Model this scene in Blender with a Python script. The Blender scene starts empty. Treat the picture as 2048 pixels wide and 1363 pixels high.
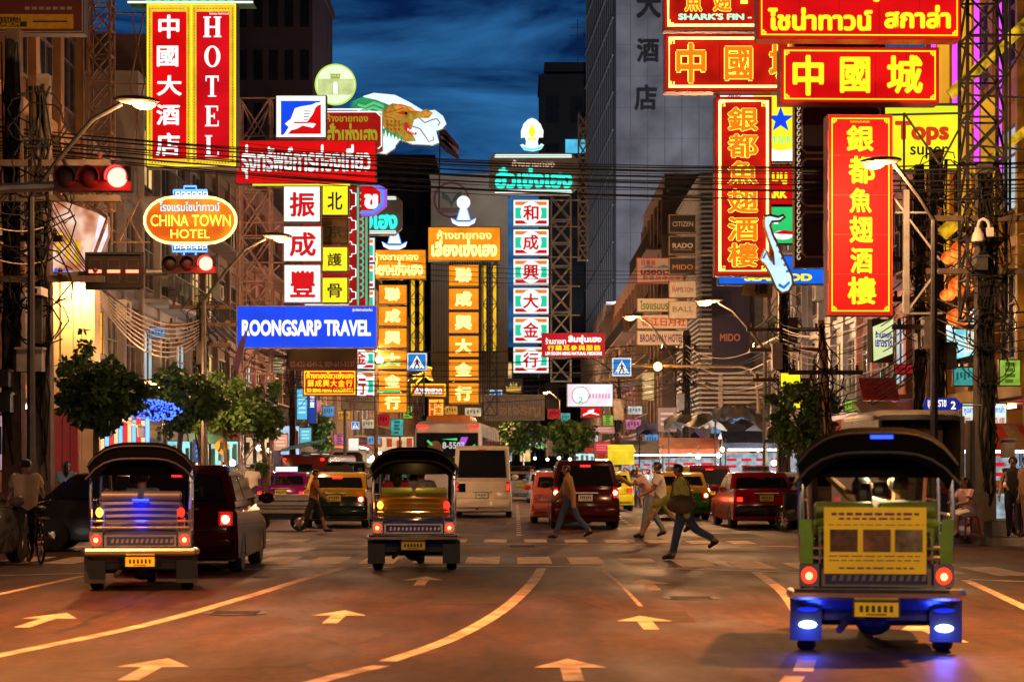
import bpy, bmesh, math, random
import numpy as np
from mathutils import Vector, Matrix
R = random.Random(7)
SC = bpy.context.scene
COL = SC.collection
# ---------------------------------------------------------------- camera, world, exposure
F, HZ, CH, CX = 4000.0, 940.0, 1.5, 1024.0
cam = bpy.data.cameras.new('camera')
cam.sensor_width = 36; cam.lens = 36 * F / 2048
cam.shift_y = (HZ - 681.5) / 2048
cam.clip_start = 0.3; cam.clip_end = 3000
cam.dof.use_dof = True; cam.dof.focus_distance = 46; cam.dof.aperture_fstop = 3.2
camo = bpy.data.objects.new('camera', cam); COL.objects.link(camo)
camo.location = (0, 0, CH); camo.rotation_euler = (math.pi / 2, 0, 0)
SC.camera = camo
SC.view_settings.view_transform = 'Standard'; SC.view_settings.look = 'None'
SC.view_settings.exposure = 1.0; SC.view_settings.gamma = 1.0
SC.cycles.use_denoising = True
SC.cycles.max_bounces = 5; SC.cycles.diffuse_bounces = 3; SC.cycles.glossy_bounces = 3
SC.cycles.transmission_bounces = 4; SC.cycles.sample_clamp_indirect = 4.0; SC.cycles.caustics_reflective = False
SC.cycles.caustics_refractive = False

wd = bpy.data.worlds.new('World'); SC.world = wd; wd.use_nodes = True
nt = wd.node_tree; N = nt.nodes; LK = nt.links
bg = N['Background']
sky = N.new('ShaderNodeTexSky'); sky.sky_type = 'NISHITA'; sky.sun_disc = False
sky.sun_elevation = math.radians(-4.0); sky.sun_rotation = math.radians(200)
tc = N.new('ShaderNodeTexCoord'); mp = N.new('ShaderNodeMapping'); mp.inputs['Scale'].default_value = (5, 5, 26)
mp.inputs['Location'].default_value = (0.6, 0.3, 1.2); mp.inputs['Rotation'].default_value = (0, math.radians(9), 0)
nz = N.new('ShaderNodeTexNoise'); nz.inputs['Scale'].default_value = 1.6; nz.inputs['Detail'].default_value = 7; nz.inputs['Roughness'].default_value = .55
nz.inputs['Distortion'].default_value = .5
rp = N.new('ShaderNodeValToRGB'); e = rp.color_ramp.elements
e[0].position = .38; e[0].color = (.07, .10, .19, 1); e[1].position = .66; e[1].color = (1.0, 1.02, 1.0, 1)
m1 = N.new('ShaderNodeMix'); m1.data_type = 'RGBA'; m1.blend_type = 'MULTIPLY'; m1.inputs[0].default_value = 1
m2 = N.new('ShaderNodeMix'); m2.data_type = 'RGBA'; m2.blend_type = 'MIX'; m2.inputs[0].default_value = .82
m2.inputs[7].default_value = (.10, .58, 1.5, 1)
LK.new(sky.outputs[0], m2.inputs[6]); LK.new(m2.outputs[2], m1.inputs[6])
LK.new(tc.outputs['Generated'], mp.inputs[0]); LK.new(mp.outputs[0], nz.inputs[0]); LK.new(nz.outputs[0], rp.inputs[0])
# dusk: the glow sits low over the far end of the street, the zenith and the east are already night
sx = N.new('ShaderNodeSeparateXYZ'); LK.new(tc.outputs['Generated'], sx.inputs[0])
gz = N.new('ShaderNodeMapRange'); gz.interpolation_type = 'SMOOTHSTEP'; gz.inputs['From Min'].default_value = .20; gz.inputs['From Max'].default_value = .55; gz.inputs['To Min'].default_value = 1; gz.inputs['To Max'].default_value = .10; LK.new(sx.outputs[2], gz.inputs[0])
gy = N.new('ShaderNodeMapRange'); gy.interpolation_type = 'SMOOTHSTEP'; gy.inputs['From Min'].default_value = -.2; gy.inputs['From Max'].default_value = .8; gy.inputs['To Min'].default_value = .12; gy.inputs['To Max'].default_value = 1; LK.new(sx.outputs[1], gy.inputs[0])
gm = N.new('ShaderNodeMath'); gm.operation = 'MULTIPLY'; LK.new(gz.outputs[0], gm.inputs[0]); LK.new(gy.outputs[0], gm.inputs[1])
m3 = N.new('ShaderNodeMix'); m3.data_type = 'RGBA'; m3.blend_type = 'MULTIPLY'; m3.inputs[0].default_value = 1; LK.new(m1.outputs[2], m3.inputs[6]); LK.new(gm.outputs[0], m3.inputs[7])
LK.new(rp.outputs[0], m1.inputs[7]); LK.new(m3.outputs[2], bg.inputs[0]); bg.inputs[1].default_value = .15

# ---------------------------------------------------------------- helpers
def W(x, y, D): return Vector(((x - CX) * D / F, D, CH + (HZ - y) * D / F))
def G(x, y):
    D = CH * F / (y - HZ); return ((x - CX) * D / F, D)
def PX(x, D): return (x - CX) * D / F
def PZ(y, D): return CH + (HZ - y) * D / F

MC = {}; ES = .56
def M(key, col=None, rough=.6, metal=0., var=.25, scale=6., bump=0., coat=0., alpha=None):
    """procedural surface: base colour broken up by noise"""
    if key in MC: return MC[key]
    m = bpy.data.materials.new(key); m.use_nodes = True; MC[key] = m
    t = m.node_tree; b = t.nodes['Principled BSDF']
    b.inputs['Roughness'].default_value = rough; b.inputs['Metallic'].default_value = metal
    if coat: b.inputs['Coat Weight'].default_value = coat; b.inputs['Coat Roughness'].default_value = .03
    n = t.nodes.new('ShaderNodeTexNoise'); n.inputs['Scale'].default_value = scale; n.inputs['Detail'].default_value = 5
    c = t.nodes.new('ShaderNodeTexCoord'); t.links.new(c.outputs['Object'], n.inputs['Vector'])
    r = t.nodes.new('ShaderNodeValToRGB'); q = r.color_ramp.elements
    q[0].position = .3; q[1].position = .7
    q[0].color = [max(0, x * (1 - var)) for x in col] + [1]; q[1].color = [min(1, x * (1 + var * .6)) for x in col] + [1]
    t.links.new(n.outputs[0], r.inputs[0]); t.links.new(r.outputs[0], b.inputs['Base Color'])
    if bump:
        u = t.nodes.new('ShaderNodeBump'); u.inputs['Strength'].default_value = bump; u.inputs['Distance'].default_value = .02
        t.links.new(n.outputs[0], u.inputs['Height']); t.links.new(u.outputs[0], b.inputs['Normal'])
    if alpha is not None: b.inputs['Transmission Weight'].default_value = alpha
    return m
def E(key, col=None, s=1., vary=0., scale=1.2, sample=True, col2=None):
    """something that gives off light; vary = uneven tubes behind the acrylic"""
    if key in MC: return MC[key]
    m = bpy.data.materials.new(key); m.use_nodes = True; MC[key] = m
    t = m.node_tree; b = t.nodes['Principled BSDF']
    b.inputs['Base Color'].default_value = [min(.2, x * .12) for x in col] + [1]; b.inputs['Roughness'].default_value = .65; b.inputs['Specular IOR Level'].default_value = .15
    s = s * ES; b.inputs['Emission Color'].default_value = list(col) + [1]; b.inputs['Emission Strength'].default_value = s
    if vary or col2:
        n = t.nodes.new('ShaderNodeTexNoise'); n.inputs['Scale'].default_value = scale; n.inputs['Detail'].default_value = 2
        c = t.nodes.new('ShaderNodeTexCoord'); t.links.new(c.outputs['Object'], n.inputs['Vector'])
        if vary:
            r = t.nodes.new('ShaderNodeMapRange'); r.inputs['From Min'].default_value = .3; r.inputs['From Max'].default_value = .7
            r.inputs['To Min'].default_value = s * (1 - vary); r.inputs['To Max'].default_value = s * (1 + vary)
            t.links.new(n.outputs[0], r.inputs[0]); t.links.new(r.outputs[0], b.inputs['Emission Strength'])
        if col2:
            r = t.nodes.new('ShaderNodeValToRGB'); r.color_ramp.elements[0].position = .4; r.color_ramp.elements[1].position = .6
            r.color_ramp.elements[0].color = list(col) + [1]; r.color_ramp.elements[1].color = list(col2) + [1]
            t.links.new(n.outputs[0], r.inputs[0]); t.links.new(r.outputs[0], b.inputs['Emission Color'])
    if not sample: m.cycles.emission_sampling = 'NONE'
    return m

class MB:
    """collects shapes and links them as ONE mesh object"""
    def __init__(s, mat=None): s.v, s.f, s.mi, s.sm, s.mats, s.mat, s.T = [], [], [], [], [], mat, None
    def slot(s, m):
        m = m or s.mat
        if m not in s.mats: s.mats.append(m)
        return s.mats.index(m)
    def add(s, vs, fs, mat=None, smooth=False):
        o = len(s.v); k = s.slot(mat)
        if s.T is not None: vs = [s.T @ Vector(p) for p in vs]
        s.v += [tuple(p) for p in vs]
        for f in fs: s.f.append([i + o for i in f]); s.mi.append(k); s.sm.append(smooth)
        return s
    def box(s, x0, x1, y0, y1, z0, z1, mat=None):
        return s.add([(x0, y0, z0), (x1, y0, z0), (x1, y1, z0), (x0, y1, z0), (x0, y0, z1), (x1, y0, z1), (x1, y1, z1), (x0, y1, z1)],
              [(0, 3, 2, 1), (4, 5, 6, 7), (0, 1, 5, 4), (1, 2, 6, 5), (2, 3, 7, 6), (3, 0, 4, 7)], mat)
    def path(s, pts, r, n=6, mat=None, caps=True, smooth=True):
        pts = [Vector(p) for p in pts]; rs = r if isinstance(r, (list, tuple)) else [r] * len(pts)
        vs, fs = [], []; up = None
        for i, p in enumerate(pts):
            d = (pts[min(i + 1, len(pts) - 1)] - pts[max(i - 1, 0)]).normalized()
            if up is None: up = d.orthogonal().normalized()
            a = (up - d * up.dot(d)); a = a.normalized() if a.length > 1e-6 else d.orthogonal().normalized()
            up = a; b = d.cross(a)
            for k in range(n):
                t = 2 * math.pi * k / n; vs.append(p + (a * math.cos(t) + b * math.sin(t)) * rs[i])
        for i in range(len(pts) - 1):
            for k in range(n):
                k2 = (k + 1) % n; fs.append((i * n + k, i * n + k2, (i + 1) * n + k2, (i + 1) * n + k))
        if caps: fs += [tuple(range(n - 1, -1, -1)), tuple((len(pts) - 1) * n + k for k in range(n))]
        return s.add(vs, fs, mat, smooth)
    def bar(s, p, q, r=.03, n=4, mat=None): return s.path([p, q], r, n, mat, True, n > 5)
    def lathe(s, prof, n=16, mat=None, T=None, smooth=True):
        vs, fs = [], []
        for (r, z) in prof:
            for k in range(n):
                t = 2 * math.pi * k / n; p = Vector((r * math.cos(t), r * math.sin(t), z)); vs.append(T @ p if T else p)
        for i in range(len(prof) - 1):
            for k in range(n): fs.append((i * n + k, i * n + (k + 1) % n, (i + 1) * n + (k + 1) % n, (i + 1) * n + k))
        fs.append(tuple(range(n - 1, -1, -1))); fs.append(tuple((len(prof) - 1) * n + k for k in range(n)))
        return s.add(vs, fs, mat, smooth)
    def ball(s, c, r, mat=None, n=10, m=7):
        r = r if isinstance(r, (tuple, list)) else (r, r, r); pr = []
        T = Matrix.Translation(c) @ Matrix.Diagonal((r[0], r[1], r[2], 1))
        for i in range(m + 1):
            a = -math.pi / 2 + math.pi * i / m; pr.append((max(.02, math.cos(a)), math.sin(a)))
        return s.lathe(pr, n, mat, T)
    def prism(s, pts, y0, y1, mat=None):
        """outline in the x-z plane, from y0 (front) to y1"""
        n = len(pts); a = sum(pts[i][0] * pts[(i + 1) % n][1] - pts[(i + 1) % n][0] * pts[i][1] for i in range(n))
        if a < 0: pts = pts[::-1]
        vs = [(x, y0, z) for x, z in pts] + [(x, y1, z) for x, z in pts]
        fs = [tuple(range(n)), tuple(range(2 * n - 1, n - 1, -1))] + [(i, i + n, (i + 1) % n + n, (i + 1) % n) for i in range(n)]
        return s.add(vs, fs, mat)
    def slab(s, q, t=.006, mat=None):
        """thin plate on a quad (outward = right hand of its winding)"""
        q = [Vector(p) for p in q]; n = (q[1] - q[0]).cross(q[3] - q[0]).normalized() * t
        return s.add([p + n for p in q] + [p - n for p in q], [(0, 1, 2, 3), (7, 6, 5, 4), (0, 4, 5, 1), (1, 5, 6, 2), (2, 6, 7, 3), (3, 7, 4, 0)], mat)
    def xprism(s, prof, w, inset=.05, mat=None, tum=None, smooth=True, cut=None):
        """side outline (y,z) swept across x with softened flanks; tum=(z0,z1,k) narrows it upwards"""
        n = len(prof); ym = [p[0] for p in prof]; zm = max(p[1] for p in prof); y0, y1 = min(ym), max(ym)
        a = sum(prof[i][0] * prof[(i + 1) % n][1] - prof[(i + 1) % n][0] * prof[i][1] for i in range(n))
        if a < 0: prof = prof[::-1]
        def ins(p, d):
            y, z = p
            if y < y0 + (y1 - y0) * .08: y += d
            elif y > y1 - (y1 - y0) * .08: y -= d
            if z > zm * .8: z -= d * .8
            return (y, z)
        vs, fs = [], []
        lay = [(-.5, inset), (-.5 + inset / w * .35, inset * .3), (-.5 + inset / w, 0), (0, -.012), (.5 - inset / w, 0), (.5 - inset / w * .35, inset * .3), (.5, inset)]
        for f, d in lay:
            for p in prof:
                y, z = ins(p, d); k = 1.
                if tum: k = 1 - tum[2] * min(1, max(0, (z - tum[0]) / (tum[1] - tum[0])))
                vs.append((f * w * k, y, z))
        for i in range(len(lay) - 1):
            for k in range(n): k2 = (k + 1) % n; fs.append((i * n + k, (i + 1) * n + k, (i + 1) * n + k2, i * n + k2))
        fs = [f[::-1] for f in fs]
        s.add(vs, fs, mat, smooth)
        return s.add([vs[i] for i in range(n)] + [vs[(len(lay) - 1) * n + i] for i in range(n)], [tuple(range(n - 1, -1, -1)), tuple(range(n, 2 * n))], mat, False)
    def build(s, name, parent=None, loc=None, rz=0., sharp=35):
        me = bpy.data.meshes.new(name); me.from_pydata(s.v, [], s.f)
        for m in s.mats: me.materials.append(m)
        me.polygons.foreach_set('material_index', s.mi); me.polygons.foreach_set('use_smooth', s.sm)
        if any(s.sm): me.set_sharp_from_angle(angle=math.radians(sharp))
        me.update()
        return ob(name, me, parent, loc, rz)
def ob(name, me, parent=None, loc=None, rz=0.):
    o = bpy.data.objects.new(name, me); COL.objects.link(o)
    if parent is not None: o.parent = parent
    if loc is not None: o.location = loc
    if rz: o.rotation_euler = (0, 0, rz)
    return o
def tag(o, label, cat, group=None):
    o['label'] = label; o['category'] = cat
    if group: o['group'] = group
    return o
def thing(name, label, cat, loc=(0, 0, 0), rz=0., group=None):
    o = bpy.data.objects.new(name, None); COL.objects.link(o); o.location = loc; o.rotation_euler = (0, 0, rz)
    o.empty_display_size = .2
    return tag(o, label, cat, group)
def struct(o, kind='structure'): o['kind'] = kind; return o

TXT = {}
def glyphs(s):
    if s not in TXT:
        c = bpy.data.curves.new('lettering', 'FONT'); c.body = s; c.resolution_u = 3
        o = bpy.data.objects.new('lettering', c); me = bpy.data.meshes.new_from_object(o)
        TXT[s] = ([(v.co.x, v.co.y) for v in me.vertices], [tuple(p.vertices) for p in me.polygons])
        bpy.data.objects.remove(o); bpy.data.curves.remove(c); bpy.data.meshes.remove(me)
    return TXT[s]
def put_text(mb, s, x0, z0, x1, z1, y=0., b=.02, mat=None, n=6, flip=1):
    """lettering in the x-z plane facing -y, fitted to a box; b = extra stroke weight in font units"""
    vs, fs = glyphs(s)
    if not vs: return
    a0, a1 = min(p[0] for p in vs) - b, max(p[0] for p in vs) + b; c0, c1 = min(p[1] for p in vs) - b, max(p[1] for p in vs) + b
    kx, kz = (x1 - x0) / (a1 - a0), (z1 - z0) / max(1e-6, c1 - c0)
    for k in range(n if b else 1):
        t = k * 2 * math.pi / n; dx, dy = (b * math.cos(t), b * math.sin(t)) if b else (0, 0)
        mb.add([(x0 + (p[0] + dx - a0) * kx, y - k * .0008, z0 + (p[1] + dy - c0) * kz) for p in vs], fs, mat)

class Sign:
    """a sign whose children are laid out in photo pixels on its own plane, at its own distance D"""
    def __init__(s, name, label, cat, box, D, depth=.25, yaw=0., group=None, cab=None, face=None):
        s.x0, s.y0, s.x1, s.y1 = box; s.k = D / F; s.xc = (s.x0 + s.x1) / 2; s.yb = s.y1; s.depth = depth
        s.root = thing(name, label, cat, W(s.xc, s.yb, D), math.radians(yaw), group)
        if cab: s.cabinet(cab)
        if face: s.rect('panel', box, face, .012)
    def L(s, x, y): return ((x - s.xc) * s.k, (s.yb - y) * s.k)
    def B(s, b): (a, d), (c, e) = s.L(b[0], b[3]), s.L(b[2], b[1]); return a, d, c, e
    def cabinet(s, mat, box=None, grow=.03, name='cabinet'):
        x0, z0, x1, z1 = s.B(box or (s.x0, s.y0, s.x1, s.y1)); g = grow
        return MB(mat).box(x0 - g, x1 + g, .0, s.depth, z0 - g, z1 + g).build(name, s.root)
    def rect(s, name, b, mat, lift=.02):
        x0, z0, x1, z1 = s.B(b); return MB(mat).box(x0, x1, -lift, .004, z0, z1).build(name, s.root)
    def rects(s, name, bs, mat, lift=.02):
        mb = MB(mat)
        for b in bs: x0, z0, x1, z1 = s.B(b); mb.box(x0, x1, -lift, .003, z0, z1)
        return mb.build(name, s.root)
    def poly(s, name, pts, mat, lift=.02, back=.004): return MB(mat).prism([s.L(*p) for p in pts], -lift, back).build(name, s.root)
    def polys(s, name, ps, mat, lift=.02):
        mb = MB(mat)
        for k, pts in enumerate(ps): mb.prism([s.L(*p) for p in pts], -lift - k * .0006, .003)
        return mb.build(name, s.root)
    def disc(s, name, cx, cy, r, mat, lift=.02, n=28, ry=None, r2=0):
        ry = ry or r; o = [(cx + r * math.cos(2 * math.pi * i / n), cy + ry * math.sin(2 * math.pi * i / n)) for i in range(n)]
        if not r2: return s.poly(name, o, mat, lift)
        mb = MB(mat)
        for i in range(n):
            j = (i + 1) % n; q = r2 / r
            mb.prism([s.L(*p) for p in (o[i], o[j], (cx + (o[j][0] - cx) * q, cy + (o[j][1] - cy) * q), (cx + (o[i][0] - cx) * q, cy + (o[i][1] - cy) * q))], -lift, .003)
        return mb.build(name, s.root)
    def ring(s, name, b, t, mat, lift=.03):
        x0, y0, x1, y1 = b
        return s.rects(name, [(x0, y0, x1, y0 + t), (x0, y1 - t, x1, y1), (x0, y0 + t, x0 + t, y1 - t), (x1 - t, y0 + t, x1, y1 - t)], mat, lift)
    def tubes(s, name, paths, r, mat, lift=.06, n=5):
        mb = MB(mat)
        for p in paths: mb.path([(s.L(*q)[0], -lift, s.L(*q)[1]) for q in p], r, n)
        return mb.build(name, s.root)
    def text(s, st, b, mat, w=.02, lift=.03, name='lettering', vert=False, n=6, gap=.12, horiz=False):
        mb = MB(mat); x0, z0, x1, z1 = s.B(b)
        if vert or horiz:
            c = [ch for ch in st if ch != ' ']
            for i, ch in enumerate(c):
                if vert:
                    h = (z1 - z0) / len(c); a = z1 - (i + 1) * h; put_text(mb, ch, x0, a + h * gap / 2, x1, a + h * (1 - gap / 2), -lift, w, mat, n)
                else:
                    h = (x1 - x0) / len(c); a = x0 + i * h; put_text(mb, ch, a + h * gap / 2, z0, a + h * (1 - gap / 2), z1, -lift, w, mat, n)
        else: put_text(mb, st, x0, z0, x1, z1, -lift, w, mat, n)
        return mb.build(name, s.root)
def lattice(mb, p, q, w, d, bays, r=.03, mat=None):
    """square truss between two points; w and d are its side vectors"""
    p, q, w, d = Vector(p), Vector(q), Vector(w), Vector(d)
    cs = [-w / 2 - d / 2, w / 2 - d / 2, w / 2 + d / 2, -w / 2 + d / 2]
    for c in cs: mb.bar(p + c, q + c, r * 1.5, 4, mat)
    for i in range(bays):
        a = p.lerp(q, i / bays); b = p.lerp(q, (i + 1) / bays)
        for k in range(4):
            c, e = cs[k], cs[(k + 1) % 4]
            mb.bar(a + c, a + e, r, 4, mat)
            mb.bar(a + c, b + e, r, 4, mat)
            if k % 2 == 0: mb.bar(a + e, b + c, r, 4, mat)
# ---------------------------------------------------------------- materials
ASPH = M('asphalt', (.056, .024, .013), .5, 0, .55, .28)
t = ASPH.node_tree; b = t.nodes['Principled BSDF']
n2 = t.nodes.new('ShaderNodeTexNoise'); n2.inputs['Scale'].default_value = 8; n2.inputs['Detail'].default_value = 9; n2.inputs['Roughness'].default_value = .82
c2 = t.nodes.new('ShaderNodeTexCoord'); t.links.new(c2.outputs['Object'], n2.inputs['Vector'])
bu = t.nodes.new('ShaderNodeBump'); bu.inputs['Strength'].default_value = .35; bu.inputs['Distance'].default_value = .01
t.links.new(n2.outputs[0], bu.inputs['Height']); t.links.new(bu.outputs[0], b.inputs['Normal'])
n3 = t.nodes.new('ShaderNodeTexNoise'); n3.inputs['Scale'].default_value = .5; n3.inputs['Detail'].default_value = 6
mp3 = t.nodes.new('ShaderNodeMapping'); mp3.inputs['Scale'].default_value = (1.6, .5, 1)
t.links.new(c2.outputs['Object'], mp3.inputs[0]); t.links.new(mp3.outputs[0], n3.inputs['Vector'])
r3 = t.nodes.new('ShaderNodeMapRange'); r3.inputs['From Min'].default_value = .3; r3.inputs['From Max'].default_value = .7
r3.inputs['To Min'].default_value = .46; r3.inputs['To Max'].default_value = .80; b.inputs['Specular IOR Level'].default_value = .26
t.links.new(n3.outputs[0], r3.inputs[0]); t.links.new(r3.outputs[0], b.inputs['Roughness'])
mx = t.nodes.new('ShaderNodeMix'); mx.data_type = 'RGBA'; mx.blend_type = 'MULTIPLY'; mx.inputs[0].default_value = .8
cr = t.nodes.new('ShaderNodeValToRGB'); cr.color_ramp.elements[0].position = .40; cr.color_ramp.elements[0].color = (.30, .30, .30, 1)
cr.color_ramp.elements[1].position = .60; cr.color_ramp.elements[1].color = (1.7, 1.6, 1.5, 1)
t.links.new(n2.outputs[0], cr.inputs[0])
vo = t.nodes.new('ShaderNodeTexVoronoi'); vo.feature = 'DISTANCE_TO_EDGE'; vo.inputs['Scale'].default_value = .33
nw = t.nodes.new('ShaderNodeTexNoise'); nw.inputs['Scale'].default_value = 1.1; nw.inputs['Detail'].default_value = 5
av = t.nodes.new('ShaderNodeMix'); av.data_type = 'VECTOR'; av.inputs[0].default_value = .25
t.links.new(c2.outputs['Object'], nw.inputs['Vector']); t.links.new(c2.outputs['Object'], av.inputs[4]); t.links.new(nw.outputs[1], av.inputs[5]); t.links.new(av.outputs[1], vo.inputs['Vector'])
cv = t.nodes.new('ShaderNodeMapRange'); cv.inputs['From Max'].default_value = .010; cv.inputs['To Min'].default_value = .25; t.links.new(vo.outputs[0], cv.inputs[0])
n4 = t.nodes.new('ShaderNodeTexNoise'); n4.inputs['Scale'].default_value = 1.0; n4.inputs['Detail'].default_value = 8; n4.inputs['Roughness'].default_value = .7
m4 = t.nodes.new('ShaderNodeMapping'); m4.inputs['Scale'].default_value = (2.2, .35, 1); t.links.new(c2.outputs['Object'], m4.inputs[0]); t.links.new(m4.outputs[0], n4.inputs['Vector'])
s4 = t.nodes.new('ShaderNodeMapRange'); s4.inputs['From Min'].default_value = .32; s4.inputs['From Max'].default_value = .68; s4.inputs['To Min'].default_value = .35; s4.inputs['To Max'].default_value = 1.5; t.links.new(n4.outputs[0], s4.inputs[0])
mm = t.nodes.new('ShaderNodeMath'); mm.operation = 'MULTIPLY'; t.links.new(cv.outputs[0], mm.inputs[0]); t.links.new(s4.outputs[0], mm.inputs[1])
vx = t.nodes.new('ShaderNodeMix'); vx.data_type = 'RGBA'; vx.blend_type = 'MULTIPLY'; vx.inputs[0].default_value = 1
t.links.new(b.inputs['Base Color'].links[0].from_socket, vx.inputs[6]); t.links.new(mm.outputs[0], vx.inputs[7])
old = vx.outputs[2]
t.links.new(old, mx.inputs[6]); t.links.new(cr.outputs[0], mx.inputs[7]); t.links.new(mx.outputs[2], b.inputs['Base Color'])

PAINT = M('road paint', (.56, .42, .32), .75, 0, .6, 3)
CONC = M('concrete', (.30, .28, .26), .8, 0, .3, 2, .2)
KERB = M('kerb stone', (.34, .31, .28), .75, 0, .35, 3)
BLK = M('black plastic', (.012, .012, .012), .5, 0, .2)
RUB = M('rubber', (.015, .014, .013), .75, 0, .3, 9)
CHR = M('chrome', (.85, .83, .80), .24, 1, .1)
STL = M('grey steel', (.08, .07, .065), .45, .6, .3, 5)
GSTL = M('galvanised steel', (.26, .25, .24), .5, .5, .3, 4)
RST = M('painted brown steel', (.42, .24, .13), .6, .2, .4, 6)
PNK = M('pinkish painted steel', (.48, .30, .28), .6, .2, .35, 6)
DRK = M('dark steel', (.05, .045, .045), .6, .3, .3)
GLS = M('dark glass', (.012, .012, .014), .06, 0, .1, 2, 0, .6)
WOOD = M('weathered pole', (.09, .06, .045), .85, 0, .4, 5, .3)
CPOLE = M('concrete pole', (.13, .10, .085), .8, 0, .35, 4, .2)
WIRE = M('cable sheath', (.004, .004, .004), 1.0, 0, .3)
WIREL = M('pale cable sheath', (.36, .29, .23), .6, 0, .3)
SKIN = M('skin', (.34, .17, .10), .55, 0, .12, 8)
HAIR = M('black hair', (.012, .010, .009), .45, 0, .3, 30)
LEAF = M('leaf', (.07, .15, .025), .5, 0, .45, 3)
LEAFD = M('leaf dark', (.045, .105, .02), .55, 0, .4, 3)
LEAFG = M('leaf bright', (.10, .20, .04), .5, 0, .4, 3)
BARK = M('bark', (.12, .09, .06), .9, 0, .4, 8, .4)
LAMPG = E('sodium lamp glass', (1.0, .52, .12), 6, sample=False)
TUBEW = E('fluorescent tube', (.75, .95, 1.0), 18)
TUBEY = E('warm fluorescent tube', (1.0, .66, .28), 20)
RED = E('lit red panel', (.72, .003, .005), .9, .22, .8)
REDN = E('neon lit red panel', (.62, .010, .004), .8, .5, 1.0)
YEL = E('lit yellow', (1.0, .78, .015), 1.15, sample=False)
YELP = E('lit yellow panel', (1.0, .86, .02), 1.0, .12, 1.0)
WHT = E('lit white', (1, .97, .93), 1.15, sample=False)
WHTP = E('lit white panel', (.95, 1.0, .97), 1.05, .1, 1.5)
BLUP = E('lit blue panel', (.006, .07, .95), .9, .25, .7)
ORGP = E('lit amber panel', (1.0, .30, .012), .95, .3, 1.1)
ORGL = E('lit amber lettering', (1.0, .80, .22), 1.9, sample=False)
REDL = E('lit red lettering', (.72, .005, .012), .8, sample=False)
GRNL = E('lit green stripe', (.02, .62, .36), .9, sample=False)
ORSL = E('lit orange stripe', (.85, .22, .02), .9, sample=False)
CYN = E('cyan neon', (.03, .90, .66), 1.3, sample=False)
NEOY = E('yellow neon tube', (1.0, .62, .05), 3.0, sample=False)
NEOR = E('orange red neon border', (1.0, .50, .12), 5.0, sample=False)
NEOB = E('blue neon tube', (.10, .28, 1.0), 2.6, sample=False)
NEOG = E('green neon tube', (.03, 1.0, .32), 1.6, sample=False)
NEOP = E('purple neon tube', (.50, .035, .80), 2.4)
BLKL = M('black lettering', (.02, .018, .018), .5)
TAILR = E('lit tail lamp', (1.0, .02, .01), 3.0, sample=False)
TAILW = E('brake lamp core', (1.0, .10, .04), 45.0)
TAILD = M('tail lamp lens', (.40, .01, .01), .2, 0, .1, 5, 0, .5)
AMB = E('amber lamp', (1.0, .38, .03), 5.0, sample=False)
PLATEY = M('yellow licence plate', (.90, .66, .02), .4, 0, .1)
PLATEW = M('white licence plate', (.80, .78, .70), .4, 0, .1)

M('black canopy vinyl', (.003, .0028, .0028), .75, 0, .35, 3, .15).node_tree.nodes['Principled BSDF'].inputs['Specular IOR Level'].default_value = .06
# ---------------------------------------------------------------- ground, kerbs, markings
g = MB(ASPH)
for i in range(2): pass
g.add([(-400, -60, 0), (400, -60, 0), (400, 900, 0), (-400, 900, 0)], [(0, 1, 2, 3)])
struct(g.build('road'))
def pavement(name, edge, out):
    mb = MB(M('pavement slabs', (.27, .23, .20), .75, 0, .35, 1.3))
    n = len(edge)
    for i in range(n - 1):
        (x0, y0), (x1, y1) = edge[i], edge[i + 1]
        mb.add([(x0, y0, .15), (x1, y1, .15), (out, y1, .15), (out, y0, .15)], [(0, 1, 2, 3) if out > 0 else (3, 2, 1, 0)])
    mb.add([(edge[0][0], edge[0][1], .15), (out, edge[0][1], .15), (out, edge[0][1], -.02), (edge[0][0], edge[0][1], -.02)], [(0, 1, 2, 3)])
    struct(mb.build(name))
    k = MB(KERB); s = 1 if out > 0 else -1
    for i in range(n - 1):
        (x0, y0), (x1, y1) = edge[i], edge[i + 1]
        a, c = .154, -.02
        k.add([(x0 - s * .003, y0, a), (x1 - s * .003, y1, a), (x1 + s * .18, y1, a), (x0 + s * .18, y0, a), (x0 - s * .003, y0, c), (x1 - s * .003, y1, c), (x1 + s * .18, y1, c), (x0 + s * .18, y0, c)],
              [(0, 1, 2, 3), (4, 7, 6, 5), (0, 4, 5, 1), (1, 5, 6, 2), (2, 6, 7, 3), (3, 7, 4, 0)])
    struct(k.build('kerb'))
pavement('pavement', [(-11.5, 40.6), (-10.3, 41.2), (-9.5, 42.5), (-9.2, 44.5), (-9.2, 90), (-8.6, 130), (-7.6, 170), (-6.5, 320)], -40)
pavement('pavement', [(11.4, 38.6), (10.3, 39.2), (9.5, 40.2), (9.2, 42), (9.2, 82), (7.6, 97), (7.0, 130), (6.5, 170), (5.5, 320)], 40)

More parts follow.
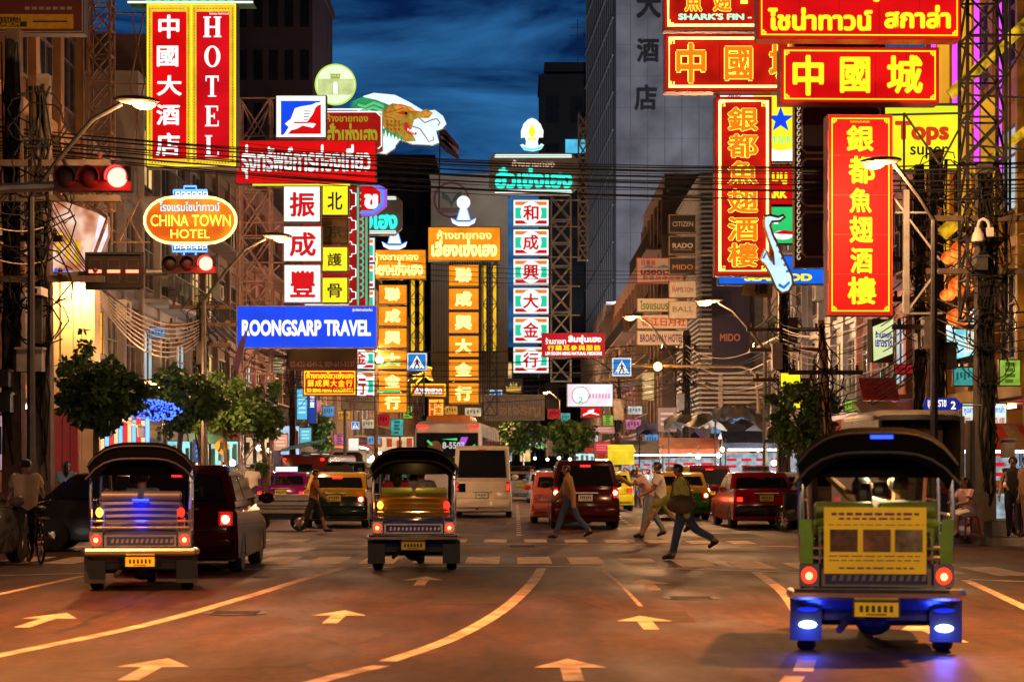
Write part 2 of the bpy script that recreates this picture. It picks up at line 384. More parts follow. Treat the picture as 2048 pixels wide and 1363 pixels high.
mk = MB(PAINT); Z1 = .004
def gquad(ps): mk.add([(x, y, Z1) for x, y in ps], [tuple(range(len(ps)))])
def gline(px, w, dash=None):
    P = [Vector(G(*p)) for p in px]; fine = []
    for i in range(len(P) - 1):
        p0 = P[max(i - 1, 0)]; p1 = P[i]; p2 = P[i + 1]; p3 = P[min(i + 2, len(P) - 1)]
        for k in range(8):
            t = k / 8; fine.append(.5 * ((2 * p1) + (p2 - p0) * t + (2 * p0 - 5 * p1 + 4 * p2 - p3) * t * t + (3 * p1 - p0 - 3 * p2 + p3) * t ** 3))
    fine.append(P[-1]); L = []
    for i, p in enumerate(fine):
        d = (fine[min(i + 1, len(fine) - 1)] - fine[max(i - 1, 0)]).normalized(); nn = Vector((-d.y, d.x)) * w / 2
        L.append((p + nn, p - nn))
    for i in range(len(L) - 1):
        q = [L[i][1], L[i + 1][1], L[i + 1][0], L[i][0]]
        a = sum(q[j].x * q[(j + 1) % 4].y - q[(j + 1) % 4].x * q[j].y for j in range(4))
        gquad(q if a > 0 else q[::-1])
i = -16
for i in range(-16, 17):
    X = .367 + .853 * i - 0.0
    if -8.9 < X < 9.2:
        c = 33.4 - .6 * max(0, X - 1); s = .02 * R.uniform(-1, 1)
        if R.random() < .94: gquad([(X - .28, c - 1.3 + s), (X + .28, c - 1.3), (X + .28, c + 1.3), (X - .28, c + 1.25 + s)])
    X = .50 + .853 * i
    if -8.4 < X < 8.6 and R.random() < .92:
        c = 42.6 - .25 * max(0, X - 1); gquad([(X - .24, c - .9), (X + .24, c - .9), (X + .24, c + .9), (X - .24, c + .9)])
gline([(-60, 1152), (400, 1140), (750, 1134), (1100, 1132), (1500, 1141), (2060, 1163)], .20)
gline([(560, 1092), (800, 1089), (1030, 1087), (1450, 1090), (1900, 1100)], .16)
gline([(-60, 1322), (0, 1310), (300, 1247), (500, 1191), (600, 1160), (685, 1136)], .15)
gline([(775, 1322), (900, 1278), (1000, 1223), (1060, 1170), (1083, 1136)], .15)
gline([(600, 1372), (680, 1350), (762, 1331)], .15)
gline([(1512, 1144), (1560, 1178), (1592, 1218), (1606, 1262)], .15)
gline([(1614, 1318), (1606, 1342)], .15); gline([(1590, 1352), (1570, 1376)], .15)
gline([(1925, 1157), (1985, 1184), (2070, 1224)], .13)
gline([(-20, 1192), (80, 1170), (172, 1150)], .11)
gline([(1205, 1140), (1240, 1168), (1282, 1212)], .05)
gline([(150, 1093), (420, 1088)], .3)
for k in range(22): D = 46 + k * 1.9; x = 1038 - k * .18; X = PX(x, D); gquad([(X - .06, D), (X + .06, D), (X + .06, D + .8), (X - .06, D + .8)])
for k in range(7): D = 52 + k * 2.6; X = 3.2 + k * .05; gquad([(X - .06, D), (X + .06, D), (X + .06, D + 1.1), (X - .06, D + 1.1)])
for (x0, x1, y0, y1, lean) in [(1287, 1336, 1158, 1180, 0), (1264, 1342, 1231, 1258, 0), (1072, 1224, 1317, 1362, 0), (800, 874, 1152, 1171, 0), (600, 718, 1220, 1246, 0), (140, 372, 1316, 1360, 0), (-30, 116, 1225, 1254, 0), (1880, 1960, 1246, 1284, 0)]:
    Xc, D0 = G((x0 + x1) / 2, y1); D1 = G(0, y0)[1]; h = .28; l = D1 - D0
    gquad([(Xc - .075, D0), (Xc + .075, D0), (Xc + .075, D0 + l * .58), (Xc - .075, D0 + l * .58)])
    gquad([(Xc - h, D0 + l * .58), (Xc + h, D0 + l * .58), (Xc, D1)])
struct(mk.build('road_markings'))
# darker repair patches and manholes laid in the asphalt
pt = MB(M('asphalt patch', (.040, .024, .017), .8, 0, .5, 3))
for (X, D, w, l) in [(-.4, 24, 1.1, 3.2), (1.5, 20.5, .7, 1.6), (-2.6, 38, 2.4, 1.2), (4.2, 37, 3, 1.0), (-1.2, 52, 1.2, 5), (5, 46, 1.4, 3)]:
    pt.add([(X - w / 2, D - l / 2, .002), (X + w / 2 * .9, D - l / 2, .002), (X + w / 2, D + l / 2, .002), (X - w / 2 * .95, D + l / 2, .002)], [(0, 1, 2, 3)])
struct(pt.build('road_patches'))

for (X, D) in [(2.1, 23.5), (-2.9, 21), (5.6, 35), (.2, 39.5)]:
    mh = MB(M('cast iron', (.03, .025, .022), .5, .6, .4, 8)); mh.lathe([(.34, -.01), (.34, .006), (.30, .007)], 24)
    for k in range(5): mh.box(-.24, .24, -.2 + k * .1 - .012, -.2 + k * .1 + .012, .006, .011)
    o = mh.build('manhole_cover'); o.location = (X, D, .001); struct(o)
# ---------------------------------------------------------------- buildings
PANE_LIT = [E('lit window warm', (1, .62, .22), .7, .5, .9, False), E('lit window pale', (.7, .9, 1.0), .5, .5, .9, False)]
PANE = M('window glass', (.02, .022, .03), .12, 0, .4, 1.5)
FRM = M('window frame', (.14, .12, .11), .6, 0, .3)
def building(name, label, loc, rz, w, floors, fh=3.5, wall=None, gh=3.5, depth=10, bays=3, win=True, lit=.12, shop=True, band=None, pil=True, awn=None, shopc=0, ww=.55, wh=.55, parapet=1.0, trim=None, balc=False):
    r = thing(name, label, 'building', loc, math.radians(rz)); H = gh + floors * fh; h = w / 2
    wall = wall or CONC; trim = trim or wall
    mb = MB(wall)
    mb.box(-h, h, 0, depth, gh if shop else 0, H)
    if shop:
        mb.box(-h, -h + .35, 0, depth, 0, gh); mb.box(h - .35, h, 0, depth, 0, gh); mb.box(-h + .35, h - .35, 3.5, depth, 0, gh)
    mb.build('wall', r)
    tb = MB(trim)
    for f in range(floors + 1): tb.box(-h - .06, h + .06, -.14, .02, gh + f * fh - .16, gh + f * fh + .16)
    if pil:
        for i in range(bays + 1): x = -h + w * i / bays; tb.box(max(-h, x - .2), min(h, x + .2), -.22, .02, gh + .17, H - .17)
    tb.build('cornice', r)
    pb = MB(wall); pb.box(-h, h, -.05, .2, H + .16, H + parapet); pb.box(-h, -h + .2, .2, depth, H, H + parapet); pb.box(h - .2, h, .2, depth, H, H + parapet); pb.build('parapet', r)
    if win:
        bw = w / bays
        for f in range(floors):
            for i in range(bays):
                x = -h + bw * (i + .5); z = gh + f * fh + fh * .5; a, c = bw * ww / 2, fh * wh / 2
                fb = MB(FRM)
                for q in ((-a - .07, -a), (a, a + .07), (-.03, .03)): fb.box(x + q[0], x + q[1], -.09, .02, z - c, z + c)
                for q in ((-c - .07, -c), (c, c + .07), (c * .3, c * .3 + .05)): fb.box(x - a - .07, x + a + .07, -.1, .02, z + q[0], z + q[1])
                wo = fb.build('window', r)
                MB(R.choice(PANE_LIT) if R.random() < lit else PANE).box(x - a, x + a, -.03, .0, z - c, z + c).build('pane', wo)
    if shop:
        inner = [M('shop interior cream', (.55, .47, .36), .7, 0, .3), M('shop interior teal', (.25, .45, .45), .7, 0, .3), M('shop interior red', (.5, .06, .05), .7, 0, .3)][shopc]
        ib = MB(inner); ib.box(-h + .36, h - .36, 3.3, 3.49, .15, gh - .05); ib.box(-h + .36, h - .36, .3, 3.3, gh - .2, gh - .06)
        x = -h + .5
        while x < h - .9:
            l = R.uniform(.5, 1.4); k = R.uniform(.8, 2.2)
            ib.box(x, min(x + l, h - .5), R.uniform(1.6, 2.6), 3.2, .15, k, M('shop goods %d' % R.randrange(6), (R.uniform(.1, .8), R.uniform(.1, .6), R.uniform(.05, .6)), .5)); x += l + R.uniform(.1, .7)
        s = ib.build('shopfront', r)
        lb = MB(TUBEW if shopc == 1 or R.random() < .3 else TUBEY)
        n = max(1, int(w / 3.5))
        for i in range(n): x = -h + w * (i + .5) / n; lb.box(x - .9, x + .9, .8, .92, gh - .32, gh - .24)
        lb.build('tube_light', s)
    if balc:
        for f in range(1, floors + 1):
            z = gh + (f - 1) * fh; bb = MB(trim); bb.box(-h + .3, h - .3, -1.0, -.15, z + .17, z + .29); bo = bb.build('balcony', r); q = MB(DRK)
            q.bar((-h + .32, -.97, z + 1.2), (h - .32, -.97, z + 1.2), .03); x = -h + .4
            while x < h - .3: q.bar((x, -.97, z + .29), (x, -.97, z + 1.2), .014); x += .22
            q.build('railing', bo)
            for k in range(3):
                x = R.uniform(-h + .6, h - 1.2); MB(M('laundry %d' % R.randrange(5), (R.uniform(.1, .6), R.uniform(.1, .5), R.uniform(.1, .5)), .8)).box(x, x + R.uniform(.3, .7), -.94, -.92, z + .5 + R.uniform(0, .3), z + 1.18).build('laundry', bo)
    if awn:
        a = MB(awn); a.slab([(-h + .1, -1.7, gh - .75), (h - .1, -1.7, gh - .75), (h - .1, -.02, gh - .05), (-h + .1, -.02, gh - .05)], .03)
        a.slab([(-h + .1, -1.7, gh - 1.05), (h - .1, -1.7, gh - 1.05), (h - .1, -1.68, gh - .78), (-h + .1, -1.68, gh - .78)], .01)
        a.build('awning', r)
    return r
WBG = M('beige render', (.30, .17, .13), .8, 0, .3, .8, .1); WGR = M('grey stained render', (.20, .18, .20), .85, 0, .45, .7, .1)
WPK = M('pink render', (.30, .14, .13), .8, 0, .35, .8); WWH = M('off white render', (.36, .32, .32), .8, 0, .35, .7); WGD = M('golden render', (.50, .28, .06), .7, 0, .35, .7)
WBR = M('brown render', (.20, .13, .10), .8, 0, .4, .8); WMT = M('ribbed metal cladding', (.30, .29, .31), .45, .5, .35, 2)
AW = [M('red awning', (.45, .03, .02), .7), M('green awning', (.06, .22, .10), .7), M('grey awning', (.25, .24, .23), .8), M('orange awning', (.6, .2, .03), .7)]
for (lab, sd, d0, d1, X, fl, fh, wl, by, aw, sc_, lit) in [
    ('tall beige shophouse with broad pilasters at the near left corner', -1, 43, 57, -12.4, 5, 3.6, M('dark reddish render', (.15, .06, .05), .8, 0, .35, .8), 5, None, 2, .10),
    ('low grey stained shophouse behind the nearest round tree', -1, 57.1, 66, -12.4, 2, 3.4, WGR, 3, AW[2], 1, .1),
    ('shabby off white shophouse beside the hanging pale cables on the left row', -1, 66.1, 76, -12.4, 3, 3.4, WWH, 3, AW[1], 1, .15),
    ('brown shophouse behind the steel frame of the blue travel sign', -1, 76.1, 90, -12.4, 4, 3.4, WBR, 4, AW[0], 0, .2),
    ('pinkish shophouse past the blue travel sign on the left row', -1, 90.1, 108, -12.2, 3, 3.5, WPK, 5, AW[2], 1, .2),
    ('grey shophouse beside the left amber sign column', -1, 108.1, 130, -11.6, 4, 3.5, WGR, 6, AW[3], 0, .2),
    ('distant off white shophouse on the left row above the tour bus', -1, 130.1, 160, -10.6, 4, 3.5, WWH, 7, AW[0], 0, .25),
    ('farthest brown shophouse closing the left row', -1, 160.1, 210, -9.4, 3, 3.6, WBR, 9, AW[1], 1, .25),
    ('golden corner house with yellow and purple tubes on the right', 1, 49, 60, 12.6, 5, 3.7, WGD, 4, None, 2, .15),
    ('pink shophouse with red tiled eave behind the right utility poles', 1, 60.1, 72, 12.6, 2, 3.6, WPK, 4, AW[0], 0, .3),
    ('metal clad shophouse behind the right round tree', 1, 72.1, 84, 12.6, 3, 3.6, WMT, 4, AW[0], 1, .1),
    ('off white shophouse above the food stalls', 1, 84.1, 97, 12.4, 4, 3.5, WWH, 4, AW[3], 0, .2),
    ('brown shophouse just past the navy billboard', 1, 112.1, 130, 8.6, 4, 3.4, WBR, 6, AW[3], 0, .25),
    ('beige shophouse behind the pedestrian sign on its long arm', 1, 130.1, 160, 8.2, 3, 3.4, WBG, 8, AW[0], 1, .25),
    ('farthest grey shophouse closing the right row', 1, 160.1, 215, 7.6, 3, 3.5, WGR, 10, AW[2], 0, .25)]:
    building('shophouse', lab, (X, (d0 + d1) / 2, 0), 90 if sd < 0 else -90, d1 - d0, fl, fh, wl, bays=by, awn=aw, shopc=sc_, lit=lit, trim=M('trim with painted glow', (.46, .24, .10), .7, 0, .3, 1) if d0 == 43 else M('gold trim', (.62, .34, .04), .6, 0, .3, 1) if d0 == 49 else None, balc=d0 in (66.1, 76.1, 90.1, 60.1, 84.1, 130.1, 112.1))  # near left house: orange light on the pilasters is painted into the trim colour

# the tall grey hotel slab behind the right row, with raised characters
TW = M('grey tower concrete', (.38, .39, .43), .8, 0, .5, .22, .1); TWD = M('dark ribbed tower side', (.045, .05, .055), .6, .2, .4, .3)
fx0, fx1 = PX(1227, 230), PX(1432, 230); H = PZ(-120, 230)
tw = thing('hotel_tower', 'tall grey concrete hotel slab with big dark raised characters', 'tower', ((fx0 + fx1) / 2, 230, 0)); h = (fx1 - fx0) / 2
MB(TW).box(-h, h, 0, 24, 0, H).build('wall', tw)
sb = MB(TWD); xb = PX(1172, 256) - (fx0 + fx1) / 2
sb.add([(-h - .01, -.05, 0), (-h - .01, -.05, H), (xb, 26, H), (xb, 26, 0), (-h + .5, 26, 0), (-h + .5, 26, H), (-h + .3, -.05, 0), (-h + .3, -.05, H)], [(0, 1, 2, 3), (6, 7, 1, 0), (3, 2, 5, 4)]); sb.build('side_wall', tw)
fb = MB(M('pale fin edge', (.55, .58, .62), .5)); rb = MB(M('vertical rib', (.16, .15, .15), .5, .3))
for k in range(17):
    z = 3 + k * 4.3; fb.bar((-h - .10, -.15, z + 3.2), (xb - .1, 26, z), .11, 4)
for k in range(14):
    t = (k + .5) / 14; rb.bar((-h + (xb + h) * t - .06, -.05 + 26 * t, 0), (-h + (xb + h) * t - .06, -.05 + 26 * t, H), .10, 4)
fb.build('slanting_fin', tw); rb.build('rib', tw)
jb = MB(M('joint line', (.2, .21, .24), .8))
for k in range(1, 6): jb.box(-h + 2 * h * k / 6 - .04, -h + 2 * h * k / 6 + .04, -.02, .01, 0, H)
for k in range(1, 22): jb.box(-h, h, -.015, .01, k * 3.6 - .02, k * 3.6 + .02)
jb.build('panel_joint', tw)
for ch, (a, b_, c, d) in zip('大酒店', [(1272, -16, 1322, 38), (1273, 78, 1318, 126), (1268, 170, 1314, 222)]):
    mb = MB(M('dark raised character', (.03, .026, .03), .6))
    put_text(mb, ch, PX(a, 230) - (fx0 + fx1) / 2, PZ(d, 230), PX(c, 230) - (fx0 + fx1) / 2, PZ(b_, 230), -.25, .035); mb.build('character', tw)

def block(name, label, box, D, mat, depth=14, lit=0, cols=6, rows=8, ground=True):
    x0, y0, x1, y1 = box; X0, X1 = PX(x0, D), PX(x1, D); Z1 = PZ(y0, D); h = (X1 - X0) / 2
    r = thing(name, label, 'building', ((X0 + X1) / 2, D, 0))
    MB(mat).box(-h, h, 0, depth, 0, Z1).build('wall', r)
    MB(mat).box(-h - .15, h + .15, -.15, depth, Z1, Z1 + .5).build('parapet', r)
    for i in range(cols):
        for j in range(rows):
            x = -h + 2 * h * (i + .5) / cols; z = 2 + (Z1 - 3) * (j + .5) / rows; a = h / cols * .55; c = (Z1 - 3) / rows * .28
            MB(R.choice(PANE_LIT) if R.random() < lit else PANE).box(x - a, x + a, -.06, .0, z - c, z + c).build('window', r)
    return r
PUR = M('dark violet render', (.07, .06, .11), .8, 0, .3, .3); NAV = M('dark slate render', (.05, .055, .10), .8, 0, .3, .3)
block('office_block', 'dark violet block behind the hotel sign on the left', (470, -60, 625, 900), 126, PUR, cols=5, rows=9, lit=.02)
block('office_block', 'low slate block under the evening sky beyond the dragon sign', (640, 318, 868, 900), 240, NAV, cols=7, rows=9)
kb = block('bank_building', 'beige bank wall with a round leaf emblem near its top', (862, 358, 1016, 900), 205, M('olive beige render', (.30, .26, .19), .8, 0, .25, .3), cols=1, rows=1)
S_ = MB(M('emblem maroon', (.16, .03, .05), .6)); S2 = MB(M('emblem green', (.04, .12, .07), .6)); D = 205; cx, cz = PX(903, D) - kb.location.x, PZ(400, D); r_ = 36 * D / F
for i in range(40):
    a0, a1 = [2 * math.pi * (i + q) / 40 for q in (0, 1)]
    S_.prism([(cx + r_ * math.cos(a0), cz + r_ * math.sin(a0)), (cx + r_ * math.cos(a1), cz + r_ * math.sin(a1)), (cx + r_ * .9 * math.cos(a1), cz + r_ * .9 * math.sin(a1)), (cx + r_ * .9 * math.cos(a0), cz + r_ * .9 * math.sin(a0))], -.08, .01)
for k in range(3): S_.box(cx - r_ * .6, cx + r_ * .6, -.08, .01, cz - r_ * (.5 + k * .1), cz - r_ * (.45 + k * .1))
for sg in (-1, 1): S2.prism([(cx, cz - r_ * .4), (cx + sg * r_ * .12, cz - r_ * .1), (cx + sg * r_ * .5, cz + r_ * .1), (cx + sg * r_ * .55, cz + r_ * .5), (cx + sg * r_ * .2, cz + r_ * .25), (cx, cz - r_ * .1)], -.1, .01)
S_.build('emblem_ring', kb); S2.build('emblem_leaf', kb)
rb = MB(M('wall rib', (.20, .17, .13), .8))
for k in range(30): x = -3.7 + k * .255; rb.box(x, x + .1, -.08, .0, 6, PZ(470, 205))
rb.build('wall_rib', kb)
db = block('office_block', 'black block with one pale blue window beneath the night clouds', (1080, 156, 1178, 900), 262, M('black render', (.014, .014, .02), .8), cols=2, rows=8)
MB(M('roof room', (.012, .012, .018), .8)).box(-2.6, 2.9, 2, 8, PZ(156, 262), PZ(118, 262)).build('roof_room', db)
a_ = MB(DRK)
a_.bar((1.8, 3, PZ(130, 262)), (1.8, 3, PZ(28, 262)), .07)
for k, y in enumerate((45, 62, 88)): a_.bar((.8 - k * .1, 3, PZ(y, 262)), (2.8 + k * .1, 3, PZ(y, 262)), .05)
a_.build('antenna', db)
wf = MB(E('pale blue window', (.10, .62, .95), .75, .2, .6, False)); cxx = db.location.x
wf.box(PX(1131, 261.8) - cxx, PX(1171, 261.8) - cxx, -.3, .0, PZ(306, 261.8), PZ(279, 261.8)); wf.build('stairwell_window', db)
block('street_end_block', 'dim grey block closing the street behind the trees', (700, 700, 1290, 900), 330, WGR, cols=16, rows=4, lit=.45)
# billboard house: louvred front with a navy poster
lh = thing('louvred_building', 'white louvred building carrying a navy watch poster', 'building', (11.6, 98, 0))
MB(M('dim louvre backing', (.10, .10, .12), .8)).box(-2.3, 3.5, .06, 14, 3.6, PZ(345, 98)).box(-2.3, 3.5, 2.5, 14, 0, 3.6).build('wall', lh)
lv = MB(M('white louvre blade', (.62, .60, .62), .6, 0, .2))
z = 3.8; zt = PZ(350, 98)
while z < zt:
    lv.box(-2.35, -1.5, -.16, .06, z, z + .09); lv.box(-2.48, -2.31, -.1, 13.5, z, z + .09)
    if z < PZ(742, 98): lv.box(-1.48, 1.5, -.16, .06, z, z + .13)
    z += .24
lv.build('louvre', lh)
MB(M('white corner post', (.55, .54, .55), .6)).box(-1.5, -1.3, -.25, .05, 3.6, zt).build('corner_post', lh)
# ---------------------------------------------------------------- trees
def tree(label, px, py, D, rx, rz_, leaf=LEAF, n=2600, trunk_px=None, group='street trees', trunk=True, ls=.17, seed=0):
    rr = random.Random(seed + int(px)); k = D / F; X, Zc = PX(px, D), PZ(py, D); ax, az = rx * k, rz_ * k
    tx = PX(trunk_px, D) - X if trunk_px else rr.uniform(-.1, .1)
    r = thing('tree', label, 'tree', (X + tx, D, .15), 0, group)
    c = Vector((-tx, 0, Zc - .15)); mb = MB(BARK)
    if trunk:
        f0 = c + Vector((0, 0, -az * .5))
        mb.path([(0, 0, 0), (.03, 0, f0.z * .5), f0, c + Vector((0, 0, az * .3))], [.10, .08, .06, .03], 7)
        for i in range(7):
            a = rr.uniform(0, 6.28); e = c + Vector((math.cos(a) * ax * .7, math.sin(a) * ax * .7, rr.uniform(-.3, .6) * az))
            mb.path([f0 - Vector((0, 0, az * rr.uniform(0, .35))), f0.lerp(e, .5) + Vector((0, 0, .1)), e], [.05, .035, .012], 5)
        mb.build('trunk', r)
    lb = MB(leaf); cl = []
    for i in range(46):
        while True:
            p = Vector((rr.uniform(-1, 1), rr.uniform(-1, 1), rr.uniform(-1, 1)))
            if .35 < p.length < 1: break
        q = 1 + .16 * math.sin(3 * math.atan2(p.z, p.x) + seed)
        cl.append((Vector((p.x * ax * q, p.y * ax, p.z * az * q)), rr.uniform(.16, .34) * ax))
    vs, fs, ms = [], [], []
    alt = LEAFD if leaf is not LEAFD else LEAF
    for i in range(n):
        cc, cr_ = rr.choice(cl); d = Vector((rr.gauss(0, 1), rr.gauss(0, 1), rr.gauss(0, .8))).normalized() * cr_ * (rr.random() ** .4)
        p = c + cc + d; u = Vector((rr.gauss(0, 1), rr.gauss(0, 1), rr.gauss(-.5, .7))).normalized(); v = u.cross(Vector((rr.gauss(0, 1), rr.gauss(0, 1), rr.gauss(0, 1)))).normalized()
        s = ls * rr.uniform(.6, 1.25); w = v * s * .30; o = len(vs); m = u * s
        lb.add([p, p + m * .5 + w, p + m, p + m * .5 - w], [(0, 1, 2, 3)], alt if rr.random() < .3 else leaf)
    lb.build('crown', r)
    return r
tree('round clipped street tree nearest on the left, dark leaves with a green lit left edge', 192, 790, 44, 82, 76, LEAFD, 4200, 190, ls=.2, seed=1)
tree('round street tree beside the blue fairy lights', 365, 800, 52, 70, 66, LEAF, 3400, 352, ls=.19, seed=2)
tree('olive lit street tree third along the left kerb', 447, 815, 59, 58, 66, LEAF, 3000, 452, ls=.19, seed=3)
tree('street tree partly hidden under the blue travel sign on the left kerb', 520, 825, 66, 48, 56, LEAFD, 2600, 530, ls=.19, seed=4)
tree('small tree behind the dark red truck', 640, 865, 92, 26, 36, LEAF, 1500, 642, ls=.24, seed=5)
tree('round tree by the utility poles on the right kerb', 1602, 828, 57, 74, 68, LEAF, 3600, 1600, ls=.19, seed=6)
tree('bright green small tree below the pale animal sign', 1140, 872, 98, 44, 30, LEAFG, 1700, 1150, ls=.26, seed=7)
tree('big dark tree at the far end of the street', 1046, 868, 150, 52, 36, LEAFD, 2200, 1046, ls=.4, seed=8)
tree('dark tree half behind the white van at the far end', 985, 880, 160, 36, 26, LEAFD, 1300, 985, ls=.4, seed=9)
tree('thin leafy plant climbing before the warm lit columns', 166, 705, 48, 22, 46, LEAFD, 420, 166, trunk=False, ls=.16, seed=10)
sh = tree('low bright green shrub in a pot by the purple taxi', 520, 938, 66, 17, 15, LEAFG, 500, 520, trunk=False, group='potted shrubs', ls=.14, seed=11)
MB(M('clay pot', (.35, .14, .07), .8)).lathe([(.16, 0), (.24, .45), (.27, .5)], 12).build('pot', sh)

# ---------------------------------------------------------------- street lamps with their light
def street_lamp(label, base_px, D, head_px, head_py, top_py=None, energy=2600, arm=True, s=.82, col=(1.0, .50, .20), dirx=1, light=True, base_z=.15, spot=0):
    hp = W(head_px, head_py, D); bx = PX(base_px, D)
    r = thing('street_lamp', label, 'street lamp', (bx, D, base_z), 0, 'street lamps'); h = hp - Vector((bx, D, base_z))
    tz = (PZ(top_py, D) if top_py else h.z - 1.2) - base_z
    mb = MB(STL); mb.path([(0, 0, 0), (0, 0, .4), (0, 0, tz * .5), (0, 0, tz)], [.13, .09, .075, .06], 8); mb.build('pole', r)
    n = Vector((dirx, 0, -.06)); a = MB(STL)
    a.path([(0, 0, tz), (h.x * .25, 0, tz + (h.z - tz) * .42), (h.x * .55, 0, tz + (h.z - tz) * .84), h - n * .45 * s], .045, 8); a.build('arm', r)
    T = Matrix.Translation(h + Vector((0, 0, .10 * s))) @ Matrix.Rotation(.06 * dirx, 4, 'Y')
    hb = MB(M('lamp housing', (.10, .08, .07), .6, .2)); hb.T = T; hb.ball((-.12 * dirx * s, 0, 0), (.52 * s, .17 * s, .10 * s), n=14, m=8); hb.build('lamp_housing', r)
    gb = MB(LAMPG); gb.T = T; gb.ball((.05 * dirx * s, 0, -.07 * s), (.27 * s, .14 * s, .13 * s), n=12, m=8); gb.build('lamp_glass', r)
    if light:
        l = bpy.data.lights.new('lamp_light', 'SPOT' if spot else 'POINT'); l.energy = energy
        if spot: l.spot_size = math.radians(spot); l.spot_blend = .8
        l.energy = energy; l.color = col; l.shadow_soft_size = .18
        lo = bpy.data.objects.new('lamp_light', l); COL.objects.link(lo); lo.parent = r; lo.location = h + Vector((0, 0, -.22 * s))
    return r
LE = 1000
street_lamp('glowing street lamp on a bent arm before the vertical hotel sign', 62, 36, 284, 210, 395, LE * .5, dirx=1)
street_lamp('glowing street lamp on a long arm before the steel sign frame', 408, 56, 560, 478, 600, LE * .8, s=.9)
street_lamp('glowing street lamp in front of the vertical red and yellow sign', 1868, 40, 1752, 330, 440, LE, dirx=-1)
street_lamp('glowing street lamp before the navy watch poster', 1530, 66, 1412, 606, 700, LE * 1.3, dirx=-1, s=.9)
street_lamp('glowing street lamp before the hotel name boards', 1350, 88, 1262, 636, 720, LE * 1.5, dirx=-1, s=.9)
street_lamp('small far street lamp under the red medicine sign', 1222, 112, 1152, 711, 740, LE * .6, dirx=-1)
street_lamp('short lamp glowing between the round trees on the left', 330, 55, 308, 767, 790, 900, dirx=-1, s=.8)
street_lamp('added far street lamp left of the central amber column', 800, 120, 838, 752, 775, LE * 3)  # added lamp, brings warm light to the far left facades
street_lamp('far street lamp under the central amber column', 905, 150, 927, 748, 765, LE * 4)
street_lamp('added far street lamp low over the trees at the street end', 1120, 170, 1092, 785, 800, LE * 3, dirx=-1)  # added lamp to brighten the end of the street
street_lamp('added far street lamp above the red truck', 690, 92, 745, 700, 730, LE * .7)  # added lamp to warm the facades behind the truck
for (x, d, dx, lab, q) in [(-5.4, 19.5, 1, 'street lamp of the near left kerb, out of the picture', 5.0), (5.9, 19.5, -1, 'street lamp of the near right kerb, out of the picture', 5.6), (-6.5, 3, 1, 'street lamp standing behind the viewpoint on the left', 1.1), (7.5, 2, -1, 'street lamp standing behind the viewpoint on the right', 1.7)]:
    r = street_lamp(lab, CX + (x - dx * 1.5) * F / d, d, CX + x * F / d, HZ - 6.6 * F / d, HZ - 5.6 * F / d, 1250 * q, dirx=dx, base_z=0, col=(1.0, .34, .08) if d > 10 else (1.0, .62, .34), spot=104 if d > 10 else 0)

# ---------------------------------------------------------------- traffic lights
def lens(parent, x, z, r, y, mat, T0=None):
    T = Matrix.Translation((x, y, z)) @ Matrix.Rotation(math.pi / 2, 4, 'X')
    lb = MB(mat); lb.lathe([(r, 0), (r * .8, .03), (r * .4, .05), (.004, .055)], 20, T=T); o = lb.build('lens', parent)
    vb = MB(BLK); n = 14
    vs = []
    for i in range(n + 1):
        a = math.pi * (-.1 + 1.2 * i / n)
        for rr_, yy in ((r * 1.08, 0), (r * 1.08, -.16), (r * 1.16, -.16), (r * 1.16, 0)): vs.append((x + rr_ * math.cos(a), y + yy, z + rr_ * math.sin(a)))
    vb.add(vs, [(i * 4 + j, i * 4 + (j + 1) % 4, (i + 1) * 4 + (j + 1) % 4, (i + 1) * 4 + j) for i in range(n) for j in range(4)]); vb.build('visor', o)
    return o
REDW = E('red signal lamp', (1.0, .11, .085), 8, sample=True); REDD = M('dark signal lens', (.02, .004, .003), .6, 0, .2)
HOUS = M('signal housing', (.016, .008, .007), .7, 0, .2)
def traffic_light(label, box, D, lenses, r, arm_px, base):
    x0, y0, x1, y1 = box; k = D / F; o = W((x0 + x1) / 2, y1, D)
    t = thing('traffic_light', label, 'traffic light', (PX(base, D), D, 0)); off = o - t.location
    mb = MB(HOUS); w, h = (x1 - x0) * k, (y1 - y0) * k
    mb.box(off.x - w / 2, off.x + w / 2, 0, .22, off.z, off.z + h); hs = mb.build('housing', t)
    for i, (lx, ly) in enumerate(lenses): lens(hs, PX(lx, D) - t.location.x, PZ(ly, D), r * k, -.005, REDW if i == len(lenses) - 1 else REDD)
    l = bpy.data.lights.new('signal_light', 'POINT'); l.energy = 45; l.color = (1, .015, .01); l.shadow_soft_size = .14
    lo = bpy.data.objects.new('signal_light', l); COL.objects.link(lo); lo.parent = t; lo.location = (PX(lenses[-1][0], D) - t.location.x, -.28, PZ(lenses[-1][1], D))
    m = MB(GSTL); m.path([(0, .3, 0), (0, .3, 3)] + [(PX(a, D) - t.location.x, .3, PZ(b, D)) for a, b in arm_px], [.12, .11] + [.07] * len(arm_px), 8); m.build('mast', t)
    return t
traffic_light('large red traffic light on a straight arm at the upper left', (108, 331, 262, 381), 27, [(134, 356), (180, 356), (235, 355)], 20, [(-90, 400), (-60, 378), (0, 370), (110, 366), (250, 362)], -90)
traffic_light('smaller red traffic light hanging beside the countdown display', (324, 511, 432, 546), 40, [(341, 528), (375, 528), (412, 527)], 14, [(-30, 700), (-8, 610), (40, 566), (95, 550), (180, 545), (330, 541)], -30)
cd = Sign('countdown_display', 'dark countdown display showing three red dashes', 'traffic countdown', (173, 507, 284, 575), 39.7, .2, cab=HOUS)
DIM = M('unlit digit segment', (.06, .02, .018), .7); LIT = E('lit red digit segment', (1, .07, .035), 9)
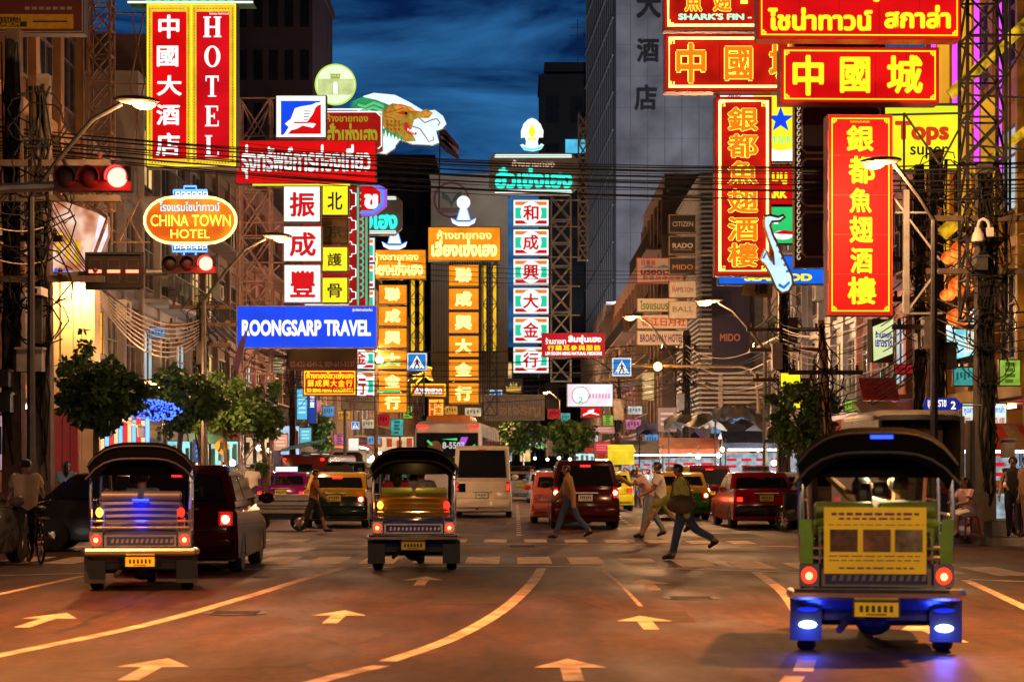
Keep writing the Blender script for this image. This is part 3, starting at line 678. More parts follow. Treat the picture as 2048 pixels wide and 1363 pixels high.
for cxx in (191, 228, 265):
    cd.rects('digit', [(cxx - 12, 518, cxx + 12, 521), (cxx - 12, 563, cxx + 12, 566), (cxx - 13, 522, cxx - 10, 540), (cxx + 10, 522, cxx + 13, 540), (cxx - 13, 545, cxx - 10, 562), (cxx + 10, 545, cxx + 13, 562)], DIM, .012)
    cd.rect('lit_dash', (cxx - 13, 539.5, cxx + 12, 545.5), LIT, .016)
cd.ring('bezel', (172, 506, 285, 576), 3, BLK, .05)

# ---------------------------------------------------------------- utility poles
def upole(label, px, D, top_py, w=.16, mat=CPOLE, boxes=(), arms=(), coils=6, lean=0, square=True, seed=0, base_z=.15):
    rr = random.Random(px * 7 + seed); X = PX(px, D); r = thing('utility_pole', label, 'utility pole', (X, D, base_z), 0, 'utility poles'); H = PZ(top_py, D) - base_z
    mb = MB(mat)
    if square: mb.add([(-w, -w, 0), (w, -w, 0), (w, w, 0), (-w, w, 0), (lean - w * .7, -w * .7, H), (lean + w * .7, -w * .7, H), (lean + w * .7, w * .7, H), (lean - w * .7, w * .7, H)], [(0, 3, 2, 1), (4, 5, 6, 7), (0, 1, 5, 4), (1, 2, 6, 5), (2, 3, 7, 6), (3, 0, 4, 7)])
    else: mb.path([(0, 0, 0), (lean * .5, 0, H * .5), (lean, 0, H)], [w, w * .85, w * .7], 8)
    mb.build('pole_shaft', r)
    for (py, l) in arms:
        z = PZ(py, D) - base_z; x = lean * z / H
        a = MB(WOOD); a.box(x - l, x + l, -w - .12, -w - .003, z - .06, z + .06); ao = a.build('crossarm', r)
        for q in (-.85, -.3, .3, .85): MB(M('brown insulator', (.10, .04, .025), .25)).lathe([(.03, 0), (.06, .03), (.03, .07), (.055, .1), (.02, .15)], 8, T=Matrix.Translation((x + l * q, -w - .06, z + .06))).build('insulator', ao)
    for (x0, y0, x1, y1, m) in boxes:
        b = MB(m); b.box(PX(x0, D) - X, PX(x1, D) - X, -w - .42, -w - .004, PZ(y1, D) - base_z, PZ(y0, D) - base_z)
        b.box(PX(x0, D) - X - .03, PX(x1, D) - X + .03, -w - .45, -w - .003, PZ(y0, D) - base_z, PZ(y0, D) - base_z + .04); b.build('equipment_box', r)
    if coils:
        c = MB(WIRE)
        for i in range(coils):
            z = H * rr.uniform(.45, .95); rad = rr.uniform(.25, .75); ph = rr.uniform(0, 6); pts = []
            for j in range(15):
                a = ph + j * 2 * math.pi / 14 * rr.uniform(.9, 1.1); pts.append((lean * .8 + rad * math.cos(a) * rr.uniform(.7, 1.1), -w - .15 - rr.uniform(0, .2), z + rad * .8 * math.sin(a)))
            c.path(pts, .016, 4, smooth=False)
        for i in range(coils):
            pts = [(lean * t + rr.uniform(-.22, .22) * (1 if 0 < t < 1 else .6), -w - rr.uniform(.03, .18), H * t) for t in np.linspace(rr.uniform(.1, .4), .97, 7)]
            c.path(pts, .02, 4, smooth=False)
        c.build('cable_coil', r)
    return r
GB = M('grey equipment box', (.26, .23, .21), .6, .1, .3, 5)
upole('dark square utility pole nearest the left edge, strapped with boxes and loops', 88, 38, 150, .17, CPOLE, [(48, 702, 98, 745, GB), (70, 590, 98, 690, DRK)], [(560, 1.2), (400, 1.5), (330, 1.3)], 12)
upole('second dark utility pole at the left edge behind the cyclist', 28, 39, 60, .2, WOOD, [(4, 745, 32, 775, DRK), (8, 790, 36, 825, BLK)], [(480, 1.0)], 8)
upole('slim utility pole between the hanging pale cables and the travel sign', 405, 62, 592, .15, WOOD, [(398, 690, 416, 730, DRK)], [(615, 1.0), (650, 1.1), (690, .9)], 9)
upole('slim dark utility pole behind the small goldsmith sign', 585, 84, 690, .14, WOOD, [], [(720, .9)], 4)
upole('thick utility pole wrapped in cables behind the right street lamp', 1566, 64, 560, .2, CPOLE, [(1540, 690, 1560, 740, GB), (1550, 770, 1572, 830, DRK), (1538, 800, 1556, 850, GB), (1572, 640, 1590, 690, DRK)], [(660, 1.2), (700, 1.1), (760, 1.0)], 14)
upole('leaning orange lit utility pole left of the red tiled eave', 1668, 54, 640, .13, M('pole painted orange lit', (.36, .17, .08), .8, 0, .3, 4), [], [(745, 1.0)], 6, -.35, False)  # orange lamplight is painted into the pole colour
upole('tall dark utility pole behind the yellow supermarket sign', 1872, 48, 300, .2, WOOD, [(1884, 690, 1902, 740, DRK), (1838, 640, 1856, 700, GB)], [(460, 1.0), (600, 1.2), (655, 1.1)], 14)
upole('dark utility pole close beside the vertical red and yellow sign', 1838, 49, 330, .15, WOOD, [(1826, 672, 1842, 700, GB)], [(520, .8)], 8)
upole('broad dark utility pole standing on the right pavement with a pale conduit', 1968, 43.5, 330, .22, M('dark concrete pole', (.10, .085, .075), .8, 0, .3, 4), [(1996, 880, 2016, 915, GB), (1940, 520, 1962, 545, DRK)], [(545, 1.3), (440, 1.2)], 16)
upole('dark utility pole behind the hotel name boards', 1372, 86, 660, .2, WOOD, [(1352, 790, 1366, 820, GB)], [(700, 1.2), (740, 1.2), (770, 1.0)], 10)
upole('pale utility pole at the end of the food stalls', 1236, 92, 690, .17, CPOLE, [(1226, 800, 1246, 840, GB)], [(760, .9)], 6)
cb = thing('surveillance_camera', 'white dome camera hanging from a curved bracket on the right', 'camera', W(1978, 460, 42.6))
m = MB(M('white enamel', (.62, .52, .45), .4)); k = 42.6 / F
m.path([(0, 0, 0), (0, 0, .12), (-.04, 0, .2), (-.12, 0, .24), (-.2, 0, .2), (-.235, 0, .08)], .035, 8).box(-.05, .09, -.05, .05, -.14, .05); m.build('bracket', cb)
MB(MC['white enamel']).lathe([(.02, 0), (.06, -.04), (.12, -.18), (.145, -.3), (.13, -.33)], 16, T=Matrix.Translation((-.235, 0, .08))).build('housing', cb)
MB(GLS).ball((-.235, 0, -.25), (.085, .085, .09)).build('dome', cb)
cb = thing('surveillance_camera', 'pale box camera on the left utility pole below the traffic arm', 'camera', W(78, 585, 37.4))
MB(MC['white enamel']).box(-.12, .12, -.35, .2, -.07, .08).build('housing', cb); MB(STL).box(-.03, .03, .0, .5, -.16, -.07).build('bracket', cb); MB(GLS).box(-.05, .05, -.36, -.34, -.04, .05).build('lens', cb)

# ---------------------------------------------------------------- cables
def cable(p, q, Dp, Dq, sag, r, mat, label, group):
    a, b = W(p[0], p[1], Dp), W(q[0], q[1], Dq); pts = []; s = sag * (Dp + Dq) / 2 / F; n = 14
    for i in range(n + 1):
        t = i / n; v = a.lerp(b, t); v.z -= s * 4 * t * (1 - t); pts.append(v - a)
    mb = MB(mat); mb.path(pts, r, 4, smooth=False)
    o = mb.build('overhead_cable'); o.location = a; return tag(o, label, 'cable', group)
u = R.uniform
for k in range(11): cable((-140, 236 + k * 5 + u(-3, 3)), (2190, 318 + k * 8 + u(-6, 6)), 46 + u(-1, 1), 43 + u(-1, 1), 42 + u(-8, 12), .012 + .010 * R.random(), WIRE, 'thin black cable crossing high over the whole street below the hotel sign', 'cables over the whole street')
for k in range(9): cable((300, 262 + k * 9 + u(-3, 3)), (1720, 330 + k * 9 + u(-6, 6)), 60 + u(-1, 1), 62, 26 + u(-6, 8), .014, WIRE, 'black cable strung from the hotel sign to the upright neon sign', 'cables between the sign rows')
for k in range(4): cable((760, 520 + k * 12), (1450, 540 + k * 6), 82, 82, 10, .016, WIRE, 'single black cable level with the amber sign columns', 'cables before the sign columns')
for k in range(13): cable((530 + u(-30, 30), 690 + k * 8 + u(-4, 4)), (1300 + u(-50, 50), 690 + k * 7 + u(-14, 14)), 70 + u(-2, 4), 80, 18 + u(-8, 14), .016, WIRE, 'black cable low over the street between the two blue crossing signs', 'low cables over the traffic')
for k in range(8): cable((200, 570 + k * 5), (398, 640 + k * 6), 50, 61.6, 34 + k * 4, .018, WIREL, 'pale cable drooping in a deep bow above the round trees', 'drooping pale cables on the left')
for k in range(9): cable((405, 600 + k * 8), (600 + u(-10, 10), 705 + k * 3), 61.6, 82, 38 + u(-6, 10), .017, WIREL if k % 2 else WIRE, 'cable drooping behind the blue travel sign', 'drooping cables behind the travel sign')
for k in range(6): cable((75, 340 + k * 22), (215 + k * 8, 590 + k * 5), 37.6, 50, 14, .012, WIRE, 'black cable slanting down past the lit billboard on the left', 'slanting cables on the left')
for k in range(9): cable((1566, 650 + k * 7), (1835 + u(-8, 8), 540 + k * 14), 63.6, 48.6, 46 + u(-8, 10), .016, WIREL if k % 3 else WIRE, 'orange lit cable swagged below the upright red sign', 'swagged cables on the right')
for k in range(6): cable((1566, 775 + k * 7), (1845, 680 + k * 12), 63.6, 48.6, 50 + u(-8, 10), .017, WIRE, 'black cable swagged over the right round tree', 'low swagged cables on the right')
for k in range(7): cable((1875, 395 + k * 18), (2130, 372 + k * 22), 47.6, 42, 26 + u(-6, 8), .014, M('sheath painted yellow lit', (.55, .38, .08), .5), 'yellowish cable sagging from the tall right pole to the edge', 'yellowish cables at the right edge')  # the yellow light on these cables is painted into the sheath colour
for k in range(8): cable((1860, 590 + k * 10), (2130, 590 + k * 12 + u(-10, 10)), 47.4, 42.8, 30 + u(-10, 16), .016, WIRE if k % 2 else WIREL, 'tangled cable at the height of the red lanterns', 'tangled cables by the lanterns')
for k in range(9): cable((1236, 715 + k * 10), (1372, 690 + k * 9), 91.6, 85.6, 22 + u(-5, 8), .018, WIRE, 'short dark cable above the food stalls', 'cables above the food stalls')
for k in range(8): cable((1372, 690 + k * 9), (1560, 665 + k * 14), 85.6, 63.6, 30 + u(-6, 10), .016, WIREL if k % 3 == 0 else WIRE, 'sagging cable before the navy poster', 'cables before the navy poster')
for k in range(5): cable((-60, 400 + k * 30), (88, 420 + k * 34), 36, 37.7, 18, .014, WIREL if k % 2 else WIRE, 'cable entering from the left edge onto the dark pole', 'cables at the left edge')

# ---------------------------------------------------------------- steel frames that carry the signs
def frame(label, px, y0, y1, D, w=.9, d=.7, bays=8, mat=PNK, r=.03, base_z=None):
    z0 = PZ(y1, D) if base_z is None else base_z; o = Vector((PX(px, D), D, z0)); t = thing('steel_frame', label, 'steel frame', o)
    mb = MB(mat); lattice(mb, (0, 0, 0), (0, 0, PZ(y0, D) - z0), (w, 0, 0), (0, d, 0), bays, r); mb.build('lattice_mast', t); return t
def strut_to(t, pts, D, mat, r=.03, name='brace'):
    mb = MB(mat)
    for a, b in pts: mb.bar(W(a[0], a[1], D) - t.location, W(b[0], b[1], D) - t.location, r)
    mb.build(name, t)
t = frame('tall orange lattice mast behind the hotel sign', 202, -40, 420, 57, .62, .6, 9, RST, .032)
strut_to(t, [((224, 25), (296, 26)), ((224, 168), (296, 168)), ((262, 26), (290, 168)), ((288, 26), (260, 168)), ((260, 168), (288, 300)), ((288, 168), (262, 300)), ((224, 395), (296, 396)), ((224, 484), (300, 484)), ((224, 395), (224, 488)), ((238, 396), (284, 484)), ((280, 396), (238, 484)), ((150, 150), (182, 150)), ((150, 206), (170, 206)), ((150, 206), (150, 330))], 57, RST)
t = frame('pink lattice frame left of the white character boards', 512, 200, 720, 67, 1.0, .7, 9, PNK, .03, .15)
strut_to(t, [((474, 196), (553, 196)), ((474, 272), (553, 272)), ((480, 196), (512, 272)), ((545, 196), (515, 272)), ((540, 375), (570, 375)), ((478, 445), (570, 445)), ((478, 525), (640, 525)), ((478, 600), (640, 600)), ((474, 372), (474, 610)), ((478, 440), (520, 375)), ((478, 520), (560, 450)), ((478, 600), (560, 530)), ((474, 372), (640, 372))], 67, PNK)
t = frame('grey lattice mast right of the striped character column', 1122, 395, 762, 87, .85, .7, 8, GSTL, .03)
strut_to(t, [((1095, y), (1160, y)) for y in (400, 453, 514, 572, 630, 688, 745)], 87, GSTL)
frame('thin grey mast against the dark tower side', 1166, 228, 520, 110, .5, .5, 10, GSTL, .035)
t = frame('black lattice mast right of the central amber column', 980, 520, 830, 86, .6, .5, 7, DRK, .025)
strut_to(t, [((956, y), (1000, y)) for y in (530, 575, 621, 668, 715, 762)], 86, DRK)
t = frame('black lattice mast right of the left amber column', 834, 560, 830, 93, .65, .5, 7, DRK, .025)
t = frame('dark scaffold tower at the upper right edge', 1965, -80, 640, 44.8, .85, .8, 9, DRK, .032)
strut_to(t, [((1935, 70), (2060, 70)), ((1935, 190), (2060, 196)), ((1935, 290), (2060, 300)), ((1990, 196), (2060, 70)), ((2000, 70), (2060, 130)), ((2020, -40), (2020, 420)), ((1740, 210), (1950, 208)), ((1770, 230), (1940, 226)), ((1808, 226), (1808, 345)), ((1808, 226), (1880, 330)), ((1880, 330), (1935, 226))], 44.4, DRK)
t = frame('grey pipe frame hanging right of the upright red sign', 1812, 380, 628, 43, .06, .06, 1, GSTL, .03)
strut_to(t, [((1783, 627), (1885, 626)), ((1783, 425), (1860, 425)), ((1812, 430), (1880, 520)), ((1812, 626), (1875, 540)), ((1783, 390), (1812, 428))], 43, GSTL)

# lit tubes and fins on the golden corner house
for i, (D, m, lab) in enumerate([(58, NEOP, 'purple'), (55.2, NEOP, 'purple'), (52.6, NEOP, 'purple'), (50.2, NEOP, 'purple')]):
    o = MB(m).bar((0, 0, 0), (0, 0, PZ(-60, D) - PZ(345, D)), .07, 8).build('neon_tube'); o.location = (12.22, D, PZ(345, D)); tag(o, 'upright purple light tube on the golden corner house', 'light tube', 'purple tubes on the golden house')
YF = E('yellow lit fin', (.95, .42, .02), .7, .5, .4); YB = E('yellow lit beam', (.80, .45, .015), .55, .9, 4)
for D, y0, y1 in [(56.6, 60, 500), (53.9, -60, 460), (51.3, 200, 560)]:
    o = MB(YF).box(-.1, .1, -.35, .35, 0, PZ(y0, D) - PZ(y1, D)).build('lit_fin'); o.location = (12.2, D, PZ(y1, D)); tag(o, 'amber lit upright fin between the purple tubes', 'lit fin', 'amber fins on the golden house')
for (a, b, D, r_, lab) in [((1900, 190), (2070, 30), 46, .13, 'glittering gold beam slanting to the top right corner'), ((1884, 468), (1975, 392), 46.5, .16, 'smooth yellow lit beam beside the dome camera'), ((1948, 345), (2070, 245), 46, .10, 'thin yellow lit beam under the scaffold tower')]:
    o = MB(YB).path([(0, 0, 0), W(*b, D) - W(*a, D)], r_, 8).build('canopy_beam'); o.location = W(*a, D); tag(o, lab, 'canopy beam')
for i, (x, y, rx, ry) in enumerate([(1925, 498, 24, 17), (1900, 515, 18, 14), (1922, 572, 26, 20), (1918, 634, 26, 18), (1895, 590, 16, 12)]):
    D = 47 + i * .1; k = D / F; t = thing('lantern', 'glowing red orange paper lantern bunched behind the dome camera', 'lantern', W(x, y, D), 0, 'red lanterns on the right')
    MB(E('red lantern paper', (1, .10, .012), 1.0, .5, 4, True, (1.0, .32, .04))).ball((0, 0, 0), (rx * k, ry * k, ry * k), n=18, m=10).build('shade', t)
    c = MB(M('gold cap', (.6, .35, .05), .4, .5)); c.lathe([(ry * k * .4, ry * k * .93), (ry * k * .4, ry * k * 1.1)], 10).lathe([(ry * k * .4, -ry * k * 1.1), (ry * k * .4, -ry * k * .93)], 10).build('cap', t)
# warm lit columns and billboard of the near left house
for i, x in enumerate((112, 138, 158, 180)):
    D = 51; o = MB(M('cream column', (.62, .46, .26), .6, 0, .2, 2)).box(-.11 - .05 * (i % 2), .11 + .05 * (i % 2), -.2, .5, 0, PZ(552, D) - .15).build('entrance_column'); o.location = (PX(x, D), D, .15)
    tag(o, 'cream square column glowing in warm light behind the leafy plant', 'column', 'warm lit columns on the left')
t = thing('floodlight', 'small floodlight bar over the warm lit columns', 'lamp', W(150, 552, 50.2)); MB(DRK).box(-.55, .55, 0, .12, 0, .1).build('housing', t); MB(TUBEY).box(-.5, .5, -.01, .05, -.06, -.005).build('tube', t)
l = bpy.data.lights.new('floodlight_lamp', 'AREA'); l.energy = 90; l.size = .9; l.size_y = .1; l.color = (1, .6, .2); l.shape = 'RECTANGLE'; lo = bpy.data.objects.new('floodlight_lamp', l); COL.objects.link(lo); lo.parent = t; lo.location = (0, -.1, -.15); lo.rotation_euler = (math.radians(40), 0, 0)
t = thing('fairy_lights', 'tangle of small blue fairy lights between the round trees', 'fairy lights', W(308, 820, 50)); mb = MB(E('blue fairy bulb', (.03, .08, 1.0), 5, sample=False)); k = 50 / F
fp = []
for i in range(210):
    a = R.uniform(0, 6.28); q = R.random() ** .5; p = Vector((48 * k * q * math.cos(a) + R.gauss(0, .05), R.uniform(-.5, .5), 21 * k * q * math.sin(a))); fp.append(p); mb.ball(p, .026, n=5, m=4)
mb.build('bulb', t)
c = MB(WIRE)
for i in range(0, 208, 3): c.bar(fp[i], fp[i + 1], .006, 3)
c.build('wire', t)
# ---------------------------------------------------------------- signs
CAB = M('sign cabinet', (.10, .07, .06), .5, .3, .3, 4); CABR = M('red sign cabinet', (.30, .02, .02), .5, 0, .3, 4)
def serif(s, ch, box, mat):
    """heavy serif capital drawn from bars, fitted to a photo box"""
    x0, y0, x1, y1 = box; w, h = x1 - x0, y1 - y0
    def b(a, c, d, e): return (x0 + a * w, y0 + c * h, x0 + d * w, y0 + e * h)
    st = .24
    L = {'H': [b(.08, .05, .08 + st, .95), b(.92 - st, .05, .92, .95), b(.3, .46, .7, .55), b(0, 0, .42, .06), b(.58, 0, 1, .06), b(0, .94, .42, 1), b(.58, .94, 1, 1)],
         'T': [b(.38, .06, .62, .94), b(.05, 0, .95, .09), b(.05, .08, .12, .26), b(.88, .08, .95, .26), b(.22, .94, .78, 1)],
         'E': [b(.12, .05, .38, .95), b(.02, 0, .9, .07), b(.02, .93, .95, 1), b(.3, .46, .68, .54), b(.83, .06, .9, .25), b(.88, .72, .95, .94), b(.62, .36, .68, .64)],
         'L': [b(.12, .05, .38, .94), b(.02, 0, .5, .06), b(.02, .93, .95, 1), b(.88, .7, .95, .94)]}
    if ch == 'O':
        mb = MB(mat); n = 30; cx, cy = (x0 + x1) / 2, (y0 + y1) / 2
        for i in range(n):
            a, c = [2 * math.pi * (i + q) / n for q in (0, 1)]
            P = lambda t, k: s.L(cx + w * .5 * math.cos(t) * (1 if k else .52), cy + h * .5 * math.sin(t) * (1 if k else .86))
            mb.prism([P(a, 1), P(c, 1), P(c, 0), P(a, 0)], -.035, .003)
        return mb.build('lettering', s.root)
    mb = MB(mat)
    for k, q in enumerate(L[ch]): a, c, d, e = s.B(q); mb.box(a, d, -.033 - k * .0008, .003, c, e)
    return mb.build('lettering', s.root)
def key(s, name, b, mat, t=1.5, z=9, lift=.04):
    """thin double frame with fret corners"""
    x0, y0, x1, y1 = b; s.ring(name, (x0 + z * .4, y0 + z * .4, x1 - z * .4, y1 - z * .4), t, mat, lift)
    rs = []
    for cx, sx in ((x0, 1), (x1, -1)):
        for cy, sy in ((y0, 1), (y1, -1)):
            for (a, c, d, e) in ((.9, .9, 2.2, 1.1), (2.0, .9, 2.2, 1.7), (1.3, 1.5, 2.2, 1.7), (.9, .9, 1.1, 2.2), (.9, 2.0, 1.7, 2.2), (1.5, 1.3, 1.7, 2.2)):
                q = sorted((cx + sx * a * z * .6, cx + sx * d * z * .6)); r = sorted((cy + sy * c * z * .6, cy + sy * e * z * .6)); rs.append((q[0], r[0], q[1], r[1]))
    s.rects('fret_corner', rs, mat, lift + .006)

# --- left: the double upright hotel sign
s = Sign('hotel_sign', 'tall double red hotel sign with yellow studded borders and white characters', 'sign', (294, 8, 472, 333), 55, .5, cab=CAB)
YO = E('ornament yellow', (.92, .58, .03), .95, .15, 3, False); DOT = M('ornament stud', (.25, .02, .01), .5)
s.rect('border_panel', (294, 8, 472, 333), YO, .012)
s.rect('panel', (305, 24, 373, 318), RED, .022); s.rect('panel', (393, 24, 459, 318), E('deep lit red panel', (.62, .004, .01), .9, .3, .7), .022)
s.ring('border', (294, 8, 472, 333), 2.6, YEL, .03); s.rects('border', [(381.4, 10.7, 384.4, 330.3)], YEL, .03)
ds = []
for cx in (299.6, 376.9, 388.6, 465): ds += [(cx - 1.1, 17 + i * 6.1 - 1.1, cx + 1.1, 17 + i * 6.1 + 1.1) for i in range(51)]
for y in (17.5, 325): ds += [(304 + i * 6.1, y - 1.1, 306.2 + i * 6.1, y + 1.1) for i in range(11)] + [(395 + i * 6.1, y - 1.1, 397.2 + i * 6.1, y + 1.1) for i in range(11)]
s.rects('ornament_stud', ds, DOT, .016)
ls = []
for cx in (299.6, 376.9, 388.6, 465): ls += [(cx - 3.6, 20 + i * 6.1, cx + 3.6, 20.7 + i * 6.1) for i in range(50)]
s.rects('ornament_line', ls, M('ornament line', (.4, .12, .01), .5), .0145)
for ch, b_ in zip('中國大酒店', [(317, 30, 359, 78), (314, 92, 357, 134), (314, 151, 364, 192), (313, 209, 360, 251), (312, 266, 360, 313)]): s.text(ch, b_, WHT, .028, .03)
for ch, b_ in zip('HOTEL', [(407, 34, 443, 75), (409, 92, 441, 135), (410, 152, 439, 194), (410, 212, 439, 253), (410, 271, 439, 313)]): serif(s, ch, b_, WHT)
s.text('โรงแรม ไชน่าทาวน์', (419, 25, 458, 30), WHT, .01)
GRF = E('lit green tile', (.03, .75, .16), .95, sample=False)
s.polys('roof_tile', [[(300 + i * 18 + 9 * math.cos(a), -1 + 7 * math.sin(a)) for a in np.linspace(math.pi, 0, 9)][::-1] for i in range(10)], GRF, .2)
s.poly('roof', [(258, 8), (290, -40), (480, -40), (508, 8)], M('green roof panel', (.03, .3, .09), .5), .15, .6)
s.tubes('roof_edge', [[(258, 8), (508, 8)]], .03, WHT, .2)
# --- oval neon hotel sign
s = Sign('neon_sign', 'oval neon hotel sign in orange with blue crests above and below', 'sign', (290, 395, 473, 487), 56, .2)
def stad(x0, y0, x1, y1, n=12):
    r = (y1 - y0) / 2; cy = (y0 + y1) / 2; r2 = r * 1.25
    return [(x1 - r2 + r2 * math.cos(a), cy + r * math.sin(a)) for a in np.linspace(-math.pi / 2, math.pi / 2, n)] + [(x0 + r2 + r2 * math.cos(a), cy + r * math.sin(a)) for a in np.linspace(math.pi / 2, 3 * math.pi / 2, n)]
o = stad(290, 395, 473, 487); s.poly('cabinet', o, CAB, 0, .2)
s.poly('panel', o, E('orange neon panel', (.95, .14, .012), .8, .25, .8, True, (1.0, .42, .02)), .012)
s.tubes('neon_border', [[(x, y) for x, y in o] + [o[0]]], .04, E('yellow white neon', (1, .75, .2), 3, sample=False), .06)
s.text('โรงแรมไชน่าทาวน์', (320, 404, 440, 423), E('pale blue neon', (.35, .75, 1.0), 1.5, sample=False), .01, .06)
s.text('CHINA TOWN', (302, 430, 462, 453), NEOY, .005, .06); s.text('HOTEL', (342, 459, 420, 477), NEOY, .005, .06)
for (b1, b2) in (((348, 381, 415, 396), (369, 373, 393, 382)), ((346, 487, 415, 503), (369, 502, 392, 510))):
    s.rect('crest', b1, M('crest navy', (.01, .02, .15), .5), .014); s.rect('crest', b2, MC['crest navy'], .02)
    x0, y0, x1, y1 = b1; P = [(x0, y0), (x1, y0), (x1, y1), (x0, y1), (x0, y0)]; s.tubes('neon_crest', [P, [(b2[0], b2[3]), (b2[0], b2[1]), (b2[2], b2[1]), (b2[2], b2[3])]], .03, NEOB, .06)
    s.tubes('neon_wave', [[(x0 + 5 + i * 11, y1 - 4), (x0 + 5 + i * 11, y0 + 4), (x0 + 12 + i * 11, y0 + 4), (x0 + 12 + i * 11, y0 + 9), (x0 + 8 + i * 11, y0 + 9)] for i in range(6)], .018, E('white blue neon', (.6, .75, 1), 2.5, sample=False), .06)
# --- red Thai travel sign, logo, white characters, blue travel sign
s = Sign('travel_sign', 'wide red sign with white Thai lettering under the pen logo', 'sign', (473, 282, 751, 366), 65, .35, 0, cab=CAB)
s.rect('panel', (473, 282, 751, 366), RED, .012); s.text('รุ่งทรัพย์การท่องเที่ยว', (483, 289, 741, 358), WHT, .04); s.rects('panel_seam', [(473 + k * 55.6 - .4, 282, 473 + k * 55.6 + .4, 366) for k in range(1, 5)], M('panel seam', (.10, .01, .01), .6), .0145)
s.rects('lit_underside', [(505, 367.2, 700, 371)], YEL, -.02)
s = Sign('logo_sign', 'square blue and red sign with a white pen shaped emblem', 'sign', (553, 192, 651, 274), 64.5, .35, cab=CAB)
s.rect('panel', (553, 192, 651, 274), WHTP, .012); s.poly('blue_field', [(562, 202), (642, 202), (566, 270), (562, 270)], BLUP, .02); s.poly('red_field', [(642, 206), (642, 268), (570, 268)], RED, .022)
s.polys('emblem', [[(590, 217), (600, 214), (634, 208), (626, 228), (612, 247), (596, 257), (585, 260), (570, 248), (582, 238)], [(598, 243), (632, 248), (626, 256), (604, 251), (588, 260)], [(568, 270), (578, 254), (586, 257), (574, 270)], [(612, 216), (632, 206), (643, 205), (643, 209), (630, 213)]], WHT, .03)
s.rects('emblem_line', [(608, 222 + i * 5.5, 622 - i * 2, 223.6 + i * 5.5) for i in range(4)], M('emblem line', (.05, .05, .2), .6), .036)
s.rects('emblem_stripe', [(588, 244, 618, 247)], REDL, .037)
for i, (ch, b_) in enumerate(zip('振成豐', [(568, 373, 640, 443), (568, 453, 642, 522), (569, 530, 641, 604)])):
    s = Sign('character_board', 'square white lit board with the red character ' + ch, 'sign', b_, 64.5, .4, 0, 'white character boards', CAB, WHTP)
    x0, y0, x1, y1 = b_; s.text(ch, (x0 + 11, y0 + 11, x1 - 10, y1 - 9), REDL, .03, .025); s.ring('frame', (x0 - 1, y0 - 1, x1 + 1, y1 + 1), 1.5, GSTL, .03)
for i, (ch, b_) in enumerate(zip('北京護骨', [(645, 372, 696, 430), (646, 438, 695, 486), (645, 494, 695, 542), (645, 555, 695, 605)])):
    s = Sign('character_board', ('unlit bronze' if i == 1 else 'square yellow lit') + ' board with the black character ' + ch, 'sign', b_, 67, .4, 0, 'yellow character boards', CAB, M('unlit yellow board', (.22, .15, .05), .6, 0, .5, 4) if i == 1 else YELP)
    x0, y0, x1, y1 = b_; s.text(ch, (x0 + 10, y0 + 12, x1 - 11, y1 - 10), BLKL, .02, .025); s.ring('frame', (x0 - 1, y0 - 1, x1 + 1, y1 + 1), 1.5, DRK, .03)
s = Sign('travel_sign', 'wide blue sign with white travel lettering in capitals', 'sign', (474, 612, 753, 695), 65, .35, 0, cab=CAB)
s.rect('panel', (474, 612, 753, 695), BLUP, .012); s.text('ROONGSARP TRAVEL', (484, 639, 742, 672), WHT, .045); s.rects('panel_seam', [(474 + k * 93 - .4, 612, 474 + k * 93 + .4, 695) for k in range(1, 3)], M('blue seam', (.01, .02, .15), .6), .0145); s.text('รุ่งทรัพย์การท่องเที่ยว', (705, 616, 745, 624), WHT, .01); s.ring('frame', (473, 611, 754, 696), 1.6, GSTL, .03)
fl = thing('flag', 'dark folded flag hanging before the left end of the blue travel sign', 'flag', W(476, 745, 63)); k = 63 / F
MB(M('dark flag cloth', (.08, .03, .10), .8, 0, .5, 2)).prism([(-2 * k, 0), (8 * k, 35 * k), (14 * k, 78 * k), (20 * k, 90 * k), (2 * k, 60 * k), (-12 * k, 12 * k)], 0, .06).build('cloth', fl); MB(DRK).bar((-4 * k, .03, -10 * k), (22 * k, .03, 100 * k), .02, 6).build('staff', fl)
s = Sign('phone_board', 'dark unlit board with a phone number under the blue travel sign', 'sign', (575, 697, 713, 738), 69, .15, cab=CAB, face=M('dull red board', (.16, .05, .05), .6, 0, .3, 1)); s.rect('upper_field', (575, 697, 713, 720), M('olive board', (.16, .12, .06), .6, 0, .3, 1), .016); s.text('02-622-6541-2, 089-611-5337', (580, 722, 710, 735), M('grey lettering', (.42, .34, .28), .6), .02)
s = Sign('goldsmith_sign', 'small red goldsmith sign with yellow frame and lettering', 'sign', (607, 740, 712, 790), 71, .2, cab=CAB, face=RED)
key(s, 'border', (607, 740, 712, 790), YEL, 1.6, 4); s.text('ห้างทองโซวเซ่งเฮง', (613, 743, 707, 757), YEL, .04); s.text('蘇成興大金行', (614, 759, 706, 773), YEL, .02, horiz=True); s.text('SO SENG HENG GOLDSMITH', (614, 776, 706, 784), YEL, .05)
s = Sign('shop_board', 'small pale board with red character under the goldsmith sign', 'sign', (684, 793, 748, 818), 76, .12, cab=CAB, face=M('pale board', (.45, .38, .33), .6)); s.text('สุรเปาเล้ง', (690, 794, 745, 801), M('brown lettering', (.2, .08, .06), .6), .01); s.text('行', (698, 803, 712, 816), M('red paint lettering', (.4, .04, .03), .6), .02)
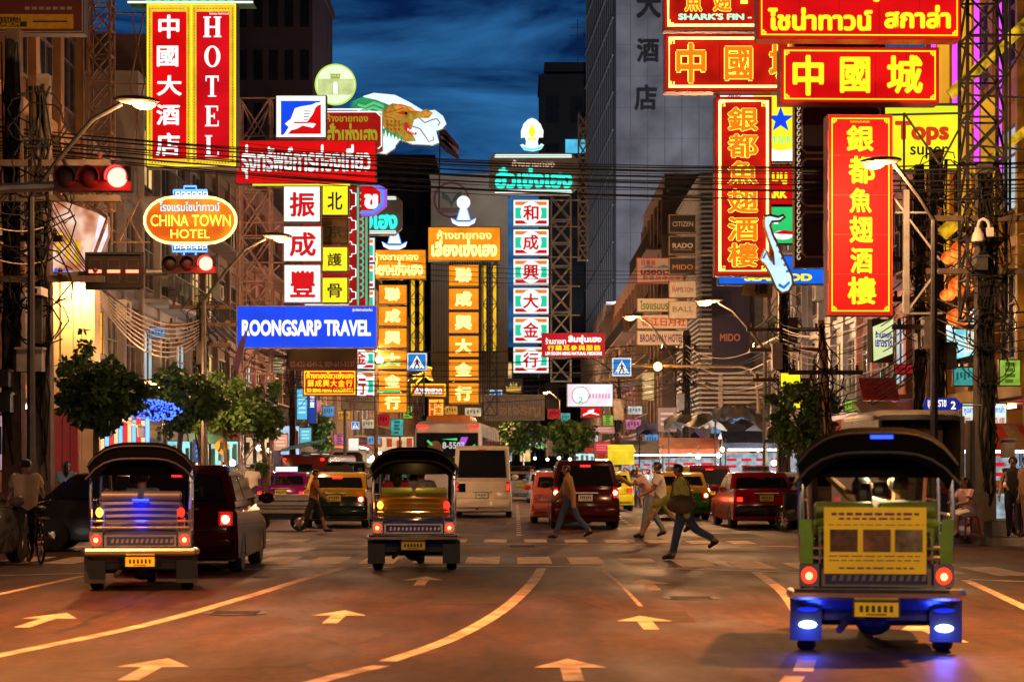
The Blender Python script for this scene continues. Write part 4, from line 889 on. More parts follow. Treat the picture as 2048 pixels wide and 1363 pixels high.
# --- red pavilion board with scallops, round emblem, dragon
s = Sign('pavilion_sign', 'dark red pavilion board with white outlined corners and green scalloped edge', 'sign', (600, 372, 736, 612), 73, .4, cab=CAB, face=E('dark red lit panel', (.36, .008, .008), .8, .3, 1))
for y0, y1 in ((372, 425), (427, 472), (475, 520), (523, 566), (569, 610)):
    s.tubes('neon_outline', [[(610, y0 + 2), (697, y0 + 2), (697, y0 + 8), (703, y0 + 9), (704, y0 + 14), (712, y0 + 15), (712, y1 - 13), (704, y1 - 12), (703, y1 - 7), (697, y1 - 6), (697, y1 - 1), (610, y1 - 1)]], .022, WHT, .05)
s.tubes('green_scallop', [[(720 + 7 * math.cos(a), 380 + i * 13 + 7 * math.sin(a)) for a in np.linspace(-math.pi / 2, math.pi / 2, 7)] for i in range(17)], .03, GRNL, .05); s.tubes('green_edge', [[(733, 372), (733, 610)], [(716, 372), (716, 610)]], .035, GRNL, .05)
s = Sign('emblem_disc', 'round pale green lit disc with a walled gate drawn on it', 'sign', (630, 129, 712, 210), 75, .3)
s.disc('cabinet', 671, 169.5, 41, CAB, 0, 36); s.disc('panel', 671, 169.5, 40, E('pale green lit panel', (.80, 1.0, .62), 1.0, .15, .6), .02, 36); s.disc('rim', 671, 169.5, 41.5, E('lime rim', (.55, .80, .10), .9, sample=False), .04, 36, r2=38.5)
GT = E('olive drawing', (.42, .52, .10), .8, sample=False); s.poly('gate_wall', [(635, 158), (708, 158), (707, 190), (636, 190)], E('pale olive drawing', (.62, .74, .30), .85, .2, 3, False), .028)
s.rects('gate_house', [(660, 148, 681, 151), (661, 153, 680, 158)], GT, .034); s.rects('gate_window', [(662 + i * 5, 151, 665 + i * 5, 154) for i in range(4)], GT, .036); s.poly('gate_arch', [(667, 188), (667, 168), (669, 164), (673, 164), (675, 168), (675, 188)], WHT, .034)
s = Sign('dragon_sign', 'white cut-out board with a painted gold and green dragon head', 'sign', (640, 187, 893, 310), 76, .25)
OUT = [(712, 205), (728, 192), (748, 186), (790, 190), (820, 205), (848, 222), (870, 220), (886, 232), (893, 248), (884, 258), (872, 262), (878, 285), (866, 290), (825, 288), (800, 280), (792, 290), (790, 296), (772, 308), (752, 306), (748, 260), (715, 225)]
s.poly('cabinet', OUT, CAB, 0, .25); s.poly('panel', OUT, E('cool white panel', (.82, .95, 1.0), .95, .1, 1), .012)
DG = E('dragon gold', (.50, .28, .03), .75, .4, 4, False); DGR = E('dragon green', (.03, .36, .12), .75, .3, 4, False); DR = E('dragon red', (.62, .03, .02), .8, sample=False)
s.poly('head', [(765, 220), (785, 208), (812, 212), (818, 222), (840, 224), (852, 218), (866, 226), (858, 236), (838, 236), (828, 240), (822, 262), (832, 282), (812, 284), (796, 276), (772, 262), (762, 244)], DG, .02)
s.polys('mane', [[(700, 205 + i * 4), (725, 194 + i * 3), (752, 200 + i * 3), (778, 210 + i), (770, 216 + i), (748, 208 + i * 3), (724, 202 + i * 3)] for i in range(6)], DGR, .03); s.polys('beard', [[(765 + i * 7, 258 + i * 3), (772 + i * 7, 256 + i * 3), (768 + i * 7, 274 + i * 2)] for i in range(6)], DGR, .034)
s.polys('jaw', [[(808, 246), (815, 244), (822, 262), (834, 266), (832, 270), (816, 268), (808, 258)], [(792, 226), (806, 222), (818, 226), (806, 230)]], DR, .036); s.disc('eye', 812, 227, 3, BLKL, .045)
s.polys('tooth', [[(815 + i * 4, 257 + i * 2), (818 + i * 4, 258 + i * 2), (816 + i * 4, 264 + i * 2)] for i in range(4)], WHT, .042)
s.polys('brow', [[(786, 214), (800, 208), (822, 214), (832, 222), (812, 220), (798, 220)], [(840, 228), (850, 222), (864, 226), (856, 233), (846, 234)]], E('dragon orange', (.75, .30, .03), .8, .3, 5, False), .026)
s.polys('scale', [[(772 + (i % 4) * 8, 240 + (i // 4) * 8), (778 + (i % 4) * 8, 242 + (i // 4) * 8), (774 + (i % 4) * 8, 247 + (i // 4) * 8)] for i in range(12)], E('dragon dark gold', (.28, .13, .01), .7, sample=False), .03)
s.tubes('mane_strand', [[(768 - i * 3, 214 + i * 8), (748 - i * 2, 206 + i * 9), (730, 214 + i * 8), (716 + i * 3, 210 + i * 9)] for i in range(6)], .05, E('dragon pale green', (.15, .62, .28), .85, sample=False), .05)
s.tubes('whisker', [[(838, 236), (850, 246), (864, 240), (874, 238), (880, 246), (876, 252)], [(822, 252), (840, 258), (850, 272), (858, 284), (868, 280), (866, 274)]], .022, E('whisker brown', (.30, .16, .05), .7, sample=False), .05)
s.tubes('outline', [[(765, 220), (785, 208), (812, 212), (818, 222), (840, 224)], [(768, 232), (790, 238), (800, 250), (796, 262)], [(774, 226), (796, 220), (808, 216)], [(770, 246), (786, 252), (792, 264)]], .018, DR, .04)
s = Sign('goldshop_sign', 'red octagonal gold shop board with olive Thai lettering beneath the round disc', 'sign', (640, 222, 765, 306), 75.5, .3)
OC = [(640, 222), (752, 222), (765, 234), (765, 300), (752, 306), (640, 306)]
s.poly('cabinet', OC, CAB, 0, .3); s.poly('panel', OC, E('deep red lit panel', (.38, .01, .006), .75, .3, 1), .012); OL = E('olive lettering', (.42, .36, .02), .8, sample=False)
s.text('ห้างขายทอง', (652, 228, 736, 244), OL, .02); s.text('ฮั่วเซ่งเฮง', (655, 246, 755, 288), OL, .04); s.tubes('neon_outline', [[(652, 219), (724, 219)], [(652, 224), (752, 224), (763, 234), (763, 292), (756, 298)]], .025, WHT, .05)
s = Sign('octagon_sign', 'octagonal red sign with one white Thai letter and violet striped rim', 'sign', (722, 364, 774, 432), 72.3, .2)
oc = [(722, 364), (748, 364), (774, 378), (774, 412), (748, 432), (722, 432)]; s.poly('cabinet', oc, CAB, 0, .2); s.poly('rim', oc, E('violet rim', (.36, .10, .80), .9, sample=False), .01)
s.poly('rim', [(722, 368), (747, 368), (768, 381), (768, 410), (747, 427), (722, 427)], E('blue rim', (.1, .3, .95), .9, sample=False), .016); s.poly('panel', [(722, 372), (745, 372), (761, 384), (761, 406), (745, 421), (722, 421)], RED, .022); s.text('ข', (728, 388, 756, 418), WHT, .06)
# --- striped gold shop columns (white, green, orange, red) and their cyan header
def striped(b_, ch, D, lab):
    s = Sign('striped_board', lab, 'sign', b_, D, .3, 0, 'striped character boards', CAB, E('striped white', (.95, .98, 1.0), 1.0, .1, 1)); x0, y0, x1, y1 = b_; w, h = x1 - x0, y1 - y0
    s.rect('orange_stripe', (x0 + w * .05, y0 + h * .06, x1 - w * .05, y0 + h * .2), ORSL, .018); s.rect('green_stripe', (x0 + w * .05, y0 + h * .30, x1 - w * .05, y0 + h * .72), GRNL, .018); s.rect('red_stripe', (x0 + w * .05, y0 + h * .80, x1 - w * .05, y0 + h * .93), REDL, .018)
    s.disc('disc', x0 + w / 2, y0 + h / 2, w * .30, WHT, .026, 24, h * .44); s.text(ch, (x0 + w * .27, y0 + h * .2, x0 + w * .72, y0 + h * .8), REDL, .028, .034)
for ch, y0 in zip('和成興大金行', (400, 459, 518, 576, 634, 694)): striped((1027, y0, 1097, y0 + 51), ch, 86, 'striped lit board with red character %s in the central column' % ch)
for ch, y0 in zip('和成興', (476, 528, 580)): striped((690, y0, 749, y0 + 48), ch, 88, 'striped lit board with character %s half hidden by the pavilion board' % ch)
for ch, b_ in zip('金行', [(690, 694, 749, 738), (690, 742, 749, 801)]): striped(b_, ch, 88, 'striped lit board with character %s beside the goldsmith sign' % ch)
def header(b_, D, full, lab):
    x0, y0, x1, y1 = b_; s = Sign('header_sign', lab, 'sign', b_, D, .4, 0); w, h = x1 - x0, y1 - y0
    oc = [(x0 + 12, y0), (x1 - 12, y0), (x1, y0 + 12), (x1, y1 - 14), (x1 - 14, y1), (x0 + 14, y1), (x0, y1 - 14), (x0, y0 + 12)]
    s.poly('cabinet', oc, M('grey header face', (.28, .27, .28), .6, .2, .3, 1), 0, .4)
    for yy in (y0 + 3, y1 - 9): s.polys('stripe', [[(x0 + 14, yy), (x1 - 14, yy), (x1 - 11, yy + 2), (x0 + 11, yy + 2)], [(x0 + 11, yy + 4.4), (x1 - 11, yy + 4.4), (x1 - 12, yy + 6), (x0 + 12, yy + 6)]], WHT, .02); s.rect('green_stripe', (x0 + 12, yy + 2, x1 - 12, yy + 4.4), GRNL, .022)
    s.text('ห้างขายทอง', (x0 + w * .26, y0 + h * .17, x0 + w * .74, y0 + h * .34), E('peach lettering', (.9, .62, .40), .9, sample=False), .03, .05); s.text('ฮั่วเซ่งเฮง', (x0 + w * .07, y0 + h * .34, x1 - w * .06, y0 + h * .86), CYN, .05, .05)
    return s
header((978, 306, 1155, 389), 85.5, True, 'grey eight sided header with cyan Thai lettering above the striped column')
header((650, 390, 804, 470), 86, False, 'grey header with cyan Thai lettering peeping out behind the octagonal sign')
s = Sign('flame_emblem', 'white lit emblem with a golden flame and ribbon on the cyan header', 'sign', (1040, 236, 1088, 303), 85.6, .15)
fo = [(1048, 300), (1040, 290), (1046, 288), (1051, 292), (1052, 283), (1050, 275), (1042, 276), (1042, 262), (1047, 248), (1056, 239), (1064, 236), (1072, 239), (1081, 248), (1087, 262), (1086, 275), (1078, 275), (1075, 283), (1077, 292), (1083, 287), (1088, 290), (1082, 299), (1066, 303)]
s.poly('panel', fo, WHTP, .012); s.polys('flame', [[(1064, 248), (1071, 262), (1068, 274), (1060, 274), (1057, 262)], [(1056, 276), (1072, 276), (1074, 281), (1064, 279), (1054, 281)]], YEL, .025); s.poly('ribbon', [(1042, 291), (1050, 295), (1064, 298), (1078, 295), (1087, 290), (1082, 298), (1064, 302), (1048, 299)], CYN, .03)
# --- amber gold shop columns
def amber(hb, sq, chars, D, lab, emb):
    x0, y0, x1, y1 = hb; w, h = x1 - x0, y1 - y0
    s = Sign('header_sign', 'wide amber lit header with pale Thai lettering ' + lab, 'sign', hb, D, .35, 0, cab=CAB, face=ORGP)
    s.text('ห้างขายทอง', (x0 + w * .12, y0 + h * .08, x0 + w * .88, y0 + h * .36), ORGL, .02); s.text('เลี่ยงเซ่งเฮง', (x0 + w * .04, y0 + h * .36, x1 - w * .04, y0 + h * .9), ORGL, .05)
    for ch, b_ in zip(chars, sq):
        a, c, d, e = b_; q = Sign('character_board', 'amber lit board with pale character %s %s' % (ch, lab), 'sign', b_, D + .3, .3, 0, 'amber character boards', CAB, ORGP)
        q.text(ch, (a + (d - a) * .2, c + (e - c) * .12, d - (d - a) * .22, e - (e - c) * .14), ORGL, .05, .025)
    ex, ey = emb; q = Sign('keyhole_emblem', 'white lit keyhole emblem on a ribbon above the amber header ' + lab, 'sign', (ex - 22, ey, ex + 22, ey + 63), D, .15)
    q.disc('round', ex, ey + 15, 13.5, WHTP, .012, 24); q.poly('base', [(ex - 6, ey + 25), (ex + 6, ey + 25), (ex + 13, ey + 50), (ex - 13, ey + 50)], WHTP, .02); q.poly('ribbon', [(ex - 25, ey + 47), (ex - 12, ey + 54), (ex + 12, ey + 54), (ex + 25, ey + 47), (ex + 22, ey + 56), (ex + 10, ey + 62), (ex - 10, ey + 62), (ex - 22, ey + 56)], WHT, .03)
    q.tubes('neon_outline', [[(ex - 6, ey + 26), (ex - 13, ey + 50)], [(ex + 6, ey + 26), (ex + 13, ey + 50)], [(ex - 25, ey + 47), (ex - 12, ey + 54), (ex + 12, ey + 54), (ex + 25, ey + 47)]], .025, NEOB, .05)
amber((857, 455, 1000, 520), [(898, 530 + i * 47.2, 957, 571 + i * 47.2) for i in range(6)], '聯成興大金行', 85, 'in the central column', (927, 390))
amber((732, 500, 851, 557), [(758, 570 + i * 43.3, 813, 607 + i * 43.3) for i in range(6)], '聯成興大金行', 92, 'in the left column', (789, 437))
for D, x, lab in ((85.6, 968, 'central'), (85.6, 990, 'central'), (92.8, 825, 'left'), (92.8, 842, 'left')):
    o = MB(E('yellow strip', (.9, .52, .02), .85, .4, 2)).bar((0, 0, 0), (0, 0, PZ(530, D) - PZ(700, D)), .09, 6).build('light_strip'); o.location = (PX(x, D), D + .35, PZ(700, D)); tag(o, 'upright yellow light strip in the lattice beside the %s amber column' % lab, 'light strip', 'yellow light strips ' + lab)
# --- small signs in the middle distance
s = Sign('medicine_sign', 'red medicine shop sign with white Thai and yellow Chinese lines', 'sign', (1085, 667, 1208, 712), 75, .2, cab=CABR, face=E('crimson lit panel', (.52, .008, .02), .9, .2, 1))
s.text('ร้านขายยา', (1091, 675, 1132, 688), WHT, .02); s.text('ลิ้มซุ่นเฮง', (1136, 670, 1203, 688), WHT, .05); s.text('行藥耳參與服務', (1094, 690, 1202, 701), YEL, .02, horiz=True); s.text('LIM SOON HENG NATURAL MEDICINE', (1091, 703, 1204, 710), WHT, .05)
s = Sign('animal_shop_sign', 'pale pink and green lit panel sign with a round badge', 'sign', (1135, 768, 1225, 812), 76, .2, cab=CAB, face=E('pale pink lit panel', (.95, .72, .92), .95, .15, 1, True, (.75, 1.0, .95))); s.disc('badge', 1161, 790, 17, WHT, .02); s.disc('badge_rim', 1161, 790, 17.5, GSTL, .026, r2=16); s.text('2', (1156, 793, 1166, 805), GRNL, .03); s.rects('pink_block', [(1178 + i * 6.4, 787, 1182 + i * 6.4, 796) for i in range(7)], E('pink mark', (.8, .4, .55), .8, sample=False), .02)
s = Sign('small_red_sign', 'little red sign with a white swoosh under the pale animal sign', 'sign', (1163, 815, 1201, 833), 76, .15, cab=CAB, face=RED); s.polys('swoosh', [[(1166, 828), (1180, 822), (1198, 828), (1198, 830), (1180, 826), (1166, 831)], [(1176, 820), (1188, 818), (1188, 823), (1176, 824)]], WHT)
s = Sign('grid_sign', 'dark unlit grid board with Thai letters and a crown above the far trees', 'sign', (970, 790, 1088, 839), 100, .3, cab=M('grid board', (.13, .12, .13), .6), face=MC['grid board']); s.rects('slat', [(972 + i * 3.4, 792, 973.2 + i * 3.4, 837) for i in range(34)], M('pale slat', (.26, .25, .26), .6), .02); s.text('เพชรเจริญ', (1000, 793, 1050, 805), M('dull gold lettering', (.34, .24, .12), .5), .02, .04); s.text('พ่อเจริญ', (976, 806, 1082, 834), MC['dull gold lettering'], .04, .05); s.ring('frame', (969, 789, 1089, 840), 2, M('tan frame', (.34, .25, .16), .6), .05)
q = Sign('crown_emblem', 'golden crown emblem standing on a dark board over the grid sign', 'sign', (1010, 758, 1044, 786), 101, .15, cab=M('navy board', (.02, .03, .1), .6)); GD = E('gold lit crown', (.65, .38, .06), .8, sample=False)
q.polys('crown', [[(1013, 784), (1041, 784), (1043, 770), (1036, 775), (1033, 764), (1028, 772), (1027, 760), (1026, 772), (1021, 764), (1018, 775), (1011, 770)]], GD)
def pedsign(b_, D, lab, white=True):
    s = Sign('crossing_sign', lab, 'road sign', b_, D, .12, cab=GSTL, face=E('blue sign panel', (.02, .24, .72), .8, .15, 2)); x0, y0, x1, y1 = b_; w, h = x1 - x0, y1 - y0; P = lambda a, b: (x0 + a * w, y0 + b * h)
    s.poly('triangle', [P(.5, .12), P(.9, .86), P(.1, .86)], WHT, .02)
    s.polys('walking_figure', [[P(.46, .28), P(.54, .28), P(.54, .36), P(.46, .36)], [P(.44, .37), P(.56, .37), P(.57, .58), P(.45, .58)], [P(.45, .56), P(.53, .56), P(.40, .82), P(.34, .80)], [P(.49, .56), P(.57, .56), P(.66, .80), P(.60, .82)], [P(.56, .38), P(.68, .52), P(.65, .55), P(.54, .44)], [P(.44, .38), P(.34, .52), P(.37, .55), P(.46, .44)]], BLKL, .028); s.rects('stripe', [(x0 + w * (.16 + i * .18), y0 + h * .80, x0 + w * (.24 + i * .18), y0 + h * .86) for i in range(4)], BLKL, .026); s.ring('frame', b_, w * .035, WHT, .024)
    return s
pedsign((1225, 716, 1262, 751), 79.6, 'blue lit crossing sign on the end of the long right arm'); pedsign((815, 706, 853, 741), 79.6, 'blue lit crossing sign on the end of the left arm'); pedsign((980, 780, 1004, 803), 104, 'small blue crossing sign beside the dark grid board'); pedsign((703, 843, 718, 858), 112, 'tiny blue crossing sign far down the left side')
def pedarm(label, base, D, pts, ambx, amby):
    t = thing('signal_arm', label, 'signal arm', (PX(base, D), D, .15)); X = t.location.x; m = MB(M('steel painted orange lit', (.40, .25, .10), .5, .3)); m.path([(0, 0, 0)] + [(PX(a, D) - X, 0, PZ(b_, D) - .15) for a, b_ in pts], [.1] + [.06] * len(pts), 8); m.build('mast', t)  # mast colour has the orange light on the steel painted in
    T = Matrix.Translation((PX(ambx, D) - X, -.12, PZ(amby, D) - .15)) @ Matrix.Rotation(math.pi / 2, 4, 'X'); a = MB(BLK); a.T = T; a.lathe([(.2, -.15), (.2, 0)], 16); a.build('lamp_housing', t); a = MB(E('flashing amber', (1, .50, .10), 16)); a.T = T; a.ball((0, 0, .02), (.17, .17, .08), n=16); a.build('amber_lamp', t)
    l = bpy.data.lights.new('amber_light', 'POINT'); l.energy = 50; l.color = (1, .4, .05); lo = bpy.data.objects.new('amber_light', l); COL.objects.link(lo); lo.parent = t; lo.location = (PX(ambx, D) - X, -.5, PZ(amby, D) - .15)
pedarm('long curved arm on the right with a flashing amber lamp', 1518, 80, [(1516, 800), (1512, 752), (1500, 738), (1480, 733), (1300, 731), (1226, 731)], 1315, 733)
pedarm('green lit arm on the left with a flashing amber lamp', 752, 80, [(752, 740), (756, 728), (770, 722), (855, 722)], 760, 719)
s = Sign('goldshop_sign', 'small amber sign with white Thai lettering over the tour bus', 'sign', (822, 767, 891, 792), 94, .2, cab=CAB, face=E('red amber panel', (.85, .14, .01), .9, .3, 2)); s.text('ฮั่วเซ่งฮวด', (829, 772, 884, 787), WHT, .04); s.ring('border', (822, 767, 891, 792), 2, YEL, .03)
s = Sign('running_figure_sign', 'orange neon animal shape on top of the small amber sign', 'sign', (825, 732, 866, 766), 94, .1); s.polys('figure', [[(826, 758), (838, 748), (852, 742), (855, 733), (864, 736), (862, 746), (866, 760), (858, 758), (852, 752), (842, 757), (832, 766), (836, 757)]], E('orange figure', (1, .30, .02), 1.0, .4, 5)); s.tubes('neon_outline', [[(826, 758), (838, 748), (852, 742), (855, 733), (864, 736)], [(866, 760), (858, 758), (852, 752), (842, 757), (832, 766)]], .03, NEOY, .05)
s = Sign('hanging_banner', 'small yellow and red upright banner under the small amber sign', 'sign', (857, 797, 888, 840), 95, .12, cab=CAB, face=E('yellow red panel', (1, .55, .05), 1.0, .3, 2)); s.text('大金行', (870, 800, 884, 838), REDL, .03, vert=True); s.text('福興', (860, 803, 868, 833), REDL, .03, vert=True); s.ring('border', (857, 797, 888, 840), 1.5, REDL, .03)
t = frame('green neon edged frame beside the left amber column', 752, 726, 812, 91, .06, .06, 1, DRK, .03); strut_to(t, [((752, 728), (752, 812)), ((752, 782), (800, 782)), ((752, 730), (800, 726))], 90.8, NEOG, .045, 'neon_tube')
s = Sign('cyan_banner', 'tall cyan lit banner on the far left side', 'sign', (594, 778, 614, 838), 84.5, .2, cab=CAB, face=E('cyan banner panel', (.10, .55, .85), .9, .2, 1)); s.rects('mark', [(597, 786 + i * 9, 611, 790 + i * 9) for i in range(5)], E('white blue mark', (.5, .85, 1), .9, sample=False))
s = Sign('blue_banner', 'dark blue upright banner next to the cyan banner', 'sign', (617, 785, 632, 845), 85, .2, cab=CAB, face=E('navy banner panel', (.02, .06, .35), .8, .3, 1)); s.text('宗豐', (620, 790, 629, 815), WHT, .02, vert=True)
# --- right: the red and yellow restaurant signs
SEAM = M('panel seam', (.10, .01, .01), .6)
def seams(s, b_, n, vert, mat=None):
    x0, y0, x1, y1 = b_
    s.rects('panel_seam', [(x0 + (x1 - x0) * (k + 1) / (n + 1) - .4, y0, x0 + (x1 - x0) * (k + 1) / (n + 1) + .4, y1) if vert else (x0, y0 + (y1 - y0) * (k + 1) / (n + 1) - .4, x1, y0 + (y1 - y0) * (k + 1) / (n + 1) + .4) for k in range(n)], mat or SEAM, .0145)
def rest(name, lab, b_, D, yaw, neon=False):
    s = Sign(name, lab, 'sign', b_, D, .5, yaw, cab=CABR, face=REDN if neon else RED); seams(s, b_, 4, b_[2] - b_[0] > b_[3] - b_[1]); return s
ORL = E('orange lit lettering', (1.0, .22, .01), .9, sample=False)
def neonch(s, ch, b_, grow=2.0):
    s.text(ch, (b_[0] - grow * .5, b_[1] - grow * .5, b_[2] + grow * .5, b_[3] + grow * .5), NEOY, .055, .024, 'neon_outline'); s.text(ch, b_, ORL, .030, .034)
s = rest('restaurant_sign', 'top red sign with yellow Thai restaurant name, cut by the picture edge', (1517, -40, 1920, 76), 43, 1.2); key(s, 'border', (1517, -40, 1920, 76), YEL, 2.0, 11)
s.text('ไชน่าทาวน์', (1534, 16, 1745, 63), YEL, .05); s.text('สกาล่า', (1768, 10, 1902, 58), YEL, .05); s.text('ภัตตาคารหู', (1590, -34, 1760, 5), YEL, .05)
s = rest('restaurant_sign', 'wide red sign with three big yellow characters nearest on the right', (1563, 97, 1876, 204), 44, 1.5); key(s, 'border', (1563, 97, 1876, 204), YEL, 2.0, 11)
for ch, b_ in zip('中國城', [(1584, 111, 1647, 193), (1679, 114, 1740, 187), (1773, 110, 1846, 188)]): s.text(ch, b_, YEL, .034)
s = rest('restaurant_sign', 'wide neon outlined red sign with three orange characters behind the wide sign', (1332, 70, 1600, 181), 50, 0, True)
s.tubes('neon_border', [[(1590, 78), (1338, 78), (1338, 174), (1590, 174)]], .035, NEOR, .08); s.rects('fret_corner', [(1340, 80, 1349, 82.5), (1340, 80, 1342.5, 89), (1346, 84, 1349, 88), (1340, 170, 1349, 172.5), (1340, 163, 1342.5, 170), (1346, 164, 1349, 168)], NEOY, .05)
for ch, b_ in zip('中國城', [(1352, 86, 1411, 167), (1449, 93, 1505, 162), (1538, 86, 1600, 160)]): neonch(s, ch, b_)
s = rest('restaurant_sign', 'neon outlined red sign with green capitals at the top edge', (1330, -60, 1560, 57), 50, 0, True); s.tubes('neon_border', [[(1550, 52), (1336, 52), (1336, -60)]], .035, NEOR, .08); s.rects('fret_corner', [(1338, 46, 1347, 48.5), (1338, 40, 1340.5, 46)], NEOY, .05)
s.text("SHARK'S FIN - BIRD'S NEST", (1356, 28, 1640, 41), E('mint lettering', (.45, 1.0, .62), 1.2, sample=False), .05, .05)
for ch, b_ in zip('魚翅', [(1369, -22, 1404, 24), (1426, -22, 1462, 24)]): neonch(s, ch, b_, 1.4)
s.rects('dash', [(1481, 2, 1495, 8)], NEOY, .04)
s = rest('restaurant_sign', 'upright neon outlined red sign with six orange characters', (1432, 196, 1541, 549), 50.3, 0, True); s.tubes('neon_border', [[(1439, 203), (1534, 203), (1534, 542), (1439, 542), (1439, 203)]], .035, NEOR, .08)
rs = []
for cx, sx in ((1441, 1), (1532, -1)):
    for cy, sy in ((205, 1), (540, -1)):
        for (a, c, d, e) in ((0, 0, 9, 2.4), (0, 0, 2.4, 9), (6, 5, 9, 8)): q = sorted((cx + sx * a, cx + sx * d)); r = sorted((cy + sy * c, cy + sy * e)); rs.append((q[0], r[0], q[1], r[1]))
s.rects('fret_corner', rs, NEOY, .05)
for i, ch in enumerate('銀都魚翅酒樓'): y = [215, 268, 322, 378, 434, 486][i]; neonch(s, ch, (1455, y, 1516, y + 48), 1.5)
s = rest('restaurant_sign', 'upright red sign with six flat yellow characters nearest the right poles', (1658, 232, 1783, 627), 42.5, 1.5); key(s, 'border', (1658, 232, 1783, 627), YEL, 2.0, 11); s.text('ไชน่าทาวน์ สกาล่า', (1700, 241, 1738, 246), YEL, .01)
for ch, b_ in zip('銀都魚翅酒樓', [(1692, 251, 1747, 304), (1696, 312, 1750, 368), (1698, 376, 1743, 426), (1698, 432, 1746, 486), (1700, 495, 1745, 547), (1694, 553, 1752, 609)]): s.text(ch, b_, YEL, .034)
for q in (s,):
    q.rects('lamp_clip', [(1655, 240 + i * 60, 1658, 262 + i * 60) for i in range(6)], DRK, .03)
# --- boards between them
s = Sign('brown_panel_sign', 'tall unlit brown board of rounded panels with a scroll border', 'sign', (1592, 76, 1768, 532), 47.5, .4, cab=M('brown board', (.10, .035, .025), .5, 0, .3, 1), face=MC['brown board'])
for y0, y1 in ((60, 97), (212, 306), (318, 412), (424, 514)):
    x0, x1 = 1604, 1760; r = 8; o = [(x0 + r, y0), (x1 - r, y0), (x1, y0 + r), (x1, y1 - r), (x1 - r, y1), (x0 + r, y1), (x0, y1 - r), (x0, y0 + r), (x0 + r, y0)]
    s.tubes('panel_frame', [o], .028, M('pale gold frame', (.62, .50, .36), .35, .6), .04); s.poly('dark_panel', o[:-1], M('dark brown panel', (.05, .018, .012), .35, 0, .3, 1), .016)
s.disc('emblem', 1680, 366, 34, M('silver emblem', (.5, .45, .4), .4), .03); s.rects('emblem_bar', [(1646, 362, 1714, 370)], MC['dark brown panel'], .036); s.rect('door_shape', (1645, 440, 1700, 508), M('tan inlay', (.5, .36, .2), .5), .024)
s.tubes('scroll_border', [[(1597 + 3 * math.cos(a), 215 + i * 13 + 5 * math.sin(a)) for a in np.linspace(0, 5.2, 9)] for i in range(24)], .012, E('scroll bulbs', (.9, .70, .50), .7, sample=False), .03)
s = Sign('star_sign', 'yellow and white lit sign with a blue star behind the upright neon sign', 'sign', (1440, 182, 1588, 322), 52, .3, cab=CAB, face=WHTP); s.poly('yellow_field', [(1500, 184), (1588, 184), (1588, 296), (1560, 302), (1536, 296), (1530, 220)], YELP, .02)
s.poly('star', [(1561 + (27 if i % 2 == 0 else 11) * math.sin(i * math.pi / 5), 240 - (27 if i % 2 == 0 else 11) * math.cos(i * math.pi / 5)) for i in range(10)], BLUP, .03); s.text('M.S.N', (1535, 272, 1588, 286), NEOG, .01); s.text('婚紗', (1455, 183, 1484, 195), REDL, .02); s.text('NEW', (1546, 184, 1570, 192), BLUP, .03)
s = Sign('park_sign', 'red sign with yellow letters below the star sign', 'sign', (1520, 332, 1588, 408), 52, .3, cab=CAB, face=RED); s.text('เมนู', (1536, 345, 1574, 370), YEL, .05); s.text('PARK', (1522, 380, 1574, 397), YEL, .06)
s = Sign('green_sign', 'green lit sign with a red swipe behind the saxophone', 'sign', (1520, 414, 1590, 486), 52, .3, cab=CAB, face=E('green lit panel', (.03, .62, .16), .9, .2, 1)); s.disc('dish', 1566, 470, 20, WHT, .02, ry=9); s.poly('swipe', [(1546, 466), (1568, 460), (1588, 463), (1588, 469), (1560, 468)], REDL, .03); s.rects('mark', [(1548, 432, 1556, 448)], WHT, .02)
s = Sign('seafood_sign', 'long blue seafood sign with yellow letters under the neon sign', 'sign', (1438, 512, 1668, 567), 51.5, .3, cab=CAB, face=E('blue seafood panel', (.01, .14, .85), .85, .25, 1)); s.text('SEAFOOD', (1488, 547, 1624, 562), YEL, .06)
s = Sign('saxophone_sign', 'white and pale blue lit saxophone shaped sign', 'sign', (1519, 428, 1590, 586), 46.5, .15)
sax = [(1528, 432), (1540, 430), (1556, 434), (1566, 430), (1570, 434), (1560, 442), (1544, 443), (1540, 450), (1546, 470), (1556, 490), (1566, 515), (1584, 552), (1586, 568), (1578, 582), (1564, 586), (1552, 576), (1540, 548), (1530, 530), (1520, 520), (1528, 498), (1534, 503), (1540, 518), (1548, 530), (1546, 505), (1536, 478), (1528, 452)]
s.poly('cabinet', sax, M('gold edge', (.45, .28, .08), .4, .5), 0, .15); cxm, cym = 1552, 510
s.poly('panel', [(x + (cxm - x) * .04 + (1.2 if x < cxm else -1.2), y + (cym - y) * .012) for x, y in sax], E('pale blue lit panel', (.62, .90, 1.0), 1.0, .2, 2), .012)
s.tubes('outline', [sax + [sax[0]]], .03, M('bronze outline', (.35, .2, .06), .4, .5), .015); s.polys('key_mark', [[(1546 + i * 5, 476 + i * 13), (1551 + i * 5, 474 + i * 13), (1553 + i * 5, 479 + i * 13), (1548 + i * 5, 481 + i * 13)] for i in range(6)], E('deep blue mark', (.03, .2, .65), .8, sample=False), .022)
s.polys('bell_line', [[(1556, 572), (1568, 578), (1580, 566), (1578, 562), (1567, 572), (1558, 566)], [(1524, 516), (1531, 504), (1533, 507), (1528, 518)]], E('deep blue mark', (.03, .2, .65), .8), .024)
s = Sign('supermarket_sign', 'bright yellow supermarket sign with red and black lettering', 'sign', (1766, 212, 1919, 340), 52, .3, cab=CAB, face=YELP); s.rect('cap_strip', (1766, 212, 1919, 228), E('greenish yellow strip', (.75, .85, .02), .95, sample=False), .016)
s.text('Tops', (1789, 242, 1898, 292), E('orange red lettering', (.70, .05, .01), .85, sample=False), .05); s.text('super', (1820, 293, 1896, 318), BLKL, .015)
